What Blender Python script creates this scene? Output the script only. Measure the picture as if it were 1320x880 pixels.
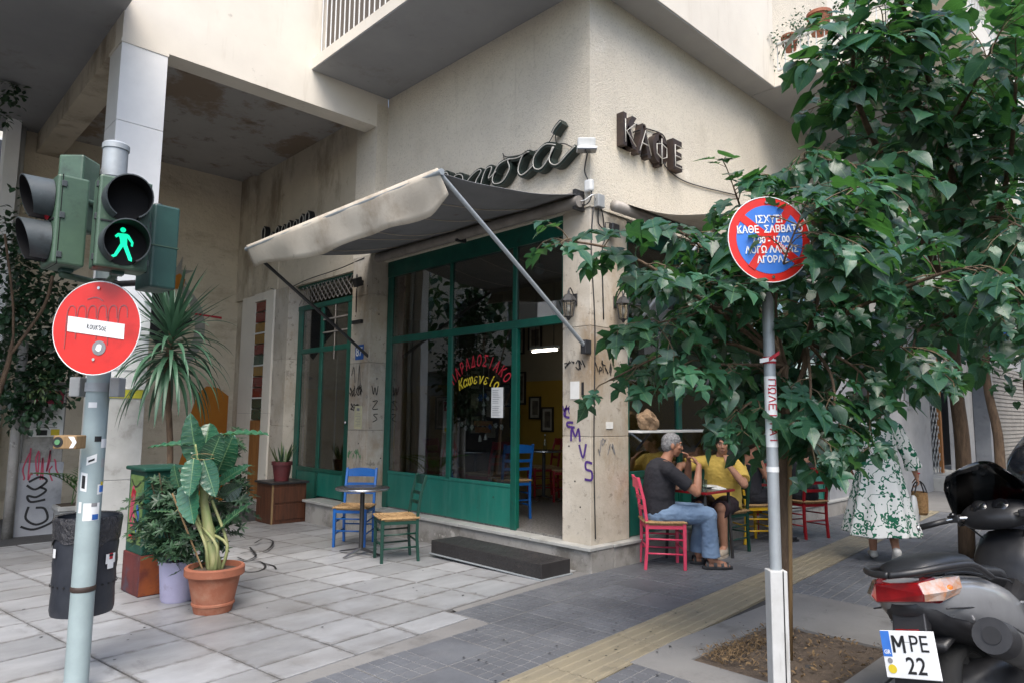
import bpy, bmesh, math, random
from math import sin, cos, pi, radians, sqrt, atan2
from mathutils import Vector, Matrix, Euler, noise
random.seed(7)
for o in list(bpy.data.objects): bpy.data.objects.remove(o)
SC = bpy.context.scene
COL = SC.collection
# ------------------------------------------------------------------ camera
CAM = Vector((0, 0, 1.5))
F = 883.0
def _ray(px, py): return Vector((px - 660.0, -(py - 440.0), -F)).normalized()
_x = _ray(1578, 545); _y = _ray(-200, 527)
_m = (_x + _y).normalized(); _d = (_x - _y).normalized()
_x = (_m + _d) / sqrt(2); _y = (_m - _d) / sqrt(2); _z = _x.cross(_y).normalized()
RM = Matrix((_x, _y, _z))
cd = bpy.data.cameras.new('camera'); cam = bpy.data.objects.new('camera', cd); COL.objects.link(cam)
cd.sensor_width = 36; cd.lens = F / 1320 * 36; cd.clip_start = 0.05; cd.clip_end = 2000
cam.matrix_world = Matrix.Translation(CAM) @ RM.to_4x4()
SC.camera = cam
def wd(px, py): return RM @ _ray(px, py)
def gnd(px, py, z=0.0):
    w = wd(px, py); return CAM + w * ((z - CAM.z) / w.z)
def onX(px, py, x):
    w = wd(px, py); return CAM + w * (x / w.x)
def onY(px, py, y):
    w = wd(px, py); return CAM + w * (y / w.y)
FW = RM @ Vector((0, 0, -1))
def at(px, py, d):
    w = wd(px, py); return CAM + w * (d / w.dot(FW))
# ------------------------------------------------------------------ world, sun, exposure
SUN_EL, SUN_AZ = radians(57), Vector((-0.62, -0.785))     # direction towards the sun in plan
wld = bpy.data.worlds.new('World'); SC.world = wld; wld.use_nodes = True
nt = wld.node_tree; nt.nodes.clear()
sky = nt.nodes.new('ShaderNodeTexSky'); sky.sky_type = 'NISHITA'; sky.sun_disc = False
sky.sun_elevation = SUN_EL; sky.sun_rotation = atan2(SUN_AZ.x, SUN_AZ.y)
sky.air_density = 1.0; sky.dust_density = 2.5; sky.ozone_density = 1.0
bg = nt.nodes.new('ShaderNodeBackground'); bg.inputs['Strength'].default_value = 0.14
wo = nt.nodes.new('ShaderNodeOutputWorld')
nt.links.new(sky.outputs[0], bg.inputs[0]); nt.links.new(bg.outputs[0], wo.inputs[0])
sl = bpy.data.lights.new('sun', 'SUN'); sl.energy = 1.5; sl.angle = radians(40); sl.color = (1.0, 0.95, 0.87)
sun = bpy.data.objects.new('sun', sl); COL.objects.link(sun)
_sd = Vector((SUN_AZ.x * cos(SUN_EL), SUN_AZ.y * cos(SUN_EL), sin(SUN_EL)))
sun.rotation_euler = _sd.to_track_quat('Z', 'Y').to_euler(); sun.location = (0, 0, 30)
SC.view_settings.view_transform = 'Standard'; SC.view_settings.look = 'None'
SC.view_settings.exposure = 1.4; SC.view_settings.gamma = 1.0; SC.view_settings.use_curve_mapping = False
SC.render.engine = 'CYCLES'; SC.render.resolution_x = 1024; SC.render.resolution_y = 682
SC.cycles.max_bounces = 6; SC.cycles.diffuse_bounces = 3; SC.cycles.glossy_bounces = 3; SC.cycles.transparent_max_bounces = 12; SC.cycles.sample_clamp_indirect = 6
# ------------------------------------------------------------------ materials
M = {}
def _n(t, k, **kw):
    n = t.nodes.new(k)
    for a, b in kw.items():
        if a in n.inputs: n.inputs[a].default_value = b
        else: setattr(n, a, b)
    return n
def c4(c): return (c[0], c[1], c[2], 1.0)
def pm(name, c1, c2=None, scale=3.0, rough=0.6, bump=0.0, bscale=60.0, dirt=None, metal=0.0, stretch=(1, 1, 1), coords='world',
       rnd=0.0, coat=0.0, spec=0.5, detail=6.0, rvar=0.12, emit=None, trans=0.0, dist=0.01):
    """procedural principled material: two-tone noise, fine relief, stains with a shape of their own, per-object variation"""
    m = bpy.data.materials.new(name); m.use_nodes = True; t = m.node_tree; t.nodes.clear()
    out = _n(t, 'ShaderNodeOutputMaterial'); p = _n(t, 'ShaderNodeBsdfPrincipled'); L = t.links.new
    L(p.outputs[0], out.inputs[0])
    p.inputs['Metallic'].default_value = metal; p.inputs['Coat Weight'].default_value = coat; p.inputs['Coat Roughness'].default_value = 0.08
    p.inputs['Specular IOR Level'].default_value = spec
    if coords == 'world': src = _n(t, 'ShaderNodeNewGeometry').outputs['Position']
    else: src = _n(t, 'ShaderNodeTexCoord').outputs['Object']
    mp = _n(t, 'ShaderNodeMapping'); mp.inputs['Scale'].default_value = stretch; L(src, mp.inputs[0]); v = mp.outputs[0]
    if c2 is None: c2 = tuple(x * 0.8 for x in c1)
    n1 = _n(t, 'ShaderNodeTexNoise', Scale=scale, Detail=detail, Roughness=0.6); L(v, n1.inputs['Vector'])
    r1 = _n(t, 'ShaderNodeMapRange'); r1.inputs[1].default_value = 0.35; r1.inputs[2].default_value = 0.65; L(n1.outputs[0], r1.inputs[0])
    mx = _n(t, 'ShaderNodeMix', data_type='RGBA'); mx.inputs[6].default_value = c4(c1); mx.inputs[7].default_value = c4(c2)
    L(r1.outputs[0], mx.inputs[0]); colr = mx.outputs[2]
    for dd in (dirt if isinstance(dirt, list) else [dirt] if dirt else []):
        dc, ds, lo, hi, amt = dd[:5]
        mp2 = _n(t, 'ShaderNodeMapping'); L(src, mp2.inputs[0])
        if len(dd) > 5: mp2.inputs['Scale'].default_value = dd[5]
        n2 = _n(t, 'ShaderNodeTexNoise', Scale=ds, Detail=8.0, Roughness=0.68); L(mp2.outputs[0], n2.inputs['Vector'])
        r2 = _n(t, 'ShaderNodeMapRange'); r2.inputs[1].default_value = lo; r2.inputs[2].default_value = hi; r2.inputs[4].default_value = amt
        L(n2.outputs[0], r2.inputs[0])
        m2 = _n(t, 'ShaderNodeMix', data_type='RGBA'); m2.inputs[7].default_value = c4(dc); L(r2.outputs[0], m2.inputs[0]); L(colr, m2.inputs[6]); colr = m2.outputs[2]
    if rnd:
        oi = _n(t, 'ShaderNodeObjectInfo'); rr = _n(t, 'ShaderNodeMapRange'); rr.inputs[3].default_value = 1 - rnd; rr.inputs[4].default_value = 1 + rnd * 0.6
        L(oi.outputs['Random'], rr.inputs[0]); hs = _n(t, 'ShaderNodeHueSaturation'); L(rr.outputs[0], hs.inputs['Value']); L(colr, hs.inputs['Color']); colr = hs.outputs[0]
    L(colr, p.inputs['Base Color'])
    rm = _n(t, 'ShaderNodeMapRange'); rm.inputs[3].default_value = max(0.02, rough - rvar); rm.inputs[4].default_value = min(1, rough + rvar)
    L(n1.outputs[0], rm.inputs[0]); L(rm.outputs[0], p.inputs['Roughness'])
    if bump:
        nb = _n(t, 'ShaderNodeTexNoise', Scale=bscale, Detail=5.0, Roughness=0.65); L(v if coords == 'world' else src, nb.inputs['Vector'])
        b = _n(t, 'ShaderNodeBump', Strength=bump, Distance=dist); L(nb.outputs[0], b.inputs['Height']); L(b.outputs[0], p.inputs['Normal'])
    if emit: p.inputs['Emission Color'].default_value = c4(emit[:3]); p.inputs['Emission Strength'].default_value = emit[3]
    if trans: p.inputs['Transmission Weight'].default_value = trans
    M[name] = m; return m
def glass(name, tint, refl=0.07, rough=0.0):
    m = bpy.data.materials.new(name); m.use_nodes = True; t = m.node_tree; t.nodes.clear(); L = t.links.new
    out = _n(t, 'ShaderNodeOutputMaterial'); lw = _n(t, 'ShaderNodeLayerWeight', Blend=0.5)
    pw = _n(t, 'ShaderNodeMath', operation='POWER'); pw.inputs[1].default_value = 4.0; L(lw.outputs['Facing'], pw.inputs[0])
    mr = _n(t, 'ShaderNodeMapRange'); mr.inputs[3].default_value = refl; mr.inputs[4].default_value = 1.0; L(pw.outputs[0], mr.inputs[0])
    tr = _n(t, 'ShaderNodeBsdfTransparent'); tr.inputs[0].default_value = c4(tint); gl = _n(t, 'ShaderNodeBsdfGlossy', Roughness=rough); gl.inputs[0].default_value = (1, 1, 1, 1)
    nz = _n(t, 'ShaderNodeTexNoise', Scale=0.7, Detail=1.0); ge = _n(t, 'ShaderNodeNewGeometry'); L(ge.outputs['Position'], nz.inputs['Vector'])
    bp = _n(t, 'ShaderNodeBump', Strength=0.25, Distance=0.02); L(nz.outputs[0], bp.inputs['Height']); L(bp.outputs[0], gl.inputs['Normal'])
    mx = _n(t, 'ShaderNodeMixShader'); L(mr.outputs[0], mx.inputs[0]); L(tr.outputs[0], mx.inputs[1]); L(gl.outputs[0], mx.inputs[2]); L(mx.outputs[0], out.inputs[0])
    M[name] = m; return m
def leafmat(name, c1, c2, rough=0.38, transl=0.25, tcol=None, scale=4.0, veins=False):
    m = bpy.data.materials.new(name); m.use_nodes = True; t = m.node_tree; t.nodes.clear(); L = t.links.new
    out = _n(t, 'ShaderNodeOutputMaterial'); p = _n(t, 'ShaderNodeBsdfPrincipled', Roughness=rough); p.inputs['Specular IOR Level'].default_value = 0.55
    ge = _n(t, 'ShaderNodeNewGeometry'); nz = _n(t, 'ShaderNodeTexNoise', Scale=scale, Detail=4.0); L(ge.outputs['Position'], nz.inputs['Vector'])
    r1 = _n(t, 'ShaderNodeMapRange'); r1.inputs[1].default_value = 0.35; r1.inputs[2].default_value = 0.65; L(nz.outputs[0], r1.inputs[0])
    mx = _n(t, 'ShaderNodeMix', data_type='RGBA'); mx.inputs[6].default_value = c4(c1); mx.inputs[7].default_value = c4(c2); L(r1.outputs[0], mx.inputs[0])
    hs = _n(t, 'ShaderNodeHueSaturation'); L(mx.outputs[2], hs.inputs['Color'])
    mr = _n(t, 'ShaderNodeMapRange'); mr.inputs[3].default_value = 0.5; mr.inputs[4].default_value = 1.6; oi = _n(t, 'ShaderNodeObjectInfo'); sm = _n(t, 'ShaderNodeMath', operation='ADD'); L(ge.outputs['Random Per Island'], sm.inputs[0]); L(oi.outputs['Random'], sm.inputs[1]); fr = _n(t, 'ShaderNodeMath', operation='FRACT'); L(sm.outputs[0], fr.inputs[0]); L(fr.outputs[0], mr.inputs[0]); L(mr.outputs[0], hs.inputs['Value'])
    colr = hs.outputs[0]; vh = None
    if veins:
        def mth(op, a, b=None):
            n = _n(t, 'ShaderNodeMath', operation=op)
            for k, x in enumerate((a, b)):
                if x is None: continue
                if isinstance(x, (int, float)): n.inputs[k].default_value = x
                else: L(x, n.inputs[k])
            return n.outputs[0]
        sx = _n(t, 'ShaderNodeSeparateXYZ'); L(_n(t, 'ShaderNodeTexCoord').outputs['UV'], sx.inputs[0]); av = mth('ABSOLUTE', sx.outputs[1])
        mid = mth('LESS_THAN', av, 0.013); sv = mth('LESS_THAN', mth('FRACT', mth('MULTIPLY', mth('SUBTRACT', sx.outputs[0], mth('MULTIPLY', av, 0.9)), 7.0)), 0.085)
        vh = mth('MAXIMUM', mid, mth('MULTIPLY', sv, 0.7)); mv = _n(t, 'ShaderNodeMix', data_type='RGBA'); L(mth('MULTIPLY', vh, 0.55), mv.inputs[0]); L(colr, mv.inputs[6]); mv.inputs[7].default_value = (0.10, 0.19, 0.08, 1); colr = mv.outputs[2]
    L(colr, p.inputs['Base Color'])
    tl = _n(t, 'ShaderNodeBsdfTranslucent'); tl.inputs[0].default_value = c4(tcol or tuple(min(1, 2.2 * a) for a in c2))
    ms = _n(t, 'ShaderNodeMixShader'); ms.inputs[0].default_value = transl; L(p.outputs[0], ms.inputs[1]); L(tl.outputs[0], ms.inputs[2]); L(ms.outputs[0], out.inputs[0])
    nb = _n(t, 'ShaderNodeTexNoise', Scale=45.0, Detail=3.0); L(ge.outputs['Position'], nb.inputs['Vector']); b = _n(t, 'ShaderNodeBump', Strength=0.25, Distance=0.004)
    L(nb.outputs[0], b.inputs['Height']); last = b.outputs[0]
    if vh is not None: b2 = _n(t, 'ShaderNodeBump', Strength=0.6, Distance=0.003); b2.invert = True; L(vh, b2.inputs['Height']); L(last, b2.inputs['Normal']); last = b2.outputs[0]
    L(last, p.inputs['Normal'])
    M[name] = m; return m
def slab_edges(m, hw, hd):
    """grime that settles along the edges of a slab"""
    t = m.node_tree; L = t.links.new; p = [n for n in t.nodes if n.type == 'BSDF_PRINCIPLED'][0]; src = p.inputs['Base Color'].links[0].from_socket
    sx = _n(t, 'ShaderNodeSeparateXYZ'); L(_n(t, 'ShaderNodeTexCoord').outputs['Object'], sx.inputs[0])
    def mth(op, a, b=None):
        n = _n(t, 'ShaderNodeMath', operation=op)
        for k, x in enumerate((a, b)):
            if x is None: continue
            if isinstance(x, (int, float)): n.inputs[k].default_value = x
            else: L(x, n.inputs[k])
        return n.outputs[0]
    e = mth('MINIMUM', mth('SUBTRACT', hw, mth('ABSOLUTE', sx.outputs[0])), mth('SUBTRACT', hd, mth('ABSOLUTE', sx.outputs[1])))
    nz = _n(t, 'ShaderNodeTexNoise', Scale=13.0, Detail=6.0); L(_n(t, 'ShaderNodeNewGeometry').outputs['Position'], nz.inputs['Vector'])
    mr = _n(t, 'ShaderNodeMapRange'); L(mth('SUBTRACT', e, mth('MULTIPLY', mth('SUBTRACT', nz.outputs[0], 0.42), 0.10)), mr.inputs[0]); mr.inputs[1].default_value = 0.026; mr.inputs[2].default_value = -0.004; mr.inputs[3].default_value = 0.0; mr.inputs[4].default_value = 0.7
    mx = _n(t, 'ShaderNodeMix', data_type='RGBA'); L(mr.outputs[0], mx.inputs[0]); L(src, mx.inputs[6]); mx.inputs[7].default_value = (0.12, 0.113, 0.105, 1); L(mx.outputs[2], p.inputs['Base Color'])
BR = (0.30, 0.22, 0.13)
pm('stucco', (0.68, 0.62, 0.51), (0.61, 0.555, 0.46), 1.2, 0.9, 1.0, 58, [((0.42, 0.365, 0.285), 1.3, 0.56, 0.78, 0.45), ((0.38, 0.33, 0.26), 2.0, 0.60, 0.76, 0.4, (3.0, 3.0, 0.22)), ((0.40, 0.355, 0.28), 38.0, 0.52, 0.66, 0.55), ((0.78, 0.73, 0.63), 1.9, 0.64, 0.70, 0.5)], dist=0.018)
pm('plaster_smooth', (0.70, 0.65, 0.56), (0.63, 0.58, 0.50), 1.0, 0.88, 0.2, 50, [((0.42, 0.36, 0.28), 1.8, 0.56, 0.76, 0.5, (2.4, 2.4, 0.3)), ((0.30, 0.25, 0.2), 9.0, 0.68, 0.76, 0.45), ((0.25, 0.21, 0.165), 3.0, 0.66, 0.72, 0.5)])
pm('step_metal', (0.030, 0.028, 0.028), (0.020, 0.018, 0.018), 6.0, 0.5, 0.15, 50, [((0.09, 0.06, 0.045), 7.0, 0.60, 0.72, 0.5)])
pm('canvas_grey', (0.16, 0.135, 0.11), (0.12, 0.10, 0.085), 3.0, 0.9, 0.3, 30, stretch=(3, 3, 0.3))
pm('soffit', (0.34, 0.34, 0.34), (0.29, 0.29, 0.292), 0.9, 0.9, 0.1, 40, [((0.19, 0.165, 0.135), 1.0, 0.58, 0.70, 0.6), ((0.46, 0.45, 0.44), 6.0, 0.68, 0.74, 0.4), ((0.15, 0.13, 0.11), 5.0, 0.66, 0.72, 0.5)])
pm('soffit_stained', (0.40, 0.385, 0.37), (0.34, 0.328, 0.315), 0.9, 0.9, 0.1, 40, [((0.22, 0.15, 0.09), 0.9, 0.51, 0.58, 0.75), ((0.12, 0.09, 0.06), 3.2, 0.58, 0.66, 0.55)])
pm('arcade_wall', (0.58, 0.51, 0.40), (0.48, 0.42, 0.325), 1.1, 0.9, 0.4, 14, [((0.20, 0.15, 0.10), 0.9, 0.50, 0.64, 0.75, (1.2, 1.2, 0.45)), ((0.26, 0.21, 0.15), 5.0, 0.60, 0.70, 0.55)], dist=0.03)
pm('end_wall', (0.62, 0.54, 0.41), (0.54, 0.465, 0.35), 1.2, 0.9, 0.6, 5, [((0.30, 0.23, 0.15), 1.1, 0.52, 0.70, 0.65, (1, 1, 2.4)), ((0.34, 0.275, 0.195), 6.0, 0.58, 0.68, 0.55, (1, 1, 1.8))], dist=0.06)
pm('marble_clad', (0.52, 0.475, 0.405), (0.39, 0.345, 0.28), 2.2, 0.55, 0.35, 30, [((0.27, 0.175, 0.085), 1.5, 0.52, 0.68, 0.7, (1, 1, 0.55)), ((0.15, 0.125, 0.10), 9.0, 0.58, 0.66, 0.7), ((0.62, 0.59, 0.53), 4.5, 0.58, 0.70, 0.6), ((0.17, 0.155, 0.135), 2.2, 0.57, 0.70, 0.6, (1.6, 1.6, 0.5)), ((0.08, 0.07, 0.06), 26.0, 0.64, 0.68, 0.7)], rnd=0.14)
pm('column_marble', (0.77, 0.765, 0.745), (0.70, 0.695, 0.68), 2.2, 0.5, 0.1, 30, [((0.42, 0.40, 0.38), 2.2, 0.62, 0.72, 0.4, (1, 1, 0.4)), ((0.3, 0.29, 0.28), 12.0, 0.68, 0.74, 0.5)])
pm('grey_marble', (0.34, 0.35, 0.37), (0.26, 0.27, 0.29), 2.0, 0.35, 0.1, 30, [((0.16, 0.16, 0.17), 3.0, 0.55, 0.7, 0.6)])
pm('concrete', (0.35, 0.335, 0.31), (0.25, 0.238, 0.22), 2.5, 0.9, 0.6, 35, [((0.10, 0.09, 0.075), 2.2, 0.50, 0.66, 0.8), ((0.52, 0.50, 0.46), 5.0, 0.62, 0.68, 0.7), ((0.06, 0.055, 0.05), 12.0, 0.62, 0.68, 0.6)])
pm('sill_marble', (0.4250, 0.4250, 0.4080), (0.3400, 0.3400, 0.3230), 3.0, 0.45, 0.12, 30, [((0.1530, 0.1403, 0.1190), 3.0, 0.56, 0.72, 0.6), ((0.1020, 0.0850, 0.0765), 18.0, 0.66, 0.72, 0.6)])
pm('paving_marble', (0.3440, 0.3520, 0.3640), (0.2640, 0.2696, 0.2800), 2.2, 0.40, 0.12, 40, [((0.1360, 0.1360, 0.1400), 2.6, 0.58, 0.70, 0.5, (2.0, 0.8, 1)), ((0.0560, 0.0560, 0.0560), 8.0, 0.68, 0.73, 0.8), ((0.1520, 0.1400, 0.1240), 0.6, 0.48, 0.70, 0.7), ((0.4160, 0.4240, 0.4320), 1.7, 0.60, 0.75, 0.4)], stretch=(1.0, 1.8, 1), rnd=0.2, coords='world')
slab_edges(M['paving_marble'], 0.265, 0.22)
pm('joint', (0.030, 0.029, 0.028), (0.055, 0.052, 0.05), 9.0, 0.95, 0.4, 80)
pm('paving_grey', (0.1221, 0.1287, 0.1419), (0.0891, 0.0937, 0.1043), 3.0, 0.55, 0.2, 60, [((0.1716, 0.1749, 0.1815), 1.6, 0.52, 0.75, 0.55), ((0.0330, 0.0317, 0.0304), 11.0, 0.68, 0.73, 0.7)], rnd=0.14)
pm('paving_joint', (0.2250, 0.2213, 0.2137), (0.1575, 0.1537, 0.1500), 6.0, 0.9, 0.3, 60)
pm('tactile', (0.2520, 0.2170, 0.1470), (0.2030, 0.1785, 0.1295), 3.0, 0.6, 0.15, 60, [((0.0840, 0.0770, 0.0630), 4.0, 0.56, 0.72, 0.65), ((0.0350, 0.0315, 0.0280), 12.0, 0.70, 0.74, 0.7)], rnd=0.1)
pm('cement', (0.1944, 0.1908, 0.1836), (0.1512, 0.1476, 0.1440), 1.4, 0.85, 0.25, 45, [((0.0720, 0.0684, 0.0612), 2.5, 0.58, 0.72, 0.6), ((0.0360, 0.0360, 0.0360), 14.0, 0.70, 0.74, 0.6)])
pm('asphalt', (0.055, 0.055, 0.057), (0.04, 0.04, 0.042), 4.0, 0.9, 0.5, 160)
pm('soil', (0.115, 0.085, 0.06), (0.07, 0.052, 0.038), 7.0, 1.0, 0.8, 60, dist=0.02)
pm('dry_leaf', (0.20, 0.13, 0.06), (0.10, 0.065, 0.035), 30.0, 0.9)
pm('green_paint', (0.004, 0.085, 0.060), (0.003, 0.062, 0.045), 5.0, 0.35, 0.12, 40, [((0.015, 0.025, 0.022), 9.0, 0.60, 0.70, 0.7), ((0.03, 0.11, 0.085), 3.0, 0.58, 0.72, 0.5)])
pm('green_panel', (0.012, 0.150, 0.112), (0.008, 0.115, 0.086), 2.0, 0.4, 0.12, 30, [((0.05, 0.18, 0.145), 2.4, 0.50, 0.72, 0.6, (3, 3, 0.35)), ((0.02, 0.06, 0.05), 3.0, 0.58, 0.70, 0.6, (3.5, 3.5, 0.5)), ((0.03, 0.025, 0.02), 13.0, 0.66, 0.71, 0.85)])
pm('dark_interior', (0.10, 0.075, 0.05), (0.07, 0.055, 0.04), 1.0, 0.8)
pm('yellow_wall', (0.40, 0.25, 0.03), (0.34, 0.20, 0.025), 1.5, 0.7)
pm('beige_wall', (0.32, 0.27, 0.19), (0.26, 0.22, 0.16), 1.5, 0.8)
pm('terrazzo', (0.22, 0.21, 0.195), (0.10, 0.095, 0.09), 38.0, 0.4, detail=2.0)
pm('wood_brown', (0.105, 0.036, 0.016), (0.055, 0.02, 0.010), 4.0, 0.5, 0.25, 30, [((0.02, 0.012, 0.01), 9.0, 0.60, 0.7, 0.6)], stretch=(6, 6, 0.6))
pm('wood_orange', (0.30, 0.13, 0.035), (0.22, 0.09, 0.025), 3.0, 0.6, 0.2, 30, stretch=(5, 5, 0.5))
pm('rust_orange', (0.30, 0.075, 0.018), (0.16, 0.035, 0.015), 3.0, 0.7, 0.25, 25, [((0.10, 0.02, 0.018), 2.2, 0.5, 0.6, 0.7), ((0.05, 0.05, 0.07), 5.0, 0.62, 0.68, 0.6)])
pm('cabinet_red', (0.115, 0.020, 0.018), (0.06, 0.014, 0.014), 3.5, 0.65, 0.2, 30, [((0.04, 0.05, 0.075), 3.0, 0.52, 0.6, 0.7), ((0.25, 0.08, 0.02), 6.0, 0.62, 0.7, 0.5)])
pm('cabinet_green', (0.006, 0.062, 0.04), (0.004, 0.04, 0.028), 4.0, 0.5, 0.1, 30, [((0.45, 0.48, 0.46), 3.2, 0.63, 0.65, 0.85), ((0.01, 0.02, 0.016), 9.0, 0.6, 0.66, 0.6)])
pm('steel_galv', (0.36, 0.39, 0.41), (0.29, 0.315, 0.33), 7.0, 0.5, 0.12, 30, [((0.16, 0.13, 0.10), 9.0, 0.64, 0.72, 0.5), ((0.5, 0.53, 0.55), 4.0, 0.60, 0.75, 0.4)], metal=0.25)
pm('pole_paint', (0.30, 0.37, 0.375), (0.25, 0.31, 0.315), 5.0, 0.45, 0.1, 30, [((0.14, 0.14, 0.13), 11.0, 0.66, 0.72, 0.5)])
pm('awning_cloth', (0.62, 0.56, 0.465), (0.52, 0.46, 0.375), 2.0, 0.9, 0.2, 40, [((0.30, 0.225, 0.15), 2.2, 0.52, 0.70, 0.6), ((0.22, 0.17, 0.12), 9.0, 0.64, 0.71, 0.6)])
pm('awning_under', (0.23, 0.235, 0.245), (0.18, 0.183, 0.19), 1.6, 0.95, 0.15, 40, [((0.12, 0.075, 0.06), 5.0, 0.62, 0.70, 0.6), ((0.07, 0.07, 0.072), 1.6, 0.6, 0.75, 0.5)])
pm('roller_metal', (0.32, 0.29, 0.26), (0.22, 0.20, 0.18), 5.0, 0.6, 0.15, 30, metal=0.2)
pm('black_metal', (0.018, 0.018, 0.02), (0.03, 0.03, 0.032), 12.0, 0.45, 0.08, 50)
pm('dark_brown_metal', (0.045, 0.027, 0.020), (0.025, 0.017, 0.014), 10.0, 0.6, 0.2, 50, [((0.13, 0.06, 0.03), 9.0, 0.60, 0.7, 0.6)])
pm('sign_green_black', (0.010, 0.022, 0.018), (0.02, 0.03, 0.025), 9.0, 0.45, 0.15, 40, [((0.13, 0.12, 0.10), 12.0, 0.64, 0.7, 0.5)])
pm('neon_glass', (0.55, 0.53, 0.48), (0.42, 0.40, 0.36), 9.0, 0.3)
pm('white_plastic', (0.68, 0.69, 0.68), (0.58, 0.58, 0.56), 6.0, 0.5)
pm('grey_plastic', (0.32, 0.33, 0.33), (0.25, 0.26, 0.26), 6.0, 0.55)
pm('black_plastic', (0.014, 0.014, 0.016), (0.022, 0.022, 0.024), 8.0, 0.42, 0.1, 90)
pm('black_gloss', (0.008, 0.008, 0.010), (0.012, 0.012, 0.014), 4.0, 0.15, coat=0.6)
pm('bin_plastic', (0.015, 0.018, 0.025), (0.028, 0.031, 0.04), 6.0, 0.42, 0.2, 40, [((0.10, 0.105, 0.12), 9.0, 0.66, 0.74, 0.35)])
pm('bag_film', (0.02, 0.02, 0.024), (0.03, 0.03, 0.035), 9.0, 0.18, 0.9, 26, dist=0.03)
pm('signal_green', (0.062, 0.112, 0.072), (0.042, 0.08, 0.055), 5.0, 0.45, 0.12, 40, [((0.025, 0.035, 0.028), 7.0, 0.55, 0.70, 0.65), ((0.13, 0.17, 0.13), 11.0, 0.64, 0.70, 0.5)])
pm('signal_green_back', (0.026, 0.072, 0.062), (0.018, 0.052, 0.046), 5.0, 0.4, 0.1, 40, [((0.10, 0.14, 0.12), 8.0, 0.64, 0.72, 0.4)])
pm('visor', (0.055, 0.068, 0.073), (0.032, 0.04, 0.044), 6.0, 0.55, 0.1, 40, [((0.015, 0.016, 0.018), 7.0, 0.50, 0.64, 0.75), ((0.16, 0.18, 0.18), 9.0, 0.62, 0.70, 0.4)])
pm('visor_in', (0.006, 0.006, 0.007), (0.01, 0.01, 0.011), 6.0, 0.75, spec=0.2)
pm('lens_off', (0.012, 0.010, 0.010), (0.02, 0.018, 0.018), 30.0, 0.25)
pm('lens_red', (0.25, 0.006, 0.012), (0.16, 0.004, 0.008), 30.0, 0.2)
pm('walk_lit', (0.02, 0.5, 0.32), (0.02, 0.5, 0.32), 30.0, 0.4, emit=(0.0, 0.42, 0.19, 1.0))
pm('sign_red', (0.60, 0.022, 0.016), (0.52, 0.018, 0.014), 6.0, 0.33, 0.05, 40, [((0.30, 0.015, 0.012), 3.0, 0.58, 0.72, 0.5)])
pm('sign_blue', (0.05, 0.19, 0.60), (0.04, 0.15, 0.50), 5.0, 0.33)
pm('sign_white', (0.74, 0.75, 0.75), (0.66, 0.67, 0.67), 8.0, 0.4, 0.0, 40, [((0.36, 0.36, 0.35), 9.0, 0.66, 0.72, 0.5)])
pm('paper', (0.70, 0.70, 0.68), (0.62, 0.62, 0.60), 9.0, 0.85, 0.05, 40)
pm('paper_yellow', (0.50, 0.47, 0.30), (0.43, 0.40, 0.26), 9.0, 0.85)
pm('ink_black', (0.008, 0.008, 0.009), (0.014, 0.014, 0.016), 20.0, 0.6)
pm('ink_grey', (0.25, 0.25, 0.26), (0.18, 0.18, 0.19), 20.0, 0.7)
pm('ink_red', (0.45, 0.015, 0.03), (0.35, 0.012, 0.025), 20.0, 0.6)
pm('ink_purple', (0.075, 0.03, 0.20), (0.05, 0.02, 0.14), 20.0, 0.6)
pm('ink_green', (0.10, 0.28, 0.12), (0.08, 0.22, 0.1), 20.0, 0.7)
pm('ink_pink', (0.42, 0.06, 0.10), (0.35, 0.05, 0.09), 20.0, 0.7)
pm('ink_yellow', (0.65, 0.50, 0.03), (0.55, 0.42, 0.02), 20.0, 0.6)
pm('ink_blue', (0.02, 0.10, 0.36), (0.015, 0.08, 0.28), 20.0, 0.6)
pm('ink_lime', (0.13, 0.21, 0.06), (0.08, 0.13, 0.04), 9.0, 0.6)
pm('sleeve_white', (0.52, 0.525, 0.52), (0.44, 0.44, 0.43), 5.0, 0.6, 0.1, 40, [((0.20, 0.19, 0.17), 3.0, 0.56, 0.70, 0.6, (3, 3, 0.4)), ((0.10, 0.095, 0.09), 11.0, 0.66, 0.71, 0.7)])
pm('mural_orange', (0.42, 0.155, 0.012), (0.34, 0.115, 0.01), 2.0, 0.85, 0.2, 12)
pm('mural_grey', (0.34, 0.33, 0.29), (0.24, 0.235, 0.21), 5.0, 0.85)
pm('mural_yellow', (0.45, 0.42, 0.04), (0.36, 0.34, 0.03), 5.0, 0.8)
pm('terracotta', (0.33, 0.115, 0.062), (0.26, 0.088, 0.047), 4.0, 0.8, 0.2, 50, [((0.42, 0.25, 0.17), 2.6, 0.55, 0.72, 0.6), ((0.10, 0.06, 0.04), 4.5, 0.60, 0.72, 0.6)])
pm('pot_lilac', (0.43, 0.41, 0.56), (0.36, 0.34, 0.48), 3.0, 0.65, 0.15, 40, [((0.16, 0.14, 0.13), 4.0, 0.60, 0.72, 0.6)])
pm('pot_maroon', (0.125, 0.022, 0.025), (0.08, 0.016, 0.018), 5.0, 0.6, 0.2, 40, [((0.30, 0.25, 0.24), 6.0, 0.60, 0.7, 0.4)])
pm('chair_blue', (0.008, 0.10, 0.36), (0.006, 0.08, 0.28), 6.0, 0.35, 0.1, 40, [((0.02, 0.03, 0.05), 14.0, 0.66, 0.72, 0.7)], coords='obj')
pm('chair_green', (0.005, 0.045, 0.030), (0.003, 0.032, 0.022), 6.0, 0.4, 0.1, 40, [((0.05, 0.04, 0.02), 14.0, 0.66, 0.72, 0.6)], coords='obj')
pm('chair_pink', (0.60, 0.055, 0.115), (0.52, 0.045, 0.095), 6.0, 0.4, 0.1, 40, coords='obj')
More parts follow.
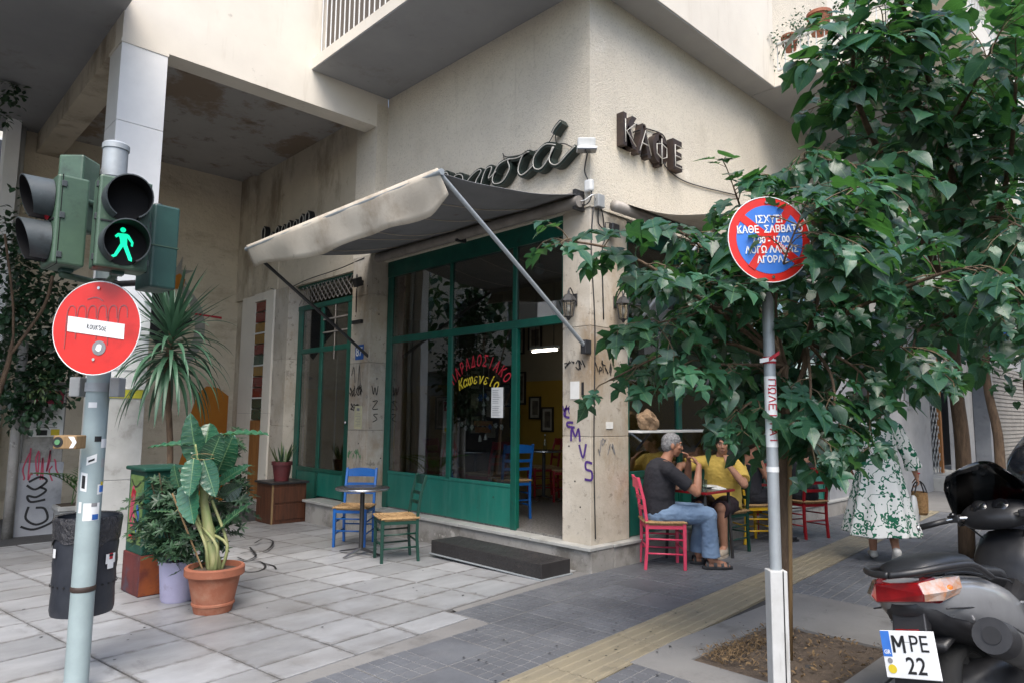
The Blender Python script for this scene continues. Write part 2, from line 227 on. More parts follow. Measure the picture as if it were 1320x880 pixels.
pm('chair_red', (0.30, 0.010, 0.016), (0.22, 0.008, 0.012), 6.0, 0.38, 0.1, 40, coords='obj')
pm('chair_yellow', (0.60, 0.36, 0.012), (0.50, 0.29, 0.01), 6.0, 0.4, 0.1, 40, coords='obj')
pm('rush', (0.42, 0.27, 0.125), (0.24, 0.14, 0.06), 40.0, 0.85, 0.5, 120, coords='obj')
pm('table_top', (0.035, 0.034, 0.036), (0.055, 0.054, 0.056), 7.0, 0.22)
pm('chrome', (0.55, 0.55, 0.56), (0.45, 0.45, 0.46), 9.0, 0.22, metal=0.9)
pm('bark', (0.155, 0.10, 0.06), (0.085, 0.055, 0.035), 9.0, 0.9, 0.8, 40, stretch=(3, 3, 0.6), dist=0.02)
pm('twig', (0.12, 0.085, 0.045), (0.08, 0.06, 0.035), 12.0, 0.85)
pm('stake_wood', (0.29, 0.19, 0.09), (0.21, 0.13, 0.06), 5.0, 0.8, 0.3, 30, stretch=(6, 6, 0.5))
leafmat('leaf_mulberry', (0.013, 0.052, 0.032), (0.028, 0.090, 0.046), 0.36, 0.22, (0.10, 0.30, 0.05), veins=True)
leafmat('leaf_dark', (0.010, 0.040, 0.020), (0.018, 0.062, 0.028), 0.40, 0.22, (0.08, 0.24, 0.05))
leafmat('leaf_banana', (0.012, 0.060, 0.035), (0.022, 0.090, 0.050), 0.28, 0.15, (0.10, 0.28, 0.05))
leafmat('leaf_yucca', (0.028, 0.075, 0.040), (0.045, 0.105, 0.06), 0.42, 0.12)
leafmat('leaf_shrub', (0.020, 0.052, 0.026), (0.045, 0.090, 0.045), 0.42, 0.18)
leafmat('leaf_palm', (0.045, 0.13, 0.03), (0.07, 0.18, 0.045), 0.4, 0.25)
leafmat('leaf_ivy', (0.012, 0.036, 0.015), (0.022, 0.055, 0.022), 0.4, 0.2)
leafmat('leaf_snake', (0.06, 0.10, 0.035), (0.11, 0.15, 0.055), 0.4, 0.1)
pm('stem_pale', (0.20, 0.25, 0.09), (0.27, 0.26, 0.12), 8.0, 0.6, 0.2, 30, stretch=(3, 3, 0.6))
pm('leaf_vein', (0.10, 0.20, 0.09), (0.13, 0.23, 0.10), 8.0, 0.5)
glass('window_glass', (0.60, 0.62, 0.61), 0.13)
glass('lamp_glass', (0.75, 0.72, 0.66), 0.10, 0.15)
glass('dark_glass', (0.10, 0.11, 0.12), 0.06)
glass('bottle_glass', (0.8, 0.85, 0.82), 0.08)
pm('stained_red', (0.16, 0.018, 0.014), (0.12, 0.012, 0.012), 9.0, 0.15)
pm('stained_amber', (0.26, 0.14, 0.025), (0.2, 0.11, 0.02), 9.0, 0.15)
pm('stained_green', (0.03, 0.075, 0.05), (0.02, 0.055, 0.04), 9.0, 0.15)
pm('frame_dark', (0.02, 0.014, 0.010), (0.03, 0.02, 0.014), 9.0, 0.4)
pm('picture', (0.16, 0.13, 0.10), (0.06, 0.05, 0.04), 9.0, 0.5)
pm('picture_pale', (0.42, 0.39, 0.33), (0.28, 0.26, 0.22), 9.0, 0.5)
pm('tube_lit', (0.8, 0.8, 0.8), (0.8, 0.8, 0.8), 9.0, 0.5, emit=(1.0, 0.93, 0.80, 9.0))
pm('brown_paper', (0.30, 0.20, 0.12), (0.22, 0.145, 0.085), 6.0, 0.85, 0.6, 20, dist=0.02)
pm('silver_paint', (0.27, 0.275, 0.285), (0.23, 0.235, 0.245), 5.0, 0.3, metal=0.35, coat=0.5, dirt=[((0.10, 0.095, 0.09), 7.0, 0.6, 0.72, 0.5)])
pm('tyre', (0.018, 0.018, 0.018), (0.028, 0.028, 0.028), 9.0, 0.85, 0.3, 60)
pm('seat_vinyl', (0.012, 0.013, 0.015), (0.018, 0.019, 0.022), 9.0, 0.4, 0.2, 180)
pm('tail_red', (0.25, 0.005, 0.007), (0.14, 0.003, 0.005), 12.0, 0.1, coat=1.0)
pm('tail_clear', (0.36, 0.31, 0.28), (0.34, 0.15, 0.07), 22.0, 0.12, coat=1.0)
pm('tail_orange', (0.62, 0.17, 0.02), (0.5, 0.12, 0.015), 22.0, 0.15, coat=1.0)
pm('exhaust', (0.16, 0.155, 0.15), (0.10, 0.098, 0.095), 6.0, 0.42, metal=0.6)
pm('car_paint', (0.012, 0.014, 0.02), (0.014, 0.016, 0.023), 5.0, 0.2, coat=1.0)
pm('skin', (0.42, 0.225, 0.15), (0.36, 0.18, 0.115), 12.0, 0.55, 0.08, 90, spec=0.35)
pm('skin_tan', (0.36, 0.18, 0.115), (0.29, 0.135, 0.082), 12.0, 0.55, 0.12, 90, spec=0.35)
pm('hair_grey', (0.27, 0.27, 0.275), (0.12, 0.12, 0.125), 55.0, 0.7, 0.8, 90, dist=0.01)
pm('hair_dark', (0.03, 0.02, 0.014), (0.015, 0.010, 0.008), 55.0, 0.6, 0.8, 90)
pm('cloth_black', (0.012, 0.012, 0.017), (0.018, 0.018, 0.024), 5.0, 0.9, 0.3, 25)
pm('cloth_dark_grey', (0.035, 0.036, 0.042), (0.025, 0.026, 0.03), 5.0, 0.9, 0.3, 25)
pm('cloth_plum', (0.025, 0.012, 0.018), (0.018, 0.009, 0.013), 5.0, 0.9, 0.3, 25)
pm('cloth_yellow', (0.60, 0.42, 0.09), (0.52, 0.35, 0.07), 4.0, 0.85, 0.35, 22)
pm('denim', (0.17, 0.25, 0.37), (0.11, 0.17, 0.27), 3.5, 0.9, 0.4, 28)
pm('shoe_beige', (0.42, 0.36, 0.29), (0.36, 0.30, 0.24), 8.0, 0.7)
pm('shoe_white', (0.60, 0.58, 0.54), (0.52, 0.50, 0.46), 8.0, 0.7)
pm('wicker', (0.38, 0.22, 0.09), (0.24, 0.13, 0.05), 45.0, 0.8, 0.7, 90)
pm('shutter_brown', (0.12, 0.085, 0.06), (0.09, 0.065, 0.045), 3.0, 0.6)
pm('shutter_grey', (0.33, 0.31, 0.28), (0.27, 0.25, 0.225), 3.0, 0.6)
pm('facade_far', (0.72, 0.64, 0.50), (0.66, 0.58, 0.46), 0.6, 0.9, 0.1, 20)
pm('facade_far_white', (0.66, 0.62, 0.54), (0.60, 0.56, 0.48), 0.6, 0.9, 0.1, 20)
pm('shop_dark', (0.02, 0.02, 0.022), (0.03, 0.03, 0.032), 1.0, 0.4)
def dress_mat():
    m = bpy.data.materials.new('dress_print'); m.use_nodes = True; t = m.node_tree; t.nodes.clear(); L = t.links.new
    out = _n(t, 'ShaderNodeOutputMaterial'); p = _n(t, 'ShaderNodeBsdfPrincipled', Roughness=0.85); L(p.outputs[0], out.inputs[0])
    v = _n(t, 'ShaderNodeTexCoord').outputs['Object']
    def mth(op, a, b=None):
        n = _n(t, 'ShaderNodeMath', operation=op)
        for k, x in enumerate((a, b)):
            if x is None: continue
            if isinstance(x, (int, float)): n.inputs[k].default_value = x
            else: L(x, n.inputs[k])
        return n.outputs[0]
    nz = _n(t, 'ShaderNodeTexNoise', Scale=22.0, Detail=2.0); L(v, nz.inputs['Vector'])
    md = _n(t, 'ShaderNodeMix', data_type='RGBA'); md.inputs[0].default_value = 0.045; L(v, md.inputs[6]); L(nz.outputs['Color'], md.inputs[7])
    v1 = _n(t, 'ShaderNodeTexVoronoi', Scale=9.5); L(md.outputs[2], v1.inputs['Vector']); d1 = v1.outputs['Distance']
    ring = mth('LESS_THAN', mth('ABSOLUTE', mth('SUBTRACT', d1, 0.30)), 0.055); dot = mth('LESS_THAN', d1, 0.15)
    v2 = _n(t, 'ShaderNodeTexVoronoi', Scale=24.0); L(md.outputs[2], v2.inputs['Vector']); n3 = _n(t, 'ShaderNodeTexNoise', Scale=6.0, Detail=1.0); L(v, n3.inputs['Vector'])
    lv = mth('MULTIPLY', mth('LESS_THAN', v2.outputs['Distance'], 0.36), mth('GREATER_THAN', n3.outputs[0], 0.47))
    n4 = _n(t, 'ShaderNodeTexNoise', Scale=8.0, Detail=1.0); L(md.outputs[2], n4.inputs['Vector']); vine = mth('LESS_THAN', mth('ABSOLUTE', mth('SUBTRACT', n4.outputs[0], 0.5)), 0.022)
    n5 = _n(t, 'ShaderNodeTexNoise', Scale=5.0, Detail=0.0); L(v, n5.inputs['Vector'])
    fl = mth('MULTIPLY', mth('MAXIMUM', ring, dot), mth('LESS_THAN', n5.outputs[0], 0.53))
    gt = _n(t, 'ShaderNodeClamp'); L(mth('MAXIMUM', mth('MAXIMUM', fl, lv), vine), gt.inputs[0])
    mx = _n(t, 'ShaderNodeMix', data_type='RGBA'); mx.inputs[6].default_value = (0.74, 0.74, 0.70, 1); mx.inputs[7].default_value = (0.008, 0.13, 0.065, 1)
    L(gt.outputs[0], mx.inputs[0]); L(mx.outputs[2], p.inputs['Base Color']); M['dress_print'] = m
dress_mat()
# ------------------------------------------------------------------ mesh helpers
class MB:
    """collects geometry of ONE part; build() links it as one mesh object"""
    def __init__(s): s.v = []; s.f = []; s.mi = []; s.m = 0
    def add(s, vs, fs):
        b = len(s.v); s.v += [Vector(p) for p in vs]; s.f += [tuple(i + b for i in f) for f in fs]; s.mi += [s.m] * len(fs); return s
    def box(s, x0, x1, y0, y1, z0, z1):
        return s.add([(x0, y0, z0), (x1, y0, z0), (x1, y1, z0), (x0, y1, z0), (x0, y0, z1), (x1, y0, z1), (x1, y1, z1), (x0, y1, z1)],
                     [(0, 3, 2, 1), (4, 5, 6, 7), (0, 1, 5, 4), (1, 2, 6, 5), (2, 3, 7, 6), (3, 0, 4, 7)])
    def obox(s, c, u, v, w):
        """box from centre and three half-axis vectors"""
        c, u, v, w = map(Vector, (c, u, v, w)); q = []
        for k in (-1, 1):
            for a, b in ((-1, -1), (1, -1), (1, 1), (-1, 1)): q.append(c + u * a + v * b + w * k)
        return s.add(q, [(0, 3, 2, 1), (4, 5, 6, 7), (0, 1, 5, 4), (1, 2, 6, 5), (2, 3, 7, 6), (3, 0, 4, 7)])
    def bar(s, a, b, w, h, up=(0, 0, 1), w2=None, h2=None):
        """rectangular bar from a to b, optionally tapering"""
        a, b = Vector(a), Vector(b); d = (b - a).normalized(); up = Vector(up)
        sd = d.cross(up)
        if sd.length < 1e-4: sd = d.cross(Vector((1, 0, 0)))
        sd.normalize(); u = sd.cross(d).normalized(); w2 = w if w2 is None else w2; h2 = h if h2 is None else h2; q = []
        for p, ww, hh in ((a, w, h), (b, w2, h2)):
            for i, j in ((-1, -1), (1, -1), (1, 1), (-1, 1)): q.append(p + sd * i * ww / 2 + u * j * hh / 2)
        return s.add(q, [(0, 3, 2, 1), (4, 5, 6, 7), (0, 1, 5, 4), (1, 2, 6, 5), (2, 3, 7, 6), (3, 0, 4, 7)])
    def tube(s, pts, r, n=8, caps=True, sx=1.0):
        pts = [Vector(p) for p in pts]; rs = r if isinstance(r, (list, tuple)) else [r] * len(pts); b = len(s.v); ref = None; N = len(pts)
        for i, p in enumerate(pts):
            d = (pts[min(i + 1, N - 1)] - pts[max(i - 1, 0)]).normalized()
            if ref is None: ref = Vector((0, 0, 1)) if abs(d.z) < 0.9 else Vector((1, 0, 0))
            sd = d.cross(ref); sd = sd.normalized() if sd.length > 1e-5 else d.orthogonal().normalized()
            u = sd.cross(d).normalized(); ref = u
            for k in range(n): a = 2 * pi * k / n; s.v.append(p + (sd * cos(a) * sx + u * sin(a)) * rs[i])
        for i in range(N - 1):
            for k in range(n):
                s.f.append((b + i * n + k, b + i * n + (k + 1) % n, b + (i + 1) * n + (k + 1) % n, b + (i + 1) * n + k)); s.mi.append(s.m)
        if caps:
            s.f.append(tuple(b + k for k in reversed(range(n)))); s.f.append(tuple(b + (N - 1) * n + k for k in range(n))); s.mi += [s.m] * 2
        return s
    def lathe(s, prof, n=24, c=(0, 0, 0), a0=0, a1=2 * pi, sx=1, sy=1):
        b = len(s.v); c = Vector(c); full = abs(a1 - a0 - 2 * pi) < 1e-6; m = n if full else n + 1
        for r, z in prof:
            for k in range(m): a = a0 + (a1 - a0) * k / n; s.v.append(c + Vector((r * cos(a) * sx, r * sin(a) * sy, z)))
        for i in range(len(prof) - 1):
            for k in range(n):
                k2 = (k + 1) % m; s.f.append((b + i * m + k, b + i * m + k2, b + (i + 1) * m + k2, b + (i + 1) * m + k)); s.mi.append(s.m)
        return s
    def loft(s, rings, caps=True, closed=True):
        b = len(s.v); n = len(rings[0])
        for r in rings: s.v += [Vector(p) for p in r]
        for i in range(len(rings) - 1):
            for k in range(n if closed else n - 1):
                k2 = (k + 1) % n; s.f.append((b + i * n + k, b + i * n + k2, b + (i + 1) * n + k2, b + (i + 1) * n + k)); s.mi.append(s.m)
        if caps: s.f.append(tuple(b + k for k in reversed(range(n)))); s.f.append(tuple(b + (len(rings) - 1) * n + k for k in range(n))); s.mi += [s.m] * 2
        return s
    def prism(s, poly, o, u, v, w):
        """extrude a 2-D polygon lying in (u,v) at o along w"""
        o, u, v, w = map(Vector, (o, u, v, w)); n = len(poly); q = [o + u * a + v * b for a, b in poly]
        return s.add(q + [p + w for p in q], [tuple(reversed(range(n))), tuple(range(n, 2 * n))] + [(i, (i + 1) % n, n + (i + 1) % n, n + i) for i in range(n)])
    def ell(s, c, r, rot=None, n=14, m=8):
        c = Vector(c); q = []; R = rot.to_matrix() if rot else Matrix.Identity(3)
        for i in range(1, m):
            t = pi * i / m
            for k in range(n): a = 2 * pi * k / n; q.append(c + R @ Vector((r[0] * sin(t) * cos(a), r[1] * sin(t) * sin(a), r[2] * cos(t))))
        q += [c + R @ Vector((0, 0, r[2])), c + R @ Vector((0, 0, -r[2]))]; T = len(q) - 2; fs = []
        for i in range(m - 2):
            for k in range(n): fs.append((i * n + k, (i + 1) * n + k, (i + 1) * n + (k + 1) % n, i * n + (k + 1) % n))
        for k in range(n): fs.append((T, k, (k + 1) % n)); fs.append((T + 1, (m - 2) * n + (k + 1) % n, (m - 2) * n + k))
        return s.add(q, fs)
    def mesh(s, name, mats, smooth=False):
        me = bpy.data.meshes.new(name); me.from_pydata([tuple(p) for p in s.v], [], s.f)
        for k in (mats if isinstance(mats, (list, tuple)) else [mats]): me.materials.append(M[k])
        if len(me.materials) > 1: me.polygons.foreach_set('material_index', s.mi)
        if smooth: me.polygons.foreach_set('use_smooth', [True] * len(me.polygons))
        if getattr(s, 'uv', None):
            ul = me.uv_layers.new(name='leaf'); vi = [0] * len(me.loops); me.loops.foreach_get('vertex_index', vi); fl = []
            for q in vi: fl += s.uv[q]
            ul.data.foreach_set('uv', fl)
        me.update(); return me
    def build(s, name, mats, parent=None, smooth=False, world=False, bevel=0.0, seg=2, auto=None):
        if world and parent is not None:
            inv = wm(parent).inverted(); s.v = [inv @ p for p in s.v]
        o = bpy.data.objects.new(name, s.mesh(name, mats, smooth)); COL.objects.link(o)
        if parent is not None: o.parent = parent
        if bevel:
            md = o.modifiers.new('bevel', 'BEVEL'); md.width = bevel; md.segments = seg; md.limit_method = 'ANGLE'; md.angle_limit = radians(40)
        if auto:
            try: o.data.set_sharp_from_angle(angle=radians(auto))
            except Exception: pass
        return o
def wm(o):
    m = o.matrix_basis.copy(); p = o.parent
    while p is not None: m = p.matrix_basis @ m; p = p.parent
    return m
def tag(o, label=None, cat=None, group=None, kind=None):
    if label: o['label'] = label
    if cat: o['category'] = cat
    if group: o['group'] = group
    if kind: o['kind'] = kind
    return o
def thing(name, loc, rz, label, cat, group=None):
    o = bpy.data.objects.new(name, None); COL.objects.link(o); o.empty_display_size = 0.1
    o.location = loc; o.rotation_euler = (0, 0, rz); return tag(o, label, cat, group)
def copy_tree(o, parent=None):
    c = o.copy(); COL.objects.link(c); c.parent = parent
    for ch in list(o.children): copy_tree(ch, c)
    return c
def inst(name, me, parent, loc=(0, 0, 0), rot=(0, 0, 0), sc=(1, 1, 1)):
    o = bpy.data.objects.new(name, me); COL.objects.link(o); o.parent = parent; o.location = loc; o.rotation_euler = rot; o.scale = sc; return o
TS = bpy.data.scenes.new('scratch')
def eval_mesh(o):
    """modifier/curve result, worked out in a scratch scene so the big scene is not re-evaluated"""
    TS.collection.objects.link(o)
    with bpy.context.temp_override(scene=TS, view_layer=TS.view_layers[0]):
        dg = bpy.context.evaluated_depsgraph_get(); dg.update(); me = bpy.data.meshes.new_from_object(o.evaluated_get(dg))
    TS.collection.objects.unlink(o); return me
def text_geo(body, size=1.0, extrude=0.0, shear=0.0, space=1.0, bold=0.0):
    c = bpy.data.curves.new('t', 'FONT'); c.body = body; c.size = size; c.extrude = extrude; c.shear = shear; c.space_character = space
    c.align_x = 'CENTER'; c.align_y = 'CENTER'; c.resolution_u = 3; c.offset = bold
    o = bpy.data.objects.new('t', c); me = eval_mesh(o)
    vs = [v.co.copy() for v in me.vertices]; fs = [tuple(p.vertices) for p in me.polygons]
    bpy.data.objects.remove(o); bpy.data.curves.remove(c); bpy.data.meshes.remove(me)
    return vs, fs
def put_text(mb, body, o, u, v, size, extrude=0.0, shear=0.0, space=1.0, bold=0.0, sx=1.0):
    vs, fs = text_geo(body, size, extrude, shear, space, bold); o, u, v = Vector(o), Vector(u).normalized(), Vector(v).normalized(); w = u.cross(v)
    mb.add([o + u * p.x * sx + v * p.y + w * p.z for p in vs], fs); return mb
def ribbon(mb, pts, width, o, u, v, lift=0.0025):
    """flat brush stroke on a surface spanned by u,v at o"""
    o, u, v = Vector(o), Vector(u), Vector(v); w = u.cross(v).normalized(); P = [Vector((a, b)) for a, b in pts]; N = len(P); q = []
    for i, p in enumerate(P):
        d = (P[min(i + 1, N - 1)] - P[max(i - 1, 0)]); d = d.normalized() if d.length else Vector((1, 0)); n = Vector((-d.y, d.x)) * width / 2
        for k in (1, -1): t = p + n * k; q.append(o + u * t.x + v * t.y + w * lift)
    mb.add(q, [(2 * i, 2 * i + 1, 2 * i + 3, 2 * i + 2) for i in range(N - 1)]); return mb
def smooth_line(pts, n=5):
    """Catmull-Rom through the points"""
    P = [Vector(p) for p in pts]; out = []
    for i in range(len(P) - 1):
        a, b, c, d = P[max(i - 1, 0)], P[i], P[i + 1], P[min(i + 2, len(P) - 1)]
        for k in range(n):
            t = k / n; out.append(0.5 * ((2 * b) + (c - a) * t + (2 * a - 5 * b + 4 * c - d) * t * t + (3 * b - a - 3 * c + d) * t ** 3))
    out.append(P[-1]); return out
def gz(y): return -0.022 * max(0.0, y - 4.4)
def cable(name, pts, r, mat, parent, n=5): return MB().tube(smooth_line(pts, 6), r, n).build(name, mat, parent, smooth=True, world=True)
# ================================================================== ground
XW, YW = 5.36, 4.40
g = MB().add([(-400, -400, -0.13), (400, -400, -0.13), (400, 400, -0.13), (-400, 400, -0.13)], [(0, 1, 2, 3)])
tag(g.build('road', 'asphalt'), kind='structure')
pav = MB()
N = 22
for i in range(N):       # bed of the pavement, sinking slightly towards the arcade
    y0, y1 = 1.45 + i * 0.8, 1.45 + (i + 1) * 0.8
    pav.add([(0.12, y0, gz(y0) - 0.016), (32, y0, gz(y0) - 0.016), (32, y1, gz(y1) - 0.016), (0.12, y1, gz(y1) - 0.016)], [(0, 1, 2, 3)])
pavement = tag(pav.build('pavement', 'joint'), kind='structure')
kb = MB(); x = 0.3
while x < 32: kb.box(x + 0.004, x + 0.996, 1.30, 1.45, -0.13, 0.002); x += 1.0
kb.build('kerb', 'concrete', pavement, bevel=0.012)
kb = MB(); y = 1.45
while y < 19: kb.box(-0.03, 0.12, y + 0.004, y + 0.996, -0.6, gz(y + 0.5) + 0.002); y += 1.0
kb.build('kerb', 'concrete', pavement, bevel=0.012)
# --- marble slabs, grid turned 7 degrees against the facade
A7 = radians(7); U7 = Vector((cos(A7), sin(A7), 0)); V7 = Vector((-sin(A7), cos(A7), 0)); O7 = Vector((2.4, 4.16, 0))
_slab = {}
def slab_mesh(key, w, d, mat, t=0.03, gap=0.013):
    if key not in _slab:
        b = MB(); x, y = w / 2 - gap / 2, d / 2 - gap / 2; c = 0.003
        b.add([(-x, -y, -t), (x, -y, -t), (x, y, -t), (-x, y, -t), (-x, -y, -c), (x, -y, -c), (x, y, -c), (-x, y, -c),
               (-x + c, -y + c, 0), (x - c, -y + c, 0), (x - c, y - c, 0), (-x + c, y - c, 0)],
              [(0, 1, 5, 4), (1, 2, 6, 5), (2, 3, 7, 6), (3, 0, 4, 7), (4, 5, 9, 8), (5, 6, 10, 9), (6, 7, 11, 10), (7, 4, 8, 11), (8, 9, 10, 11)])
        _slab[key] = b.mesh('paving_slab', mat)
    return _slab[key]
TU, TV = 0.53, 0.44
for i in range(-5, 8):
    for j in range(-1, 22):
        uc = (i + 0.5) * TU; vc = (j + 0.5) * TV; d = TV
        if j == -1:
            if i >= 2: continue
            d = 0.27; vc = -0.135
        p = O7 + U7 * uc + V7 * vc
        if p.x < 0.35 or p.x > 5.55 or p.y > 12.9: continue
        o = inst('paving_slab', slab_mesh(('m', j == -1), TU, d, 'paving_marble'), pavement)
        sl_ = -0.022 if p.y > 4.4 else 0.0
        o.location = (p.x, p.y, gz(p.y) + random.uniform(0.0, 0.002)); o.rotation_euler = (atan2(sl_, 1) + random.uniform(-.003, .003), random.uniform(-.003, .003), A7)
# --- grey ribbed pavers and the yellow tactile strip, grid turned 4.5 degrees
A4 = radians(4.5); U4 = Vector((cos(A4), sin(A4), 0)); V4 = Vector((-sin(A4), cos(A4), 0)); O4 = Vector((2.77, 2.96, 0))
def paver_mesh(n, m, jm):
    b = MB(); s = 0.2 - 0.003; t = 0.02
    b.m = 1; b.box(-s, s, -s, s, -t, -0.0035); b.m = 0
    cw, ch = 2 * s / n, 2 * s / m; c = 0.0016
    for a in range(n):
        for e in range(m):
            x0, x1, y0, y1 = -s + a * cw + 0.004, -s + (a + 1) * cw - 0.004, -s + e * ch + 0.004, -s + (e + 1) * ch - 0.004
            b.add([(x0, y0, -.0035), (x1, y0, -.0035), (x1, y1, -.0035), (x0, y1, -.0035), (x0 + c, y0 + c, 0), (x1 - c, y0 + c, 0), (x1 - c, y1 - c, 0), (x0 + c, y1 - c, 0)],
                  [(0, 1, 5, 4), (1, 2, 6, 5), (2, 3, 7, 6), (3, 0, 4, 7), (4, 5, 6, 7)])
    return b.mesh('grey_paver', ['paving_grey', 'paving_joint'])
PV = [paver_mesh(4, 4, 1), paver_mesh(1, 1, 1), paver_mesh(4, 5, 1)]
b = MB(); s = 0.197
b.box(-s, s, -s, s, -0.02, 0.0)
for k in range(5):
    y = -0.16 + k * 0.08
    b.add([(-s, y - .019, 0), (s, y - .019, 0), (s, y + .019, 0), (-s, y + .019, 0), (-s, y - .011, .006), (s, y - .011, .006), (s, y + .011, .006), (-s, y + .011, .006)],
          [(0, 1, 5, 4), (1, 2, 6, 5), (2, 3, 7, 6), (3, 0, 4, 7), (4, 5, 6, 7)])
TAC = b.mesh('tactile_paver', 'tactile')
b = MB(); b.box(-s, s, -s, s, -0.02, 0.0)
for k in range(6):
    for e in range(6): b.lathe([(0.016, 0.0), (0.012, 0.005), (0.0, 0.006)], 6, (-.165 + k * .066, -.165 + e * .066, 0))
TACD = b.mesh('tactile_paver', 'tactile')
PITX0, PITX1, PITY0, PITY1 = 3.92, 5.06, 1.62, 2.42
for i in range(-9, 26):
    for j in range(-5, 4):
        uc = (i + 0.5) * 0.4; vc = (j + 0.5) * 0.4 - 0.0
        p = O4 + U4 * uc + V4 * vc
        m7 = (p - O7).dot(V7); u7 = (p - O7).dot(U7)
        lim = -0.27 - 0.17 if u7 < 2 * TU else -0.12
        if (p.x < 5.25 and m7 > lim) or p.y > 4.45 or p.y < 1.66 or p.x < 0.35: continue
        if PITX0 - 0.34 < p.x < PITX1 + 1.0 and PITY0 - 0.3 < p.y < PITY1 + 0.30: continue
        if j == -1 and i == -3: me = TACD; nm = 'tactile_paver'
        elif j == -1 and i >= -2: me = TAC; nm = 'tactile_paver'
        else: me = PV[0] if (i * 7 + j * 3) % 5 not in (0, 3) else PV[(1 if (i + j) % 2 else 2)]; nm = 'grey_paver'
        o = inst(nm, me, pavement); o.location = (p.x, p.y, random.uniform(-0.001, 0.0015)); o.rotation_euler = (random.uniform(-.003, .003), random.uniform(-.003, .003), A4)
# cement fillet between slabs and pavers, cement apron round the tree pit, plain cement further along
b = MB()
for k in range(60):
    t0, t1 = -2.6 + k * 0.11, -2.6 + (k + 1) * 0.11
    def edge(t): return (-0.275 if t < 2 * TU else -0.005)
    for t, t2 in ((t0, t1),):
        p = O7 + U7 * t + V7 * edge(t); q = O7 + U7 * t2 + V7 * edge(t2)
        if p.x > 5.2 or p.x < 0.3: continue
        b.add([p + Vector((0, 0, -.003)), q + Vector((0, 0, -.003)), q - V7 * 0.22 + Vector((0, 0, -.006)), p - V7 * 0.22 + Vector((0, 0, -.006))], [(0, 1, 2, 3)])
b.build('cement_fillet', 'cement', pavement)
b = MB(); zz = 0.002
X0, X1, Y0, Y1 = PITX0 - 0.32, PITX1 + 1.0, 1.46, PITY1 + 0.27
for (a, c, d, e) in ((X0, PITX0, Y0, Y1), (PITX1, X1, Y0, Y1), (PITX0, PITX1, PITY1, Y1), (PITX0, PITX1, Y0, PITY0)): b.box(a, c, d, e, -0.05, zz)
b.build('cement_apron', 'cement', pavement)
MB().box(13.2, 32, 1.46, 4.5, -0.03, -0.001).build('cement_apron', 'cement', pavement)
# tree pit soil with its litter
b = MB(); nx, ny = 34, 26
for j in range(ny + 1):
    for i in range(nx + 1):
        x = PITX0 + (PITX1 - PITX0) * i / nx; y = PITY0 + (PITY1 - PITY0) * j / ny; e = min(i, nx - i, j, ny - j) / 5
        z = -0.012 + min(1, e) * 0.035 * (0.4 + noise.noise(Vector((x * 3, y * 3, 0)))) + 0.012 * noise.noise(Vector((x * 14, y * 14, 3)))
        b.v.append(Vector((x, y, z)))
for j in range(ny):
    for i in range(nx): a = j * (nx + 1) + i; b.f.append((a, a + 1, a + nx + 2, a + nx + 1)); b.mi.append(0)
tag(b.build('soil', 'soil', smooth=True), 'bare brown soil in the tree pit by the sign post', 'soil', kind='stuff')
rl = random.Random(3); b = MB()
for k in range(520):
    x = rl.uniform(PITX0 + 0.03, PITX1 - 0.03); y = rl.choice([rl.uniform(PITY0, PITY1), rl.gauss(PITY1 - 0.1, 0.08), rl.gauss(2.0, .2)]); y = min(PITY1 + .01, max(PITY0, y))
    z = 0.012 + rl.uniform(0, 0.02); s = rl.uniform(0.008, 0.026); a = rl.uniform(0, 6.3); t = Euler((rl.uniform(-.8, .8), rl.uniform(-.8, .8), a)).to_matrix()
    b.add([Vector((x, y, z)) + t @ Vector(q) for q in ((-s, 0, 0), (0, -s * .4, s * .2), (s, 0, 0), (0, s * .4, s * .1))], [(0, 1, 2, 3)])
for k in range(260):
    x = rl.uniform(PITX0 + 0.05, PITX1 - 0.5); y = rl.gauss(PITY1 - 0.14, 0.08); a = rl.uniform(0, 6.3); l = rl.uniform(.03, .09)
    if y < PITY1: b.tube([(x, y, .01), (x + cos(a) * l, y + sin(a) * l * .7, .03 + rl.random() * .03)], .0012, 3, caps=False)
tag(b.build('leaf_litter', 'dry_leaf'), 'dry grass and leaf litter scattered over the tree pit', 'litter', kind='stuff')
rl = random.Random(9); b = MB()
for k in range(170):
    p = O4 + U4 * rl.uniform(0.0, 6) + V4 * rl.gauss(0.0, 0.45); s = rl.uniform(.003, .012)
    if p.y < 1.6: continue
    b.add([p + Vector((cos(a) * s * rl.uniform(.6, 1.3), sin(a) * s * rl.uniform(.5, 1.2), .0085 + rl.random() * .002)) for a in (0, 1.2, 2.5, 3.7, 5)], [(0, 1, 2, 3, 4)])
for k in range(90):
    p = Vector((rl.uniform(0.8, 5), rl.uniform(4.2, 9), 0)); s = rl.uniform(.003, .014)
    b.add([p + Vector((cos(a) * s * rl.uniform(.6, 1.3), sin(a) * s * rl.uniform(.5, 1.2), gz(p.y) + .0055)) for a in (0, 1.2, 2.5, 3.7, 5)], [(0, 1, 2, 3, 4)])
tag(b.build('litter_specks', 'ink_black'), 'dark crumbs and gum spots trodden into the pavement', 'litter', kind='stuff')
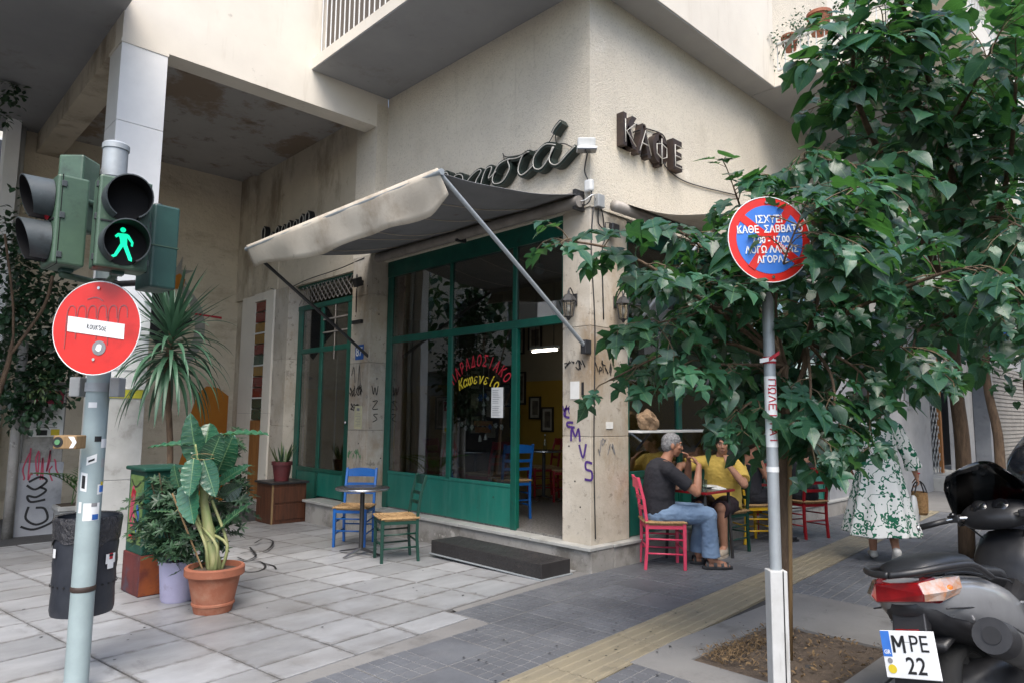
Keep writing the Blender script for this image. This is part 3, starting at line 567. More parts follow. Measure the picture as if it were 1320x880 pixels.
# drawn loops and letters on the slabs beside the terracotta pot
b = MB()
def on_floor(pts): return [Vector((p.x, p.y)) for p in (gnd(a, c, gz(6.8)) for a, c in pts)]
for st in ([(322, 705), (330, 712), (345, 708), (352, 698), (340, 694), (328, 700)], [(300, 728), (312, 736), (330, 737), (342, 731), (336, 724), (318, 723), (305, 728)], [(306, 718), (318, 722), (330, 716), (324, 711), (310, 713)], [(340, 726), (352, 729), (356, 734)]):
    pts = smooth_line([(p.x, p.y, 0) for p in on_floor(st)], 4); ribbon(b, [(p.x, p.y) for p in pts], 0.022, (0, 0, gz(6.8) + 0.004), (1, 0, 0), (0, 1, 0), 0.002)
tag(b.build('graffiti', 'ink_black', pavement), 'black looping scrawl sprayed on the marble slabs')

# ================================================================== corner building
B = thing('corner_building', (XW, YW, 0), 0, 'cream stucco corner building with the green-framed cafe on its ground floor', 'building')
def P(mb, name, mat, par=None, **kw): return mb.build(name, mat, par or B, world=True, **kw)
P(MB().box(XW, 5.62, YW, 8.20, 3.66, 9.5), 'wall', 'stucco')
P(MB().box(5.62, 12.0, YW, 4.66, 3.66, 9.5), 'wall', 'stucco')
P(MB().box(5.27, 5.6, 8.72, 13.0, 3.62, 6.0), 'wall', 'arcade_wall')
P(MB().box(5.255, 5.27, 11.35, 11.43, 3.62, 5.97), 'wall_joint', 'arcade_wall')
P(MB().box(1.6, 5.4, 13.0, 13.3, -0.4, 6.0), 'end_wall', 'end_wall')
P(MB().box(5.20, 5.27, 12.45, 13.0, 3.60, 5.97), 'pilaster', 'arcade_wall')
# upper storeys over the arcade, with their beams
P(MB().box(1.87, XW - 0.003, 8.20, 8.50, 5.62, 9.5), 'beam', 'plaster_smooth')
P(MB().box(1.87, 2.20, 8.50, 13.3, 5.62, 9.5), 'beam', 'arcade_wall')
P(MB().box(2.20, 5.27, 8.50, 13.0, 5.98, 6.2), 'arcade_ceiling', 'soffit_stained')
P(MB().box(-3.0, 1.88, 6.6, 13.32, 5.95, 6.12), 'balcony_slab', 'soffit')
# free column
c = MB()
col_o = P(MB().box(1.885, 2.335, 8.215, 8.66, -0.2, 5.6), 'column', 'column_marble')
for kk, (z0, z1) in enumerate(((-.15, 0.78), (0.785, 1.74), (1.745, 2.72), (2.725, 3.7), (3.705, 4.68), (4.685, 5.58))):
    MB().box(1.87, 2.35, 8.20, 8.68, z0, z1).build('cladding_panel', 'sill_marble' if kk < 2 else 'column_marble', col_o, world=True, bevel=0.004)
P(MB().box(1.862, 2.358, 8.192, 8.69, 5.58, 5.62), 'column_cap', 'plaster_smooth', col_o)
# pier carrying the house number, corner pier, small piers by the coloured window
def pier(x0, x1, y0, y1, cuts, mat='marble_clad', name='pier'):
    o = P(MB().box(x0 + 0.015, x1, y0 + 0.015, y1 - 0.015, cuts[0], cuts[-1]), name, 'concrete')
    for a, b_ in zip(cuts[:-1], cuts[1:]): MB().box(x0, x1 + 0.005, y0, y1, a + 0.002, b_ - 0.002).build('cladding_panel', mat, o, world=True, bevel=0.004)
    return o
PIER87 = pier(5.17, 5.6, 8.19, 8.70, (0.20, 1.28, 2.22, 3.18, 3.75))
P(MB().box(5.17, 5.6, 8.19, 8.72, 3.75, 5.96), 'pier', 'stucco')
CORNER = pier(5.375, 6.0, 4.415, 4.79, (0.235, 1.30, 2.42, 3.66), name='corner_pier')
pier(5.17, 5.55, 10.72, 11.22, (-0.16, 1.3, 2.4, 3.62))
pier(5.14, 5.55, 11.22, 11.52, (-0.16, 1.5, 3.62), 'plaster_smooth')
pier(5.18, 5.55, 12.02, 12.62, (-0.2, 1.5, 3.62), 'plaster_smooth')
P(MB().box(5.25, 5.5, 12.62, 13.0, -0.2, 3.6), 'pier', 'arcade_wall')
# plinth and marble sill along the shop front
pl = MB(); pl.box(5.285, 5.65, 4.335, 8.72, -0.2, 0.205); pl.box(5.65, 12, 4.335, 4.7, -0.2, 0.205); pl.box(5.10, 5.285, 8.0, 9.72, -0.25, 0.185)
plo = P(pl, 'plinth', 'concrete', bevel=0.012)
rs = random.Random(5); y = 4.325
while y < 8.1:                      # sill slabs, one of them broken and lifted
    l = rs.choice([0.95, 1.2, 0.8]); y1 = min(y + l, 8.1); dz = rs.uniform(0, .006)
    MB().box(5.255, 5.62, y + .003, y1 - .003, 0.206, 0.238 + dz).build('sill_slab', 'sill_marble', plo, world=True, bevel=0.005); y = y1
MB().box(5.06, 5.5, 8.10, 9.76, 0.187, 0.222).build('sill_slab', 'sill_marble', plo, world=True, bevel=0.006)
x = 5.63
while x < 12:
    MB().box(x, x + 1.17, 4.318, 4.66, 0.206, 0.236).build('sill_slab', 'sill_marble', plo, world=True, bevel=0.005); x += 1.175
P(MB().box(5.05, 5.5, 10.69, 11.25, -0.25, 0.06), 'pier_base', 'concrete', bevel=0.02)
# --- big shop window of the front
def rail(par, x, y0, y1, z0, z1, d=0.06, mat='green_paint', name='frame_bar'):
    return MB().box(x, x + d, y0, y1, z0, z1).build(name, mat, par, world=True, bevel=0.006)
SW = P(MB().box(5.42, 5.50, 4.81, 8.17, 3.44, 3.66), 'shop_window', 'green_paint')
XF = 5.425
rail(SW, XF, 8.05, 8.17, 0.24, 3.44, .08); rail(SW, XF, 4.795, 4.85, 2.56, 3.44); 
rail(SW, XF + .004, 4.85, 8.05, 2.49, 2.585)
for y0, y1, z0, z1 in ((6.70, 6.78, 0.72, 2.49), (6.72, 6.77, 2.585, 3.44), (5.53, 5.62, 0.24, 2.49), (5.55, 5.61, 2.585, 3.44)): rail(SW, XF, y0, y1, z0, z1)
rail(SW, XF + 0.008, 5.62, 8.05, 0.26, 0.70, .045, 'green_panel', 'kick_panel'); rail(SW, XF, 5.62, 8.05, 0.70, 0.74, .06, 'green_panel')
rail(SW, XF + .09, 7.90, 8.03, 0.74, 3.44, .03, 'stained_red', 'inner_post')
for y0, y1, z0, z1 in ((5.62, 6.70, 0.74, 2.49), (6.78, 8.05, 0.74, 2.49), (5.61, 6.72, 2.585, 3.44), (6.77, 8.05, 2.585, 3.44), (4.85, 5.55, 2.585, 3.44)):
    MB().box(XF + .02, XF + .026, y0, y1, z0, z1).build('pane', 'window_glass', SW, world=True)
# painted lettering, notice, hanging ornament on the pane
b = MB(); UY, UZ = Vector((0, -1, 0)), Vector((0, 0, 1)); wx = XF + .016
def arch_text(mb, body, cy, cz, R, half, size, shear=0.0, sx=1.0, fl=1.0):
    n = len(body)
    for k, ch in enumerate(body):
        a = -half + 2 * half * k / (n - 1)
        u = UY * cos(a) - UZ * sin(a) * fl; v = UZ * cos(a) + UY * sin(a)
        put_text(mb, ch, Vector((wx, cy, cz)) + UY * R * sin(a) + UZ * (R * (cos(a) - 1)), u, v, size, 0.0, shear, bold=0.0025, sx=sx)
arch_text(b, 'ΠΑΡΑΔΟΣΙΑΚΟ', 6.20, 2.15, 0.66, radians(47), 0.19, 0.2, 0.62)
P(b, 'painted_lettering', 'ink_red', SW)
b = MB(); arch_text(b, 'Καφενείο', 6.22, 1.935, 0.80, radians(24), 0.17, 0.35, 0.85); P(b, 'painted_lettering', 'ink_yellow', SW)
nb = P(MB().box(wx - .006, wx - .004, 5.76, 5.96, 1.48, 1.83), 'paper_notice', 'paper', SW)
b = MB()
for k in range(15):
    z = 1.80 - k * 0.021
    if k == 8: continue
    b.add([(wx - .0075, 5.94, z), (wx - .0075, 5.94 - rs.uniform(.09, .165), z), (wx - .0075, 5.94 - .1, z - .006), (wx - .0075, 5.94, z - .006)], [(0, 1, 2, 3)])
P(b, 'printed_lines', 'ink_grey', SW)
O = thing('wind_ornament', (5.54, 6.22, 1.75), 0, 'hanging ornament of blue flowers, white bells and a wooden fish behind the glass', 'ornament')
o_ = MB().tube([(5.54, 6.22, 2.3), (5.54, 6.22, 1.34)], .003, 4).build('cord', 'white_plastic', O, world=True)
def flower(c, r, mat):
    b = MB()
    for k in range(6):
        a = k * pi / 3; b.ell(Vector(c) + Vector((0, cos(a) * r * .6, sin(a) * r * .6)), (.008, r * .45, r * .25), Euler((a, 0, 0)), 8, 5)
    b.build('flower', mat, O, world=True, smooth=True)
flower((5.53, 6.26, 1.72), .05, 'ink_blue'); flower((5.53, 6.17, 1.74), .035, 'ink_blue'); flower((5.53, 6.13, 1.705), .03, 'white_plastic'); flower((5.53, 6.31, 1.70), .025, 'white_plastic')
for (yy, zz) in ((6.61, 1.39), (6.53, 1.35), (6.41, 1.36), (6.08, 1.37), (5.98, 1.39), (5.88, 1.37)): flower((5.53, yy, zz), .035, 'white_plastic' if yy != 6.08 else 'ink_blue')
MB().box(5.53, 5.55, 6.05, 6.38, 1.38, 1.44).build('wooden_plaque', 'wood_orange', O, world=True, bevel=.006)
MB().box(5.53, 5.55, 6.08, 6.36, 1.30, 1.365).build('wooden_plaque', 'wood_orange', O, world=True, bevel=.006)
for (yy, zz, l) in ((6.21, 1.64, .05), (6.21, 1.55, .08), (6.17, 1.25, .07), (6.27, 1.23, .08)): MB().lathe([(.004, l), (.018, l * .5), (.022, 0)], 10, (5.54, yy, zz - l / 2)).build('bell', 'white_plastic', O, world=True, smooth=True)
# --- recessed door of the front with its lattice
DW = P(MB().box(5.33, 5.42, 8.70, 10.72, 3.58, 3.64), 'shop_door', 'green_paint')
XD = 5.36
rail(DW, XD, 10.58, 10.72, -0.12, 3.22, .08); rail(DW, XD - .01, 8.72, 10.72, 3.20, 3.28, .09)
rail(DW, XD, 8.72, 10.58, 2.48, 2.56)
for y0, y1, z0, z1 in ((9.88, 9.97, 0.22, 3.2), (9.03, 9.14, 0.22, 3.2), (8.93, 9.0, .22, 2.48)): rail(DW, XD + .003, y0, y1, z0, z1)
rail(DW, XD + .01, 9.14, 9.88, 0.24, 0.60, .04, 'green_panel', 'kick_panel'); rail(DW, XD + .01, 9.97, 10.58, -.1, 0.60, .04, 'green_panel', 'kick_panel')
rail(DW, XD + .002, 9.14, 10.58, .60, .66)
for y0, y1, z0, z1 in ((9.14, 9.88, .66, 2.48), (9.97, 10.58, .66, 2.48), (9.97, 10.58, 2.56, 3.2), (9.14, 9.88, 2.56, 3.2), (8.72, 9.03, 2.56, 3.2)):
    MB().box(XD + .02, XD + .026, y0, y1, z0, z1).build('pane', 'window_glass', DW, world=True)
for zz in (2.78, 2.99): rail(DW, XD - .004, 9.14, 9.88, zz - .012, zz + .012, .02, 'roller_metal', 'glazing_bar')
rail(DW, XD - .004, 9.50, 9.515, 2.35, 3.2, .015, 'roller_metal', 'glazing_bar'); rail(DW, XD + .06, 9.5, 9.53, .66, 2.4, .02, 'roller_metal', 'glazing_bar')
MB().ell((XD - .02, 9.06, 1.38), (.025, .025, .025)).build('door_knob', 'chrome', DW, world=True, smooth=True)
for k in range(20):                 # lattice grille above the door
    for sgn in (1, -1):
        yb = 8.74 + (k - 2) * 0.125; a, c = Vector((5.31, yb, 3.29)), Vector((5.31, yb + sgn * .29, 3.58))
        lo, hi = 8.74, 10.70
        if min(a.y, c.y) < lo or max(a.y, c.y) > hi: continue
        MB().bar(a, c, .012, .006, up=(1, 0, 0)).build('lattice_bar', 'roller_metal', DW, world=True)
# coloured narrow window
CW = P(MB().box(5.15, 5.40, 11.52, 12.02, 3.48, 3.62), 'coloured_window', 'plaster_smooth')
zc = 3.48
for k in range(11):
    h = 0.19; mt = ('stained_red', 'stained_red', 'stained_amber', 'stained_amber', 'stained_red', 'stained_green', 'stained_amber', 'stained_red', 'stained_red', 'stained_green', 'stained_green')[k]
    MB().box(5.185, 5.197, 11.53, 12.01, zc - h + .012, zc - .012).build('pane', mt, CW, world=True)
    if k % 3 == 2: MB().box(5.165, 5.195, 11.52, 12.02, zc - h - .012, zc - h + .012).build('glazing_bar', 'white_plastic', CW, world=True)
    zc -= h
P(MB().box(5.175, 5.20, 11.525, 12.015, -.1, 1.38), 'wooden_panel', 'wood_orange', CW); P(MB().box(5.1, 5.4, 11.45, 12.6, -.25, .05), 'step', 'concrete', bevel=.01)
# mural on the end wall
MU = P(MB().prism([(4.3, -.1), (5.16, -.1), (5.16, 1.82), (4.95, 1.97), (4.75, 1.99), (4.6, 1.86), (4.5, 1.5), (4.42, .9), (4.3, .4)], (0, 12.996, 0), (1, 0, 0), (0, 0, 1), (0, -0.004, 0)), 'mural', 'mural_orange')
pts = []
for k in range(15): a = radians(80 - k * 160 / 14); pts.append((3.90 + .76 * cos(a), 3.02 + .86 * sin(a)))
for k in range(15): a = radians(-80 + k * 160 / 14); pts.append((3.74 + .74 * cos(a), 3.02 + .80 * sin(a)))
P(MB().prism(pts, (0, 12.994, 0), (1, 0, 0), (0, 0, 1), (0, -0.004, 0)), 'painted_moon', 'mural_grey', MU)
P(MB().prism([(3.35, 3.35), (3.75, 3.95), (4.45, 3.15), (3.9, 2.6)], (0, 12.992, 0), (1, 0, 0), (0, 0, 1), (0, -0.003, 0)), 'painted_diamond', 'ink_black', MU)
pts = [((.30 if k % 2 == 0 else .09) * cos(radians(k * 30 + 15)) + 4.12, (.34 if k % 2 == 0 else .1) * sin(radians(k * 30 + 15)) + 4.0) for k in range(12)]
P(MB().prism(pts, (0, 12.99, 0), (1, 0, 0), (0, 0, 1), (0, -0.003, 0)), 'painted_star', 'mural_grey', MU)
P(MB().prism([(4.05, 3.7), (4.22, 3.72), (4.26, 3.9), (4.16, 4.0), (4.04, 3.92)], (0, 12.987, 0), (1, 0, 0), (0, 0, 1), (0, -0.002, 0)), 'painted_star', 'mural_orange', MU)
P(MB().prism([(4.4, 3.28), (4.95, 3.25), (4.95, 3.29), (4.4, 3.31)], (0, 12.987, 0), (1, 0, 0), (0, 0, 1), (0, -0.002, 0)), 'painted_line', 'ink_red', MU)
# posters and paint on the free column
P(MB().box(1.88, 2.345, 8.188, 8.199, 1.95, 3.1), 'white_board', 'sign_white', col_o); P(MB().box(1.95, 2.35, 8.190, 8.199, 1.65, 1.74), 'yellow_paint_stripe', 'mural_yellow', col_o)
# --- interior of the cafe
P(MB().box(5.45, 12.0, 4.66, 13.0, 0.20, 0.262), 'interior_floor', 'terrazzo')
P(MB().box(5.62, 12.0, 4.66, 13.0, 3.62, 3.66), 'interior_ceiling', 'beige_wall')
BW = P(MB().box(9.2, 9.4, 4.66, 13.0, 0.26, 2.15), 'interior_wall', 'yellow_wall'); P(MB().box(9.2, 9.4, 4.66, 13.0, 2.15, 3.62), 'interior_wall', 'beige_wall')
P(MB().box(5.6, 9.2, 12.6, 12.8, 0.26, 2.0), 'interior_wall', 'yellow_wall'); P(MB().box(5.6, 9.2, 12.6, 12.8, 2.0, 3.62), 'interior_wall', 'beige_wall')
P(MB().box(7.4, 8.22, 8.75, 8.95, 0.26, 3.62), 'interior_partition', 'dark_interior')
# --- right-hand front: windows behind the seated guests
RW = P(MB().box(6.0, 12.0, 4.47, 4.55, 3.44, 3.66), 'shop_window', 'green_paint')
def railY(x0, x1, z0, z1, y=4.46, d=.06, mat='green_paint', name='frame_bar'): return MB().box(x0, x1, y, y + d, z0, z1).build(name, mat, RW, world=True, bevel=.006)
for x0 in (6.01, 7.05, 8.1, 9.15, 10.2, 11.2): railY(x0, x0 + .08, .24, 3.44)
for x0 in (6.09, 7.13, 8.18, 9.23, 10.28):
    x1 = x0 + .95; railY(x0, x1, .24, .85, 4.475, .04, 'green_panel', 'kick_panel'); railY(x0, x1, .85, .92); railY(x0, x1, 2.49, 2.58)
    for z0, z1 in ((.92, 2.49), (2.58, 3.44)): MB().box(x0, x1, 4.485, 4.491, z0, z1).build('pane', 'window_glass', RW, world=True)
P(MB().box(11.28, 12.0, YW + .01, 4.7, .23, 3.66), 'pier', 'grey_marble')
MB().box(6.03, 8.9, 4.26, 4.45, 1.335, 1.36).build('shelf', 'white_plastic', RW, world=True, bevel=.004)
for x0 in (6.2, 7.4, 8.6): MB().bar((x0, 4.45, 1.15), (x0, 4.28, 1.335), .02, .02).build('shelf_bracket', 'black_metal', RW, world=True)
# --- overhanging bay on the right, balconies
P(MB().box(5.37, 8.96, 4.04, YW - .002, 6.1, 9.5), 'bay', 'plaster_smooth')
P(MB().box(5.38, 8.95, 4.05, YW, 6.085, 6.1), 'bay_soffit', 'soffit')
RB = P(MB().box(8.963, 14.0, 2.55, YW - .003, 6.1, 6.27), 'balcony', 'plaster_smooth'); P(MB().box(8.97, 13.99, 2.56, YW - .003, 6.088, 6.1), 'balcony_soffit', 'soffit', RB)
def railing(par, pts, z0, z1, step=.105, mat='white_plastic', r=.009):
    for a, c in zip(pts[:-1], pts[1:]):
        a, c = Vector((*a, 0)), Vector((*c, 0)); L_ = (c - a).length; n = max(1, int(L_ / step))
        MB().bar(a + Vector((0, 0, z1)), c + Vector((0, 0, z1)), .05, .03).build('handrail', mat, par, world=True, bevel=.004)
        MB().bar(a + Vector((0, 0, z0)), c + Vector((0, 0, z0)), .04, .03).build('bottom_rail', mat, par, world=True, bevel=.004)
        for k in range(n + 1):
            p = a + (c - a) * k / n; MB().tube([p + Vector((0, 0, z0)), p + Vector((0, 0, z1))], r, 6, caps=False).build('baluster', mat, par, world=True)
railing(RB, [(9.0, 4.0), (9.0, 2.6), (11.0, 2.6)], 6.34, 6.72)
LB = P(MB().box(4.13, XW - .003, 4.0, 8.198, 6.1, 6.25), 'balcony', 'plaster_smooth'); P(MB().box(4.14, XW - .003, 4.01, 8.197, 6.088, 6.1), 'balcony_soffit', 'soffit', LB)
railing(LB, [(4.24, 8.16), (4.24, 5.2)], 6.33, 7.25, .115)
P(MB().box(4.30, 4.31, 5.2, 8.14, 6.30, 7.2), 'privacy_canvas', 'canvas_grey', LB)
P(MB().box(5.33, 5.358, 6.2, 8.1, 6.26, 8.6), 'balcony_shutter', 'shutter_brown', LB)
for k in range(30): MB().box(5.318, 5.33, 6.25, 8.05, 6.35 + k * .075, 6.40 + k * .075).build('shutter_slat', 'shutter_brown', LB, world=True)
# drain pipe at the far end of the arcade
P(MB().tube([(1.66, 12.9, -.2), (1.66, 12.9, 6.0)], .05, 10), 'drain_pipe', 'white_plastic', smooth=True)
P(MB().box(1.42, 1.60, 12.6, 13.0, -.2, 5.95), 'end_pilaster', 'column_marble')

# ================================================================== graffiti on the piers
def scrawl(name, mat, strokes, o, u, v, w, par, label, n=4):
    b = MB()
    for st in strokes: ribbon(b, [(p.x, p.y) for p in smooth_line([(a, c, 0) for a, c in st], n)], w, o, u, v)
    return tag(P(b, name, mat, par), label)
def rscr(r, n, w, h, k=7):
    out = []
    for i in range(n):
        x = w * i / n; out.append([(x + r.uniform(-.02, .05), r.uniform(0, h)) for _ in range(k)])
    return out
r_ = random.Random(21)
ox = 5.1675
scrawl('graffiti', 'ink_black', rscr(r_, 6, .34, .17) + [[(.02, .3), (.08, .42), (.12, .2)], [(.2, .12), (.22, .45), (.26, .15)]], (ox, 8.66, 1.75), (0, -1, 0), (0, 0, 1), .012, PIER87, 'black tag scribbled on the house-number pier')
scrawl('graffiti', 'ink_black', rscr(r_, 5, .26, .1), (ox, 8.64, 1.55), (0, -1, 0), (0, 0, 1), .012, PIER87, 'lower black tag on the house-number pier')
oy = 8.1875
scrawl('graffiti', 'ink_black', [[(0, .52), (.03, .40), (.05, .5), (.08, .39), (.10, .52)], [(.02, .30), (.10, .31), (.02, .2), (.11, .2)], [(.03, .02), (.1, .06), (.04, .12), (.11, .13)]], (5.22, oy, 1.38), (1, 0, 0), (0, 0, 1), .012, PIER87, 'thin black letters on the side of the pier')
scrawl('graffiti', 'ink_green', rscr(r_, 6, .36, .14, 5), (ox, 8.66, .88), (0, -1, 0), (0, 0, 1), .012, PIER87, 'faint green scribble low on the pier')
ox = 5.3725
def ltr(d, o): return [[(a + o[0], c + o[1]) for a, c in s] for s in d]
PUR = ltr([[(.07, .0), (0, .02), (.01, .09), (.07, .09)], ], (.03, .46)) + ltr([[(.10, 0), (0, .01)], [(0, .01), (0, .05), (.08, .05)]], (.07, .36)) + ltr([[(0, 0), (.01, .13), (.06, .05), (.10, .13), (.12, .0)]], (.12, .22)) + ltr([[(0, .13), (.05, 0), (.09, .14)]], (.23, .06)) + ltr([[(.10, .16), (.02, .17), (.02, .10), (.09, .08), (.09, 0), (.0, .0)]], (.30, -.15))
scrawl('graffiti', 'ink_purple', PUR, (ox, 4.79, 1.03), (0, -1, 0), (0, 0, 1), .024, CORNER, 'purple stepped letters on the corner pier')
scrawl('graffiti', 'ink_purple', [[(.0, .06), (.02, 0), (.05, .07), (.03, -.05)], [(.09, .06), (.07, .03), (.09, -.02)]], (ox, 4.78, 1.55), (0, -1, 0), (0, 0, 1), .012, CORNER, 'small purple tag on the corner pier')
scrawl('graffiti', 'ink_black', rscr(r_, 6, .30, .10, 4), (ox, 4.76, 1.98), (0, -1, 0), (0, 0, 1), .011, CORNER, 'black scribbled numerals on the corner pier')
scrawl('graffiti', 'ink_black', rscr(r_, 5, .30, .18, 4), (5.45, 4.4125, 1.9), (1, 0, 0), (0, 0, 1), .011, CORNER, 'black scribbles on the street side of the corner pier')
scrawl('graffiti', 'ink_grey', rscr(r_, 4, .3, .2, 4), (5.5, 4.4125, 1.1), (1, 0, 0), (0, 0, 1), .012, CORNER, 'faded grey scribbles on the street side of the corner pier')
P(MB().box(5.368, 5.374, 8.0, 8.0001, 0, .0001), 'chip', 'concrete', CORNER) if False else None
P(MB().box(5.369, 5.374, 4.56, 4.68, 1.68, 1.86), 'paper_remnant', 'paper', CORNER); P(MB().box(5.369, 5.374, 4.50, 4.53, 1.72, 1.85), 'paper_remnant', 'ink_black', CORNER)
P(MB().box(5.62, 5.73, 4.407, 4.414, 1.38, 1.45), 'paper_remnant', 'paper', CORNER)
P(MB().box(5.162, 5.168, 8.33, 8.52, 1.30, 1.62), 'paper_remnant', 'paper_yellow', PIER87)
b = MB()
for k in range(9): b.box(5.160, 5.1615, 8.36, 8.49 - (k % 3) * .02, 1.34 + k * .022, 1.345 + k * .022)
b.box(5.160, 5.1615, 8.39, 8.46, 1.55, 1.59); P(b, 'printed_lines', 'ink_grey', PIER87)
NP = thing('house_number_plate', (5.165, 8.44, 2.38), 0, 'small dark enamel plate with house number 87', 'number plate')
MB().box(5.158, 5.168, 8.34, 8.55, 2.27, 2.48).build('plate', 'ink_blue', NP, world=True, bevel=.004)
b = MB(); put_text(b, '87', (5.156, 8.445, 2.375), UY, UZ, .17, bold=.004); b.build('digits', 'sign_white', NP, world=True)
for k, (a, c) in enumerate([(480, 505), (486, 540), (489, 412), (484, 600), (470, 540)]): pass
b = MB()
for (yy, zz) in ((4.5, 2.0), (4.62, .9), (4.7, 1.4), (4.55, .6)): b.lathe([(.012, 0), (.010, .004), (0, .004)], 8, (0, 0, 0)); nv = len(b.v); 
b = MB()
for (yy, zz) in ((4.52, 2.2), (4.62, .85), (4.70, 1.2), (4.55, .6), (4.6, 3.0)): b.tube([(5.373, yy, zz), (5.378, yy, zz)], .009, 8)
P(b, 'fixing_holes', 'ink_black', CORNER)
b = MB()
for (xx, zz) in ((5.3, 2.9), (5.4, .9), (5.3, 2.0)): b.tube([(xx, 8.187, zz), (xx, 8.192, zz)], .01, 8)
for (yy, zz) in ((8.4, 1.1), (8.6, 2.9), (8.3, 3.3)): b.tube([(5.168, yy, zz), (5.174, yy, zz)], .01, 8)
P(b, 'fixing_holes', 'ink_black', PIER87)
# ================================================================== neighbouring and opposite buildings
def windows_on(par, frame, cols, rows, w, h, mat='dark_glass'):
    o, u, v, n = frame
    for cx in cols:
        for cz in rows:
            c = o + u * cx + v * cz
            f = MB().obox(c - n * .02, u * (w / 2 + .07), v * (h / 2 + .07), n * .05).build('window', 'white_plastic', par, world=True)
            MB().obox(c + n * .04, u * (w / 2), v * (h / 2), n * .006).build('pane', 'shop_dark', f, world=True)
            MB().obox(c + n * .08 - v * (h / 2 + .09), u * (w / 2 + .12), v * .03, n * .10).build('sill', 'plaster_smooth', f, world=True)
# next house along the right-hand pavement: grey marble ground floor with shops
NB = thing('street_building', (12.0, 4.5, 0), 0, 'next building along the pavement with grey marble shop front and lattice gate', 'building')
def Q(mb, name, mat, **kw): return mb.build(name, mat, NB, world=True, **kw)
Q(MB().box(12.003, 40, 4.52, 4.8, 3.5, 16), 'wall', 'facade_far_white')
for x0, x1 in ((12.003, 12.5), (14.2, 16.9), (19.9, 20.6), (22.4, 23.0), (33, 34)): Q(MB().box(x0, x1, 4.42, 4.8, -.05, 3.5), 'marble_pier', 'grey_marble', bevel=.01)
Q(MB().box(12.5, 40, 4.55, 4.8, 3.1, 3.5), 'fascia', 'grey_marble')
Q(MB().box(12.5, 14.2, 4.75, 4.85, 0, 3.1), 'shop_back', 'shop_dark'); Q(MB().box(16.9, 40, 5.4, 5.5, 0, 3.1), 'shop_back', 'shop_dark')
Q(MB().box(16.9, 22.4, 4.2, 5.4, -.05, .28), 'step', 'sill_marble', bevel=.02)
f = Q(MB().box(15.35, 15.85, 4.395, 4.42, 1.72, 2.2), 'vent_window', 'grey_plastic'); MB().box(15.42, 15.78, 4.388, 4.396, 1.79, 2.13).build('pane', 'shop_dark', f, world=True)
for k in range(3): MB().box(15.5 + k * .1, 15.515 + k * .1, 4.38, 4.388, 1.79, 2.13).build('bar', 'white_plastic', f, world=True)
gt = Q(MB().box(17.0, 19.8, 4.60, 4.64, 2.9, 3.05), 'lattice_gate', 'grey_plastic')
for k in range(24):
    for sg in (1, -1):
        x0 = 17.0 + k * .24 - 1.2; a, c = Vector((x0, 4.62, .3 if sg > 0 else 2.9)), Vector((x0 + 2.0, 4.62, 2.9 if sg > 0 else .3))
        d = c - a; t0 = max(0, (17.0 - a.x) / d.x); t1 = min(1, (18.3 - a.x) / d.x)
        if t1 > t0: MB().bar(a + d * t0, a + d * t1, .02, .012, up=(0, 1, 0)).build('lattice_bar', 'grey_plastic', gt, world=True)
Q(MB().box(18.3, 18.42, 4.58, 4.66, .3, 2.95), 'gate_post', 'wood_orange'); Q(MB().box(20.7, 21.2, 4.55, 4.7, .3, 2.9), 'shop_door', 'shutter_brown')
sh = Q(MB().box(23.0, 33, 4.56, 4.6, 0, 3.1), 'roller_shutter', 'shutter_grey')
for k in range(26): MB().box(23.0, 33, 4.535, 4.56, .05 + k * .118, .13 + k * .118).build('shutter_slat', 'shutter_grey', sh, world=True)
windows_on(NB, (Vector((12, 4.52, 0)), Vector((1, 0, 0)), Vector((0, 0, 1)), Vector((0, -1, 0))), (2, 5, 8, 12, 16), (5.2, 8.3, 11.4), 1.3, 1.6)
for z0 in (6.6, 9.7, 12.8):
    bl = Q(MB().box(14.5, 26, 3.1, 4.52, z0 - .16, z0), 'balcony', 'facade_far_white'); MB().box(14.5, 26, 3.1, 3.14, z0, z0 + .5).build('parapet', 'facade_far_white', bl, world=True)
    railing(bl, [(14.5, 4.5), (14.5, 3.12), (22, 3.12)], z0 + .55, z0 + .95, .14)
# blue shop sign hung out over the pavement
SG = thing('shop_sign', (20.7, 4.2, 3.4), 0, 'blue and white shop sign jutting out beyond the trees', 'sign')
MB().box(20.68, 20.76, 3.35, 4.3, 3.25, 3.75).build('sign_box', 'sign_blue', SG, world=True, bevel=.02); MB().box(20.66, 20.68, 3.45, 4.25, 3.46, 3.58).build('lettering', 'sign_white', SG, world=True)
MB().bar((20.72, 4.3, 3.6), (20.72, 4.55, 3.6), .05, .05).build('bracket', 'black_metal', SG, world=True)
# pale building closing the view on the left, beyond the arcade
LBg = thing('background_building', (2.0, 24, -.4), 0, 'pale building in the background past the arcade end', 'building')
MB().box(-6, 9, 24, 30, -.6, 14).build('wall', 'facade_far_white', LBg, world=True)
windows_on(LBg, (Vector((-6, 24, 0)), Vector((1, 0, 0)), Vector((0, 0, 1)), Vector((0, -1, 0))), (2, 5.3, 8.4, 11), (2.0, 5.2, 8.4), 1.2, 1.7)
# house across the street on the left: seen mirrored in the shop window
OB = thing('opposite_building', (-9, 20, -.13), 0, 'beige building across the street mirrored in the cafe window', 'building')
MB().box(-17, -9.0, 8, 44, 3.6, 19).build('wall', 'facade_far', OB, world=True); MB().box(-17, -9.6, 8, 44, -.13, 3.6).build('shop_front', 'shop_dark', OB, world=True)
for y in range(9, 44, 5): MB().box(-9.6, -9.0, y, y + .6, -.13, 3.6).build('pier', 'facade_far', OB, world=True)
windows_on(OB, (Vector((-9, 0, 0)), Vector((0, -1, 0)), Vector((0, 0, 1)), Vector((1, 0, 0))), [-(10 + 3.4 * k) for k in range(10)], (5.6, 8.9, 12.2, 15.5), 1.3, 2.0)
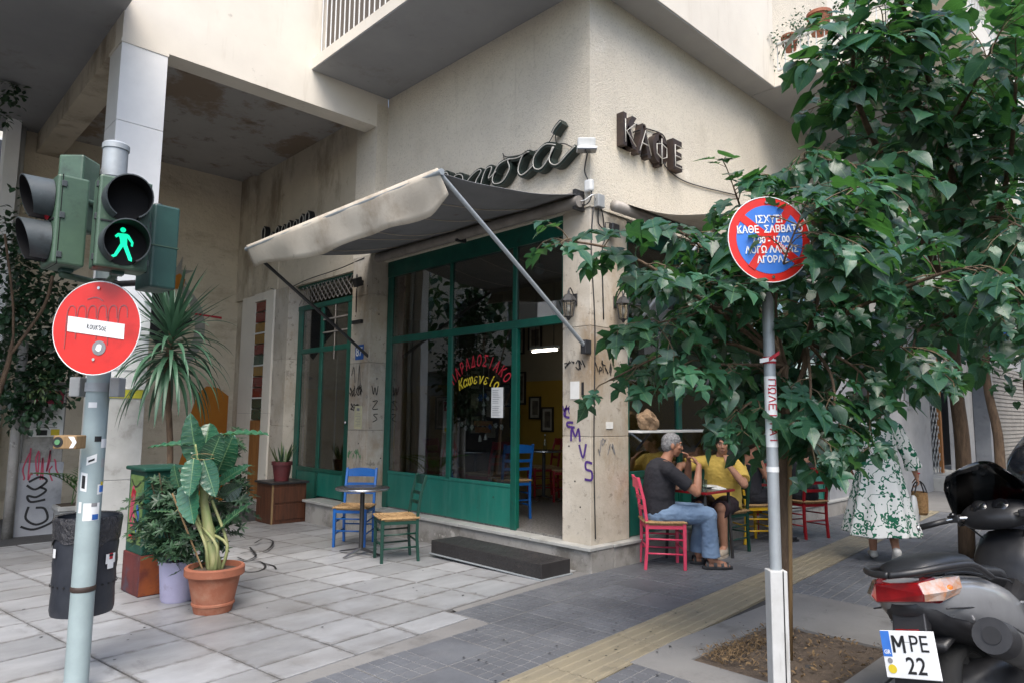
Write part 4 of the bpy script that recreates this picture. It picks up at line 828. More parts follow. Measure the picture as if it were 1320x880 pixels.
# houses across the right-hand street, behind the camera
OB2 = thing('opposite_building', (14, -13, -.13), 0, 'cream apartment house across the side street behind the viewer', 'building')
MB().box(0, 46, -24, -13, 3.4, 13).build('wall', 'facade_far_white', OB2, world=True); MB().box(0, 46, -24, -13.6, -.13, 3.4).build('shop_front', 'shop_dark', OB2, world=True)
windows_on(OB2, (Vector((0, -13, 0)), Vector((1, 0, 0)), Vector((0, 0, 1)), Vector((0, 1, 0))), [2 + 3.6 * k for k in range(12)], (5.4, 8.6, 11.4), 1.3, 1.9)
# house closing the view at the far end of the side street
EB = thing('background_building', (60, 0, -.13), 0, 'pale apartment house closing the far end of the side street', 'building')
MB().box(60, 66, -13, 16, -.13, 18).build('wall', 'facade_far', EB, world=True)
windows_on(EB, (Vector((60, 0, 0)), Vector((0, -1, 0)), Vector((0, 0, 1)), Vector((-1, 0, 0))), [-12, -8, -4, 0, 4, 8], (3, 6.4, 9.8, 13), 1.4, 2.0)

# ================================================================== awnings
AW = thing('awning', (5.30, 6.35, 3.72), 0, 'cream drop-arm awning with hanging valance over the cafe front', 'awning')
def A(mb, name, mat, **kw): return mb.build(name, mat, AW, world=True, **kw)
BX, BZ = 3.42, 3.52
A(MB().tube([(5.26, 4.46, 3.70), (5.26, 8.30, 3.70)], .062, 14), 'roller', 'roller_metal', smooth=True, auto=50)
A(MB().box(5.22, 5.34, 4.52, 8.28, 3.775, 3.80), 'roller_cover', 'roller_metal')
for y in (4.50, 6.4, 8.25): A(MB().box(5.22, 5.365, y - .02, y + .02, 3.62, 3.83), 'roller_bracket', 'black_metal')
A(MB().tube([(BX, 4.40, BZ), (BX, 8.30, BZ)], .028, 10), 'front_bar', 'steel_galv', smooth=True, auto=50)
for y in (4.44, 8.24):
    A(MB().tube([(5.33, y, 2.2), (4.4, y, 2.85), (BX, y, BZ)], .021, 10), 'arm', 'steel_galv' if y < 5 else 'black_metal', smooth=True, auto=50); A(MB().box(5.29, 5.38, y - .035, y + .035, 2.13, 2.27), 'arm_bracket', 'black_metal', bevel=.006)
cl = MB(); nx, ny = 14, 40
for i in range(nx + 1):
    for j in range(ny + 1):
        t = i / nx; s = j / ny; y = 4.48 + s * 3.76
        x = BX + (5.24 - BX) * t; z = BZ + .015 + (3.755 - BZ) * t - (.10 + .035 * sin(s * 5 * pi)) * sin(pi * t) * (1 - .4 * abs(2 * s - 1)) + .012 * noise.noise(Vector((x * 2, y * 1.5, 0)))
        cl.v.append(Vector((x, y, z)))
for i in range(nx):
    for j in range(ny): a = i * (ny + 1) + j; cl.f.append((a, a + 1, a + ny + 2, a + ny + 1)); cl.mi.append(0)
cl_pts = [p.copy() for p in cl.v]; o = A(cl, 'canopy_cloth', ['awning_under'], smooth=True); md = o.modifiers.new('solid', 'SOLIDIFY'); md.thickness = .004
for sj in (7, 14, 20, 27, 34):       # sewn seams of the cloth
    A(MB().tube([cl_pts[i * (ny + 1) + sj] - Vector((0, 0, .005)) for i in range(nx + 1)], .005, 5), 'seam', 'awning_cloth', smooth=True)
va = MB(); nv = 60
for j in range(nv + 1):
    s = j / nv; y = 4.42 + s * 3.82; drop = .30 + .05 * sin(s * 4.0) + .05 * sin(s * 11 + 1) * .5 + (.10 * (1 - s / .06) if s < .06 else 0) * -1.2
    for k in range(7):
        t = k / 6; va.v.append(Vector((BX - .03 + .03 * sin(t * 2) + .05 * t * noise.noise(Vector((y * 2.2, t, 5))) + .10 * t * t, y, BZ + .03 - drop * t)))
for j in range(nv):
    for k in range(6): a = j * 7 + k; va.f.append((a, a + 1, a + 8, a + 7)); va.mi.append(0)
o = A(va, 'valance', 'awning_cloth', smooth=True); md = o.modifiers.new('solid', 'SOLIDIFY'); md.thickness = .004
AW2 = thing('awning', (7.5, 4.34, 3.72), 0, 'half open grey awning over the side-street windows', 'awning')
MB().tube([(5.62, 4.29, 3.70), (10.6, 4.29, 3.70)], .06, 12).build('roller', 'roller_metal', AW2, world=True, smooth=True)
MB().tube([(5.75, 3.25, 3.42), (10.6, 3.25, 3.42)], .025, 10).build('front_bar', 'steel_galv', AW2, world=True, smooth=True)
cl = MB()
for i in range(9):
    for j in range(31):
        t = i / 8; x = 5.80 + j / 30 * 4.75; cl.v.append(Vector((x, 3.25 + 1.02 * t, 3.44 + .32 * t - .06 * sin(pi * t))))
for i in range(8):
    for j in range(30): a = i * 31 + j; cl.f.append((a, a + 1, a + 32, a + 31)); cl.mi.append(0)
o = cl.build('canopy_cloth', 'awning_cloth', AW2, world=True, smooth=True); md = o.modifiers.new('solid', 'SOLIDIFY'); md.thickness = .004
cl = MB()
for j in range(31):
    x = 5.80 + j / 30 * 4.75
    for t in (0, .5, 1): cl.v.append(Vector((x, 3.235 - .01 * t, 3.43 - .2 * t)))
for j in range(30):
    for k in range(2): a = j * 3 + k; cl.f.append((a, a + 1, a + 4, a + 3)); cl.mi.append(0)
cl.build('valance', 'awning_cloth', AW2, world=True, smooth=True)
for x in (5.9, 10.4): MB().tube([(x, 4.38, 2.3), (x, 3.25, 3.42)], .018, 8).build('arm', 'steel_galv', AW2, world=True, smooth=True)

# ================================================================== neon script and block-letter signs
def zp(a, b): return (540 + a / 5.739, 150 + b / 5.739)
NS = thing('script_sign', (5.30, 5.9, 4.2), 0, 'dark green script neon lettering on the wall above the awning', 'sign')
def script(name, pts, w=.055, d=.10, xo=5.345, mat='sign_green_black', par=NS, zpix=True):
    q = [onX(*zp(a, b), 5.30) for a, b in pts] if zpix else [Vector((5.3, y, z)) for y, z in pts]
    q = smooth_line(q, 5); b = MB(); N = len(q); rings = []
    for i, p in enumerate(q):
        t = (q[min(i + 1, N - 1)] - q[max(i - 1, 0)]).normalized(); n = Vector((0, -t.z, t.y)) * w / 2
        rings.append([Vector((xo - d, p.y, p.z)) + n, Vector((xo - d, p.y, p.z)) - n, Vector((xo, p.y, p.z)) - n, Vector((xo, p.y, p.z)) + n])
    b.loft(rings); o = b.build(name, mat, par, world=True)
    MB().tube([Vector((xo - d - .012, p.y, p.z)) for p in q], .007, 5).build('neon_tube', 'neon_glass', o, world=True, smooth=True)
    return o
script('letter', [(1040, 225), (960, 225), (885, 310), (880, 390), (930, 400), (985, 330), (1020, 240)])
script('letter', [(1030, 240), (995, 320), (1010, 365), (1060, 365), (1130, 290), (1185, 235)])
script('letter', [(1078, 52), (1040, 95), (1015, 140)], w=.07)
script('letter', [(845, 275), (800, 300), (765, 400), (780, 445), (820, 430), (880, 370)])
script('letter', [(700, 325), (620, 370), (575, 470), (590, 510), (650, 490), (700, 400), (690, 335), (760, 320), (835, 275)])
script('letter', [(480, 560), (500, 470), (530, 400), (570, 390), (545, 470), (600, 420)])
script('letter', [(360, 530), (420, 450), (470, 410), (490, 420), (450, 500), (480, 540)])
script('letter', [(240, 520), (300, 450), (350, 450), (350, 520), (300, 560)])
script('letter', [(40, 520), (120, 440), (175, 425), (190, 470), (140, 530)])
script('letter', [(150, 500), (215, 430), (245, 440), (240, 500), (280, 520)])
cable('wire', [onX(*zp(a, b), 5.33) for a, b in ((620, 275), (640, 300), (700, 298), (800, 275), (930, 230), (1000, 130))], .006, 'black_metal', NS)
cable('wire', [onX(*zp(a, b), 5.33) for a, b in ((1010, 130), (1020, 200), (1080, 205), (1150, 240))], .006, 'black_metal', NS)
cable('wire', [onX(*zp(a, b), 5.33) for a, b in ((622, 275), (630, 320), (620, 350))], .006, 'black_metal', NS)
NS2 = thing('script_sign', (5.22, 11, 4.7), 0, 'black script letters on the arcade wall mostly behind the awning', 'sign')
for k, (y0, dz) in enumerate(((11.85, .12), (11.5, -.05), (11.28, .02), (11.05, .0), (10.85, .03), (10.62, .0), (10.4, .05), (10.2, .06))):
    script('letter', [(y0 + .06, 4.52 + dz), (y0 + .07, 4.66 + dz), (y0, 4.72 + dz), (y0 - .06, 4.66 + dz), (y0 - .05, 4.5 + dz), (y0 - .14, 4.45 + dz)], .05, .08, 5.265, 'ink_black', NS2, False)
KS = thing('block_letter_sign', (6.5, 4.38, 4.6), 0, 'brown metal block letters KAΦE with neon tubes on the side wall', 'sign')
for ch, px, py in (('Κ', 810.5, 172), ('Α', 830, 184), ('Φ', 851, 196), ('Ε', 873, 203.5)):
    c = onY(px, py, 4.31); b = MB(); put_text(b, ch, (c.x, 4.35, c.z), (1, 0, 0), (0, 0, 1), .46, .045, bold=.018, sx=.78); o = b.build('letter', 'dark_brown_metal', KS, world=True)
    vs, fs = text_geo(ch, .36); 
    b = MB(); loops = {}
    S = {'Κ': [[(-.09, -.13), (-.09, .13)], [(.1, .13), (-.07, 0), (.1, -.13)]], 'Α': [[(-.11, -.13), (0, .13), (.11, -.13)], [(-.06, -.03), (.06, -.03)]],
         'Φ': [[(0, -.15), (0, .15)], [(0, .09), (-.1, .06), (-.1, -.05), (0, -.09), (.1, -.05), (.1, .06), (0, .09)]], 'Ε': [[(.09, .13), (-.08, .13), (-.08, -.13), (.09, -.13)], [(-.08, 0), (.07, 0)]]}[ch]
    for st in S: MB().tube([(c.x + a * 1.0, 4.285, c.z + e) for a, e in st], .006, 6).build('neon_tube', 'neon_glass', o, world=True, smooth=True)
    for a, e in ((-.08, .12), (.06, -.12)): MB().tube([(c.x + a, 4.30, c.z + e), (c.x + a, 4.40, c.z + e)], .008, 6).build('stand_off', 'black_metal', o, world=True)
cable('wire', [onY(a, e, 4.385) for a, e in ((800, 153), (830, 165), (856, 176), (859, 205), (858, 215), (875, 230), (900, 240), (950, 252))], .008, 'black_metal', KS)

# ================================================================== lamps, floodlight, wiring at the corner
def lantern(loc, nrm, label, k_=.84):
    x, y, z = loc; L_ = thing('wall_lantern', loc, atan2(nrm[1], nrm[0]), label, 'lamp', 'old lanterns on the corner pier')
    MB().lathe([(.0, .225), (.012, .22), (.016, .19), (.05, .17), (.10, .105), (.105, .09), (.0, .095)], 6, (.13, 0, 0)).build('cap', 'black_metal', L_)
    MB().lathe([(.085, .09), (.055, -.10)], 6, (.13, 0, 0)).build('lamp_glass', 'lamp_glass', L_)
    for k in range(6):
        a = k * pi / 3; MB().bar((.13 + .088 * cos(a), .088 * sin(a), .09), (.13 + .057 * cos(a), .057 * sin(a), -.10), .009, .009).build('glazing_bar', 'black_metal', L_)
    MB().lathe([(.0, -.15), (.012, -.145), (.03, -.115), (.06, -.10), (.0, -.098)], 6, (.13, 0, 0)).build('base', 'black_metal', L_)
    MB().tube(smooth_line([(.0, 0, .12), (.05, 0, .20), (.10, 0, .26), (.13, 0, .22)], 5), .008, 6).build('bracket', 'black_metal', L_, smooth=True)
    MB().box(-.004, .012, -.03, .03, .05, .2).build('wall_plate', 'black_metal', L_, bevel=.004)
    MB().ell((.13, 0, .0), (.025, .025, .05)).build('bulb', 'white_plastic', L_, smooth=True); L_.scale = (k_, k_, k_)
lantern((5.372, 4.61, 2.60), (-1, 0), 'black six-sided lantern on the awning side of the corner pier')
lantern((5.78, 4.412, 2.60), (0, -1), 'black six-sided lantern on the street side of the corner pier')
FL = thing('floodlight', (5.34, 4.40, 4.25), 0, 'white floodlight box mounted high on the building corner', 'lamp')
MB().obox((5.25, 4.36, 4.27), (.03, .03, 0), (.065, -.065, 0), (-.015, -.015, .06)).build('housing', 'white_plastic', FL, world=True, bevel=.012)
MB().obox((5.215, 4.325, 4.205), (.045, .045, 0), (.072, -.072, 0), (0, 0, .012)).build('lens_frame', 'white_plastic', FL, world=True, bevel=.004)
MB().obox((5.215, 4.325, 4.19), (.04, .04, 0), (.066, -.066, 0), (0, 0, .006)).build('lens', 'black_gloss', FL, world=True)
MB().bar((5.36, 4.43, 4.27), (5.27, 4.37, 4.27), .03, .03).build('bracket', 'grey_plastic', FL, world=True)
cable('cable', [(5.28, 4.37, 4.2), (5.33, 4.45, 4.05), (5.34, 4.42, 3.95), (5.33, 4.37, 3.85), (5.33, 4.36, 3.8)], .007, 'black_plastic', FL)
JB = thing('junction_box', (5.33, 4.42, 3.75), 0, 'black junction box with loose cables at the top of the corner pier', 'junction box')
MB().box(5.27, 5.36, 4.47, 4.59, 3.69, 3.80).build('box', 'black_plastic', JB, world=True, bevel=.01)
MB().box(5.30, 5.36, 4.34, 4.44, 3.80, 3.93).build('insulator', 'white_plastic', JB, world=True, bevel=.02); MB().box(5.42, 5.53, 4.34, 4.41, 3.66, 3.80).build('box', 'grey_plastic', JB, world=True, bevel=.01)
for k, pts in enumerate(([(5.31, 4.5, 3.7), (5.3, 4.42, 3.66), (5.33, 4.37, 3.72), (5.34, 4.36, 3.85)], [(5.3, 4.5, 3.72), (5.27, 4.4, 3.70), (5.33, 4.34, 3.76), (5.42, 4.38, 3.74)], [(5.5, 4.38, 3.7), (5.58, 4.40, 3.55), (5.60, 4.405, 3.35), (5.56, 4.405, 3.2), (5.58, 4.405, 2.5)], [(5.47, 4.38, 3.68), (5.50, 4.40, 3.5), (5.62, 4.39, 3.45)], [(5.40, 4.39, 3.66), (5.38, 4.405, 3.2), (5.44, 4.408, 2.4), (5.42, 4.409, 1.2), (5.44, 4.409, .3)])):
    cable('cable', pts, .007, 'white_plastic' if k == 1 else 'black_plastic', JB)
SP = thing('small_spotlight', (5.66, 4.40, 3.44), 0, 'small black spotlight on the street side of the corner pier', 'lamp')
MB().box(5.61, 5.73, 4.30, 4.36, 3.38, 3.52).build('housing', 'black_plastic', SP, world=True, bevel=.012); MB().bar((5.66, 4.415, 3.44), (5.66, 4.36, 3.44), .03, .03).build('bracket', 'black_metal', SP, world=True)
MB().tube([(5.56, 4.36, 3.36), (5.56, 4.36, 3.52), (5.62, 4.34, 3.52)], .006, 5).build('yoke', 'black_metal', SP, world=True)
DL = thing('wall_spotlight', (5.17, 8.45, 3.35), 0, 'small black spotlight on the house-number pier', 'lamp')
MB().obox((5.08, 8.42, 3.36), (.05, 0, .02), (0, .055, 0), (-.02, 0, .06)).build('housing', 'black_plastic', DL, world=True, bevel=.01); MB().bar((5.17, 8.42, 3.38), (5.1, 8.42, 3.37), .03, .03).build('bracket', 'black_metal', DL, world=True)
cable('cable', [(5.16, 8.60, 3.36), (5.15, 8.56, 3.5), (5.15, 8.52, 3.36), (5.15, 8.56, 3.25), (5.16, 8.57, 2.95)], .008, 'black_plastic', DL)
cable('cable', [(5.16, 8.4, 3.72), (5.2, 9.2, 3.68), (5.22, 10.2, 3.66), (5.2, 11.0, 3.58), (5.24, 11.6, 3.7)], .008, 'black_plastic', DL)
MB().box(5.12, 5.17, 8.38, 8.62, 2.78, 2.83).build('junction_strip', 'black_plastic', DL, world=True, bevel=.006)
# ================================================================== traffic light pole
PD = 3.72
pb = at(98, 880, PD); PX, PY = pb.x, pb.y
ptop = at(138, 158, PD)
TL = thing('traffic_light', (PX, PY, 0), 0, 'grey pole with green pedestrian signals and a no-entry disc', 'traffic light')
def T(mb, name, mat, par=TL, **kw): return mb.build(name, mat, par, world=True, **kw)
ZT = ptop.z
pole = T(MB().lathe([(.059, -.12), (.059, 1.75), (.055, 1.80), (.054, ZT)], 28, (PX, PY, 0)), 'pole', 'pole_paint', smooth=True)
T(MB().lathe([(.066, ZT - .62), (.066, ZT - .03), (.072, ZT - .03), (.072, ZT), (.060, ZT + .012), (0, ZT + .015)], 28, (PX, PY, 0)), 'pole_sleeve', 'steel_galv', pole, smooth=True, auto=40)
for z in (ZT - .18, ZT - .42): T(MB().lathe([(.067, z - .02), (.071, z - .02), (.071, z + .02), (.067, z + .02)], 28, (PX, PY, 0)), 'sleeve_band', 'steel_galv', pole, smooth=True, auto=40)
T(MB().lathe([(.059, .52), (.0625, .525), (.0625, .545), (.059, .55)], 28, (PX, PY, 0)), 'weld_band', 'dark_brown_metal', pole, smooth=True)
RT = RM @ Vector((1, 0, 0)); RT.z = 0; RT.normalize(); BK = Vector((FW.x, FW.y, 0)).normalized(); UP = Vector((0, 0, 1))   # right and away, seen from the street corner
def head(c, face, name, lit, label):
    """two-light pedestrian head, centre c, lenses towards 'face'"""
    f = Vector(face).normalized(); s = f.cross(UP).normalized() * -1
    h = T(MB().obox(c, s * .122, f * .075, UP * .24), name, 'signal_green', bevel=.012); tag(h, label)
    T(MB().obox(Vector(c) + f * .077, s * .108, f * .004, UP * .004), 'seam', 'black_plastic', h)
    for k, zc in enumerate((.118, -.112)):
        o = Vector(c) + f * .078 + UP * zc; n = 26; rr = .112
        b = MB(); outer, inner, o0, i0 = [], [], [], []
        for q in range(n + 1):
            a = radians(-62) + radians(304) * q / n; d = s * cos(a) + UP * sin(a); L_ = .132 * (.56 + .48 * (0.5 + .5 * sin(a))) 
            o0.append(o + d * rr); outer.append(o + d * rr * .97 + f * L_); inner.append(o + d * (rr - .006) * .97 + f * L_); i0.append(o + d * (rr - .006))
        m = n + 1; b.add(o0 + outer + inner + i0, [(q, q + 1, m + q + 1, m + q) for q in range(n)] + [(m + q, m + q + 1, 2 * m + q + 1, 2 * m + q) for q in range(n)])
        b.m = 1; b.add(inner + i0, [(q, q + 1, m + q + 1, m + q) for q in range(n)])
        T(b, 'visor', ['visor', 'visor_in'], h, smooth=True, auto=40)
        b = MB(); b.add([o + f * .004 + (s * cos(2 * pi * q / 24) + UP * sin(2 * pi * q / 24)) * (rr - .004) for q in range(24)], [tuple(range(24))])
        lens = T(b, 'lens', 'visor_in' if lit else ('lens_red' if k == 0 else 'lens_off'), h)
        if lit and k == 1:
            b = MB(); oo = o + f * .008; S_ = 1.12
            def pl(pts): b.add([oo + s * (x * S_) + UP * (y * S_) for x, y in pts], [tuple(range(len(pts)))])
            pl([(.012 * cos(a * pi / 5) - .004, .066 + .012 * sin(a * pi / 5)) for a in range(10)])
            pl([(-.024, .048), (.014, .050), (.016, .0), (-.010, -.006), (-.014, .02)])
            pl([(.010, .05), (.022, .046), (.042, .014), (.040, -.006), (.032, -.004), (.032, .010), (.014, .032)])
            pl([(-.024, .048), (-.036, .034), (-.03, .026), (-.016, .036)])
            pl([(-.012, .0), (.004, -.004), (-.024, -.060), (-.050, -.074), (-.054, -.064), (-.034, -.052)])
            pl([(-.002, -.004), (.016, .0), (.040, -.062), (.040, -.076), (.026, -.072), (.022, -.060)])
            T(b, 'walking_figure', 'walk_lit', h)
    for zc in (.19, .02, -.19):
        for sd in (1, -1): T(MB().obox(Vector(c) + s * .124 * sd + UP * zc + f * .045, s * .006, f * .012, UP * .016), 'latch', 'visor', h, bevel=.002)
    T(MB().obox(Vector(c) + f * .052, s * .1235, f * .002, UP * .2405), 'door_seam', 'visor_in', h)
    for zc in (.245, -.245):
        T(MB().obox(Vector(c) - f * .02 + UP * zc, s * .03, f * .03, UP * .014), 'hinge', 'signal_green_back', h, bevel=.004)
    return h
hc = at(156, 292, PD - .12); hf = -BK * .76 + RT * .65
head(hc, hf, 'signal_head', True, 'pedestrian head with the lit green walking man')
hc2 = at(84, 290, PD - .02); head(hc2, -BK * .72 - RT * .69, 'signal_head', False, 'pedestrian head turned left with a dull red lens')
h3 = at(203, 322, PD + .16); f3 = BK * .75 + RT * .66; s3 = f3.cross(UP).normalized()
h = T(MB().obox(h3, s3 * .108, f3 * .07, UP * .235), 'signal_head', 'signal_green_back', bevel=.012); tag(h, 'back of a green pedestrian head')
T(MB().obox(h3, s3 * .111, f3 * .072, UP * .003), 'seam', 'signal_green', h)
h4 = at(100, 252, PD + .14); h_ = T(MB().obox(h4, RT * .07, BK * .08, UP * .21), 'signal_head', 'signal_green', bevel=.012); tag(h_, 'green signal head behind the left one')
T(MB().lathe([(.09, 0), (.09, .14), (.085, .14), (.085, 0)], 20, (0, 0, 0)), 'visor', 'visor', h_) if False else None
for z in (hc.z + .20, hc.z - .24):
    pc = Vector((PX, PY, z))
    for tgt in (hc, hc2, h3): T(MB().tube([pc, Vector((tgt.x, tgt.y, z))], .018, 8), 'bracket_arm', 'black_metal' if tgt is h3 else 'signal_green', smooth=True)
    T(MB().lathe([(.056, z - .025), (.068, z - .025), (.068, z + .025), (.056, z + .025)], 20, (PX, PY, 0)), 'clamp', 'black_metal', smooth=True, auto=40)
# no-entry disc
sc_ = at(124, 422.5, PD - .13); nf = (-BK * .99 - RT * .10 + UP * .0).normalized(); su = UP.cross(nf).normalized() ; su = su if su.dot(RT) > 0 else -su
def disc(name, c, n, u, v, r, th, mat, par, seg=48):
    return T(MB().prism([(r * cos(2 * pi * k / seg), r * sin(2 * pi * k / seg)) for k in range(seg)], c, u, v, -n * th), name, mat, par)
RD = .2455
dd = disc('no_entry_sign', sc_, nf, su, UP, RD, .004, 'sign_red', TL)
T(MB().tube([sc_ + (su * cos(2 * pi * k / 48) + UP * sin(2 * pi * k / 48)) * RD - nf * .002 for k in range(49)], .0035, 5, caps=False), 'rim', 'sign_white', dd, smooth=True)
T(MB().obox(sc_ + nf * .002 + UP * .00 - su * .0, su * .160 - UP * .022, UP * .040, nf * .0015), 'white_bar', 'sign_white', dd)
b = MB(); hwr = random.Random(8); u_b = (su * .99 - UP * .136).normalized(); HG = {'K': [[(0, 1), (.05, -1)], [(.7, .9), (.05, .05), (.75, -.9)]], 'O': [[(.4, .9), (0, .2), (.2, -.8), (.65, -.6), (.75, .3), (.4, .9)]], 'U': [[(0, .9), (.05, -.5), (.35, -.95), (.65, -.4), (.7, .9)]], 'S': [[(.7, .7), (.3, .95), (.05, .5), (.6, -.1), (.6, -.8), (.0, -.8)]], 'E': [[(.7, .85), (.1, .8), (.05, -.85), (.7, -.8)], [(.08, .0), (.55, .05)]]}
for k, ch in enumerate('KOUKSOE'):
    for st in HG[ch]:
        p_ = [((k - 3.4) * .0165 + a * .0145 + hwr.uniform(-.001, .001) + .008, c * .0125 + hwr.uniform(-.0015, .0015)) for a, c in st]; q_ = smooth_line([(a, c, 0) for a, c in p_], 3) if ch in 'OUS' else [Vector((a, c, 0)) for a, c in p_]
        ribbon(b, [(p.x, p.y) for p in q_], .0036, sc_ + nf * .0022, u_b, UP, .002)
T(b, 'marker_scribble', 'ink_black', dd)
gr = []
for k in range(6): x0 = -.17 + k * .058; gr += [[(x0, -.02 - .04 * (k % 2)), (x0 + .003, .08), (x0 + .02, .115), (x0 + .045, .105), (x0 + .052, .05)]]
b = MB()
for st in gr + [[(-.17, -.11), (-.165, .07)], [(-.06, .15), (-.01, .16), (.03, .14)], [(.07, -.09), (.065, .06)]]: ribbon(b, [(p.x, p.y) for p in smooth_line([(a, c, 0) for a, c in st], 4)], .005, sc_ + nf * .0004, su, UP, .002)
T(b, 'marker_scribble', 'tail_red', dd)
st_ = disc('round_sticker', sc_ + nf * .003 - UP * .105 + su * .025, nf, su, UP, .038, .002, 'ink_grey', dd, 20)
T(MB().prism([(.020 * cos(k * .7) * (1 if k % 2 else .75), .020 * sin(k * .7)) for k in range(9)], sc_ + nf * .0042 - UP * .105 + su * .025, su, UP, -nf * .001), 'round_sticker', 'sign_white', dd)
for zc in (.21, -.165): disc('bolt', sc_ + nf * .006 + UP * zc - su * .0, nf, su, UP, .008, .005, 'chrome', dd, 10)
T(MB().obox(sc_ - nf * .06, su * .02, nf * .06, UP * .02), 'sign_clamp', 'steel_galv', dd)
# clamp with side boxes under the disc, push button, stickers
z = at(110, 497, PD).z; T(MB().lathe([(.059, z - .025), (.066, z - .025), (.066, z + .025), (.059, z + .025)], 24, (PX, PY, 0)), 'clamp', 'steel_galv', smooth=True, auto=40)
for sx, w in ((-.115, .03), (.11, .028)): T(MB().obox(Vector((PX, PY, z)) + RT * sx, RT * w, BK * .035, UP * .055), 'side_box', 'grey_plastic', bevel=.006)
bp = at(90, 569, PD - .03); bx_ = T(MB().obox(bp, RT * .062, BK * .045, UP * .036), 'push_button_box', 'stake_wood', bevel=.006)
disc('button_plate', bp - BK * .047 - RT * .035, -BK, RT, UP, .028, .003, 'ink_black', bx_, 20); disc('button', bp - BK * .052 - RT * .035, -BK, RT, UP, .014, .006, 'ink_green', bx_, 16)
T(MB().prism([(.02, .03), (.05, .03), (.066, .0), (.05, -.03), (.03, -.03), (.045, 0)], bp - BK * .0485, RT, UP, BK * .002), 'arrow_mark', 'sign_white', bx_)
def wrap(px, py, w, h, mat, par=TL, tilt=0.0, rad=.0600, name='sticker'):
    """a paper sticker bent round the pole"""
    c = at(px, py, PD); a0 = atan2(c.y - PY, c.x - PX); off = max(-1, min(1, (c - Vector((PX, PY, c.z))).dot(RT) / rad)); d0 = (-BK * sqrt(1 - off * off) + RT * off); a0 = atan2(d0.y, d0.x)
    b = MB(); n = 6; half = w / rad / 2
    for k in range(n + 1):
        a = a0 - half + 2 * half * k / n; dz = tilt * (k / n - .5) * w
        for e in (-1, 1): b.v.append(Vector((PX + cos(a) * rad, PY + sin(a) * rad, c.z + e * h / 2 + dz)))
    for k in range(n): b.f.append((2 * k, 2 * k + 2, 2 * k + 3, 2 * k + 1)); b.mi.append(0)
    return T(b, name, mat, pole, smooth=True)
wrap(110, 661, .085, .095, 'sign_white'); wrap(113, 668, .035, .03, 'ink_blue', rad=.0607); wrap(99, 622, .04, .10, 'sign_white', tilt=-.2); wrap(99, 622, .02, .07, 'ink_black', rad=.0607, tilt=-.2)
wrap(117, 632, .055, .055, 'sign_white', tilt=.1); wrap(117, 632, .035, .035, 'sign_blue', rad=.0607); wrap(122, 625, .02, .02, 'ink_yellow', rad=.0610)
wrap(107, 593, .05, .045, 'sign_white', tilt=.4); wrap(107, 594, .03, .012, 'ink_black', rad=.0607, tilt=.4); wrap(118, 572, .05, .05, 'sign_white'); wrap(112, 566, .035, .03, 'ink_black', rad=.0607); wrap(124, 598, .03, .05, 'grey_plastic')
wrap(104, 521, .045, .03, 'sign_white'); wrap(96, 655, .02, .06, 'sign_white'); wrap(112, 652, .03, .02, 'ink_grey', rad=.0609)
# litter bin hung behind the pole
bc = at(110, 725, 4.02); zb, zt_ = at(110, 790, 3.95).z, at(110, 668, 4.0).z
BN = thing('litter_bin', (bc.x, bc.y, zb), 0, 'black ribbed plastic litter bin hanging on the signal pole', 'litter bin')
R1, R0 = .166, .158; H_ = zt_ - zb
bd = T(MB().lathe([(0, 0), (R0, 0), (R0 + .006, .03)] + [(R0 + (R1 - R0) * t / 10 + (.004 if t % 2 else 0), .03 + (H_ - .03) * t / 10) for t in range(1, 11)] + [(R1 + .008, H_), (R1 + .008, H_ + .012), (R1 - .004, H_ + .012), (R1 - .006, H_ - .03), (R0, .05), (0, .05)], 36, (bc.x, bc.y, zb)), 'bin_body', 'bin_plastic', BN, smooth=True, auto=45)
b = MB(); n = 60
for k in range(n):
    a = 2 * pi * k / n
    for q, (r, zz) in enumerate(((R1 - .01, H_ + .012), (R1 + .006, H_ + .018), (R1 + .013, H_), (R1 + .010, H_ - .05), (R1 + .007, H_ - .13 - .02 * sin(3 * a) - .015 * sin(7 * a)))):
        rr = r + .004 * noise.noise(Vector((cos(a) * 6, sin(a) * 6, zz * 12))); b.v.append(Vector((bc.x + rr * cos(a), bc.y + rr * sin(a), zb + zz)))
for k in range(n):
    for q in range(4): k2 = (k + 1) % n; b.f.append((k * 5 + q, k2 * 5 + q, k2 * 5 + q + 1, k * 5 + q + 1)); b.mi.append(0)
T(b, 'bin_liner', 'bag_film', BN, smooth=True)
def binpatch(px, py, w, h, mat, lift=0.0):
    c = at(px, py, 3.9); zc = c.z; rad = R0 + (R1 - R0) * (zc - zb) / H_ + .009 + lift; off = (c - Vector((bc.x, bc.y, c.z))).dot(RT) / rad; off = max(-.98, min(.98, off)); d0 = -BK * sqrt(1 - off * off) + RT * off; a0 = atan2(d0.y, d0.x); b = MB()
    for k in range(6):
        a = a0 - w / rad / 2 + w / rad * k / 5
        for e in (-1, 1): b.v.append(Vector((bc.x + cos(a) * rad, bc.y + sin(a) * rad, zc + e * h / 2)))
    for k in range(5): b.f.append((2 * k, 2 * k + 2, 2 * k + 3, 2 * k + 1)); b.mi.append(0)
    T(b, 'sticker', mat, BN, smooth=True)
binpatch(140, 723, .07, .055, 'sign_white'); binpatch(135, 720, .025, .035, 'ink_red', .001); binpatch(143, 719, .03, .012, 'ink_black', .001); binpatch(143, 731, .045, .045, 'sign_white', .0005); binpatch(72, 712, .03, .05, 'sign_white')
for k in range(26):
    a = 2 * pi * k / 26; T(MB().tube([Vector((bc.x + cos(a) * (R0 + .008), bc.y + sin(a) * (R0 + .008), zb + .17)), Vector((bc.x + cos(a) * (R0 + .0125), bc.y + sin(a) * (R0 + .0125), zb + .17))], .006, 6), 'drain_hole', 'ink_black', BN)
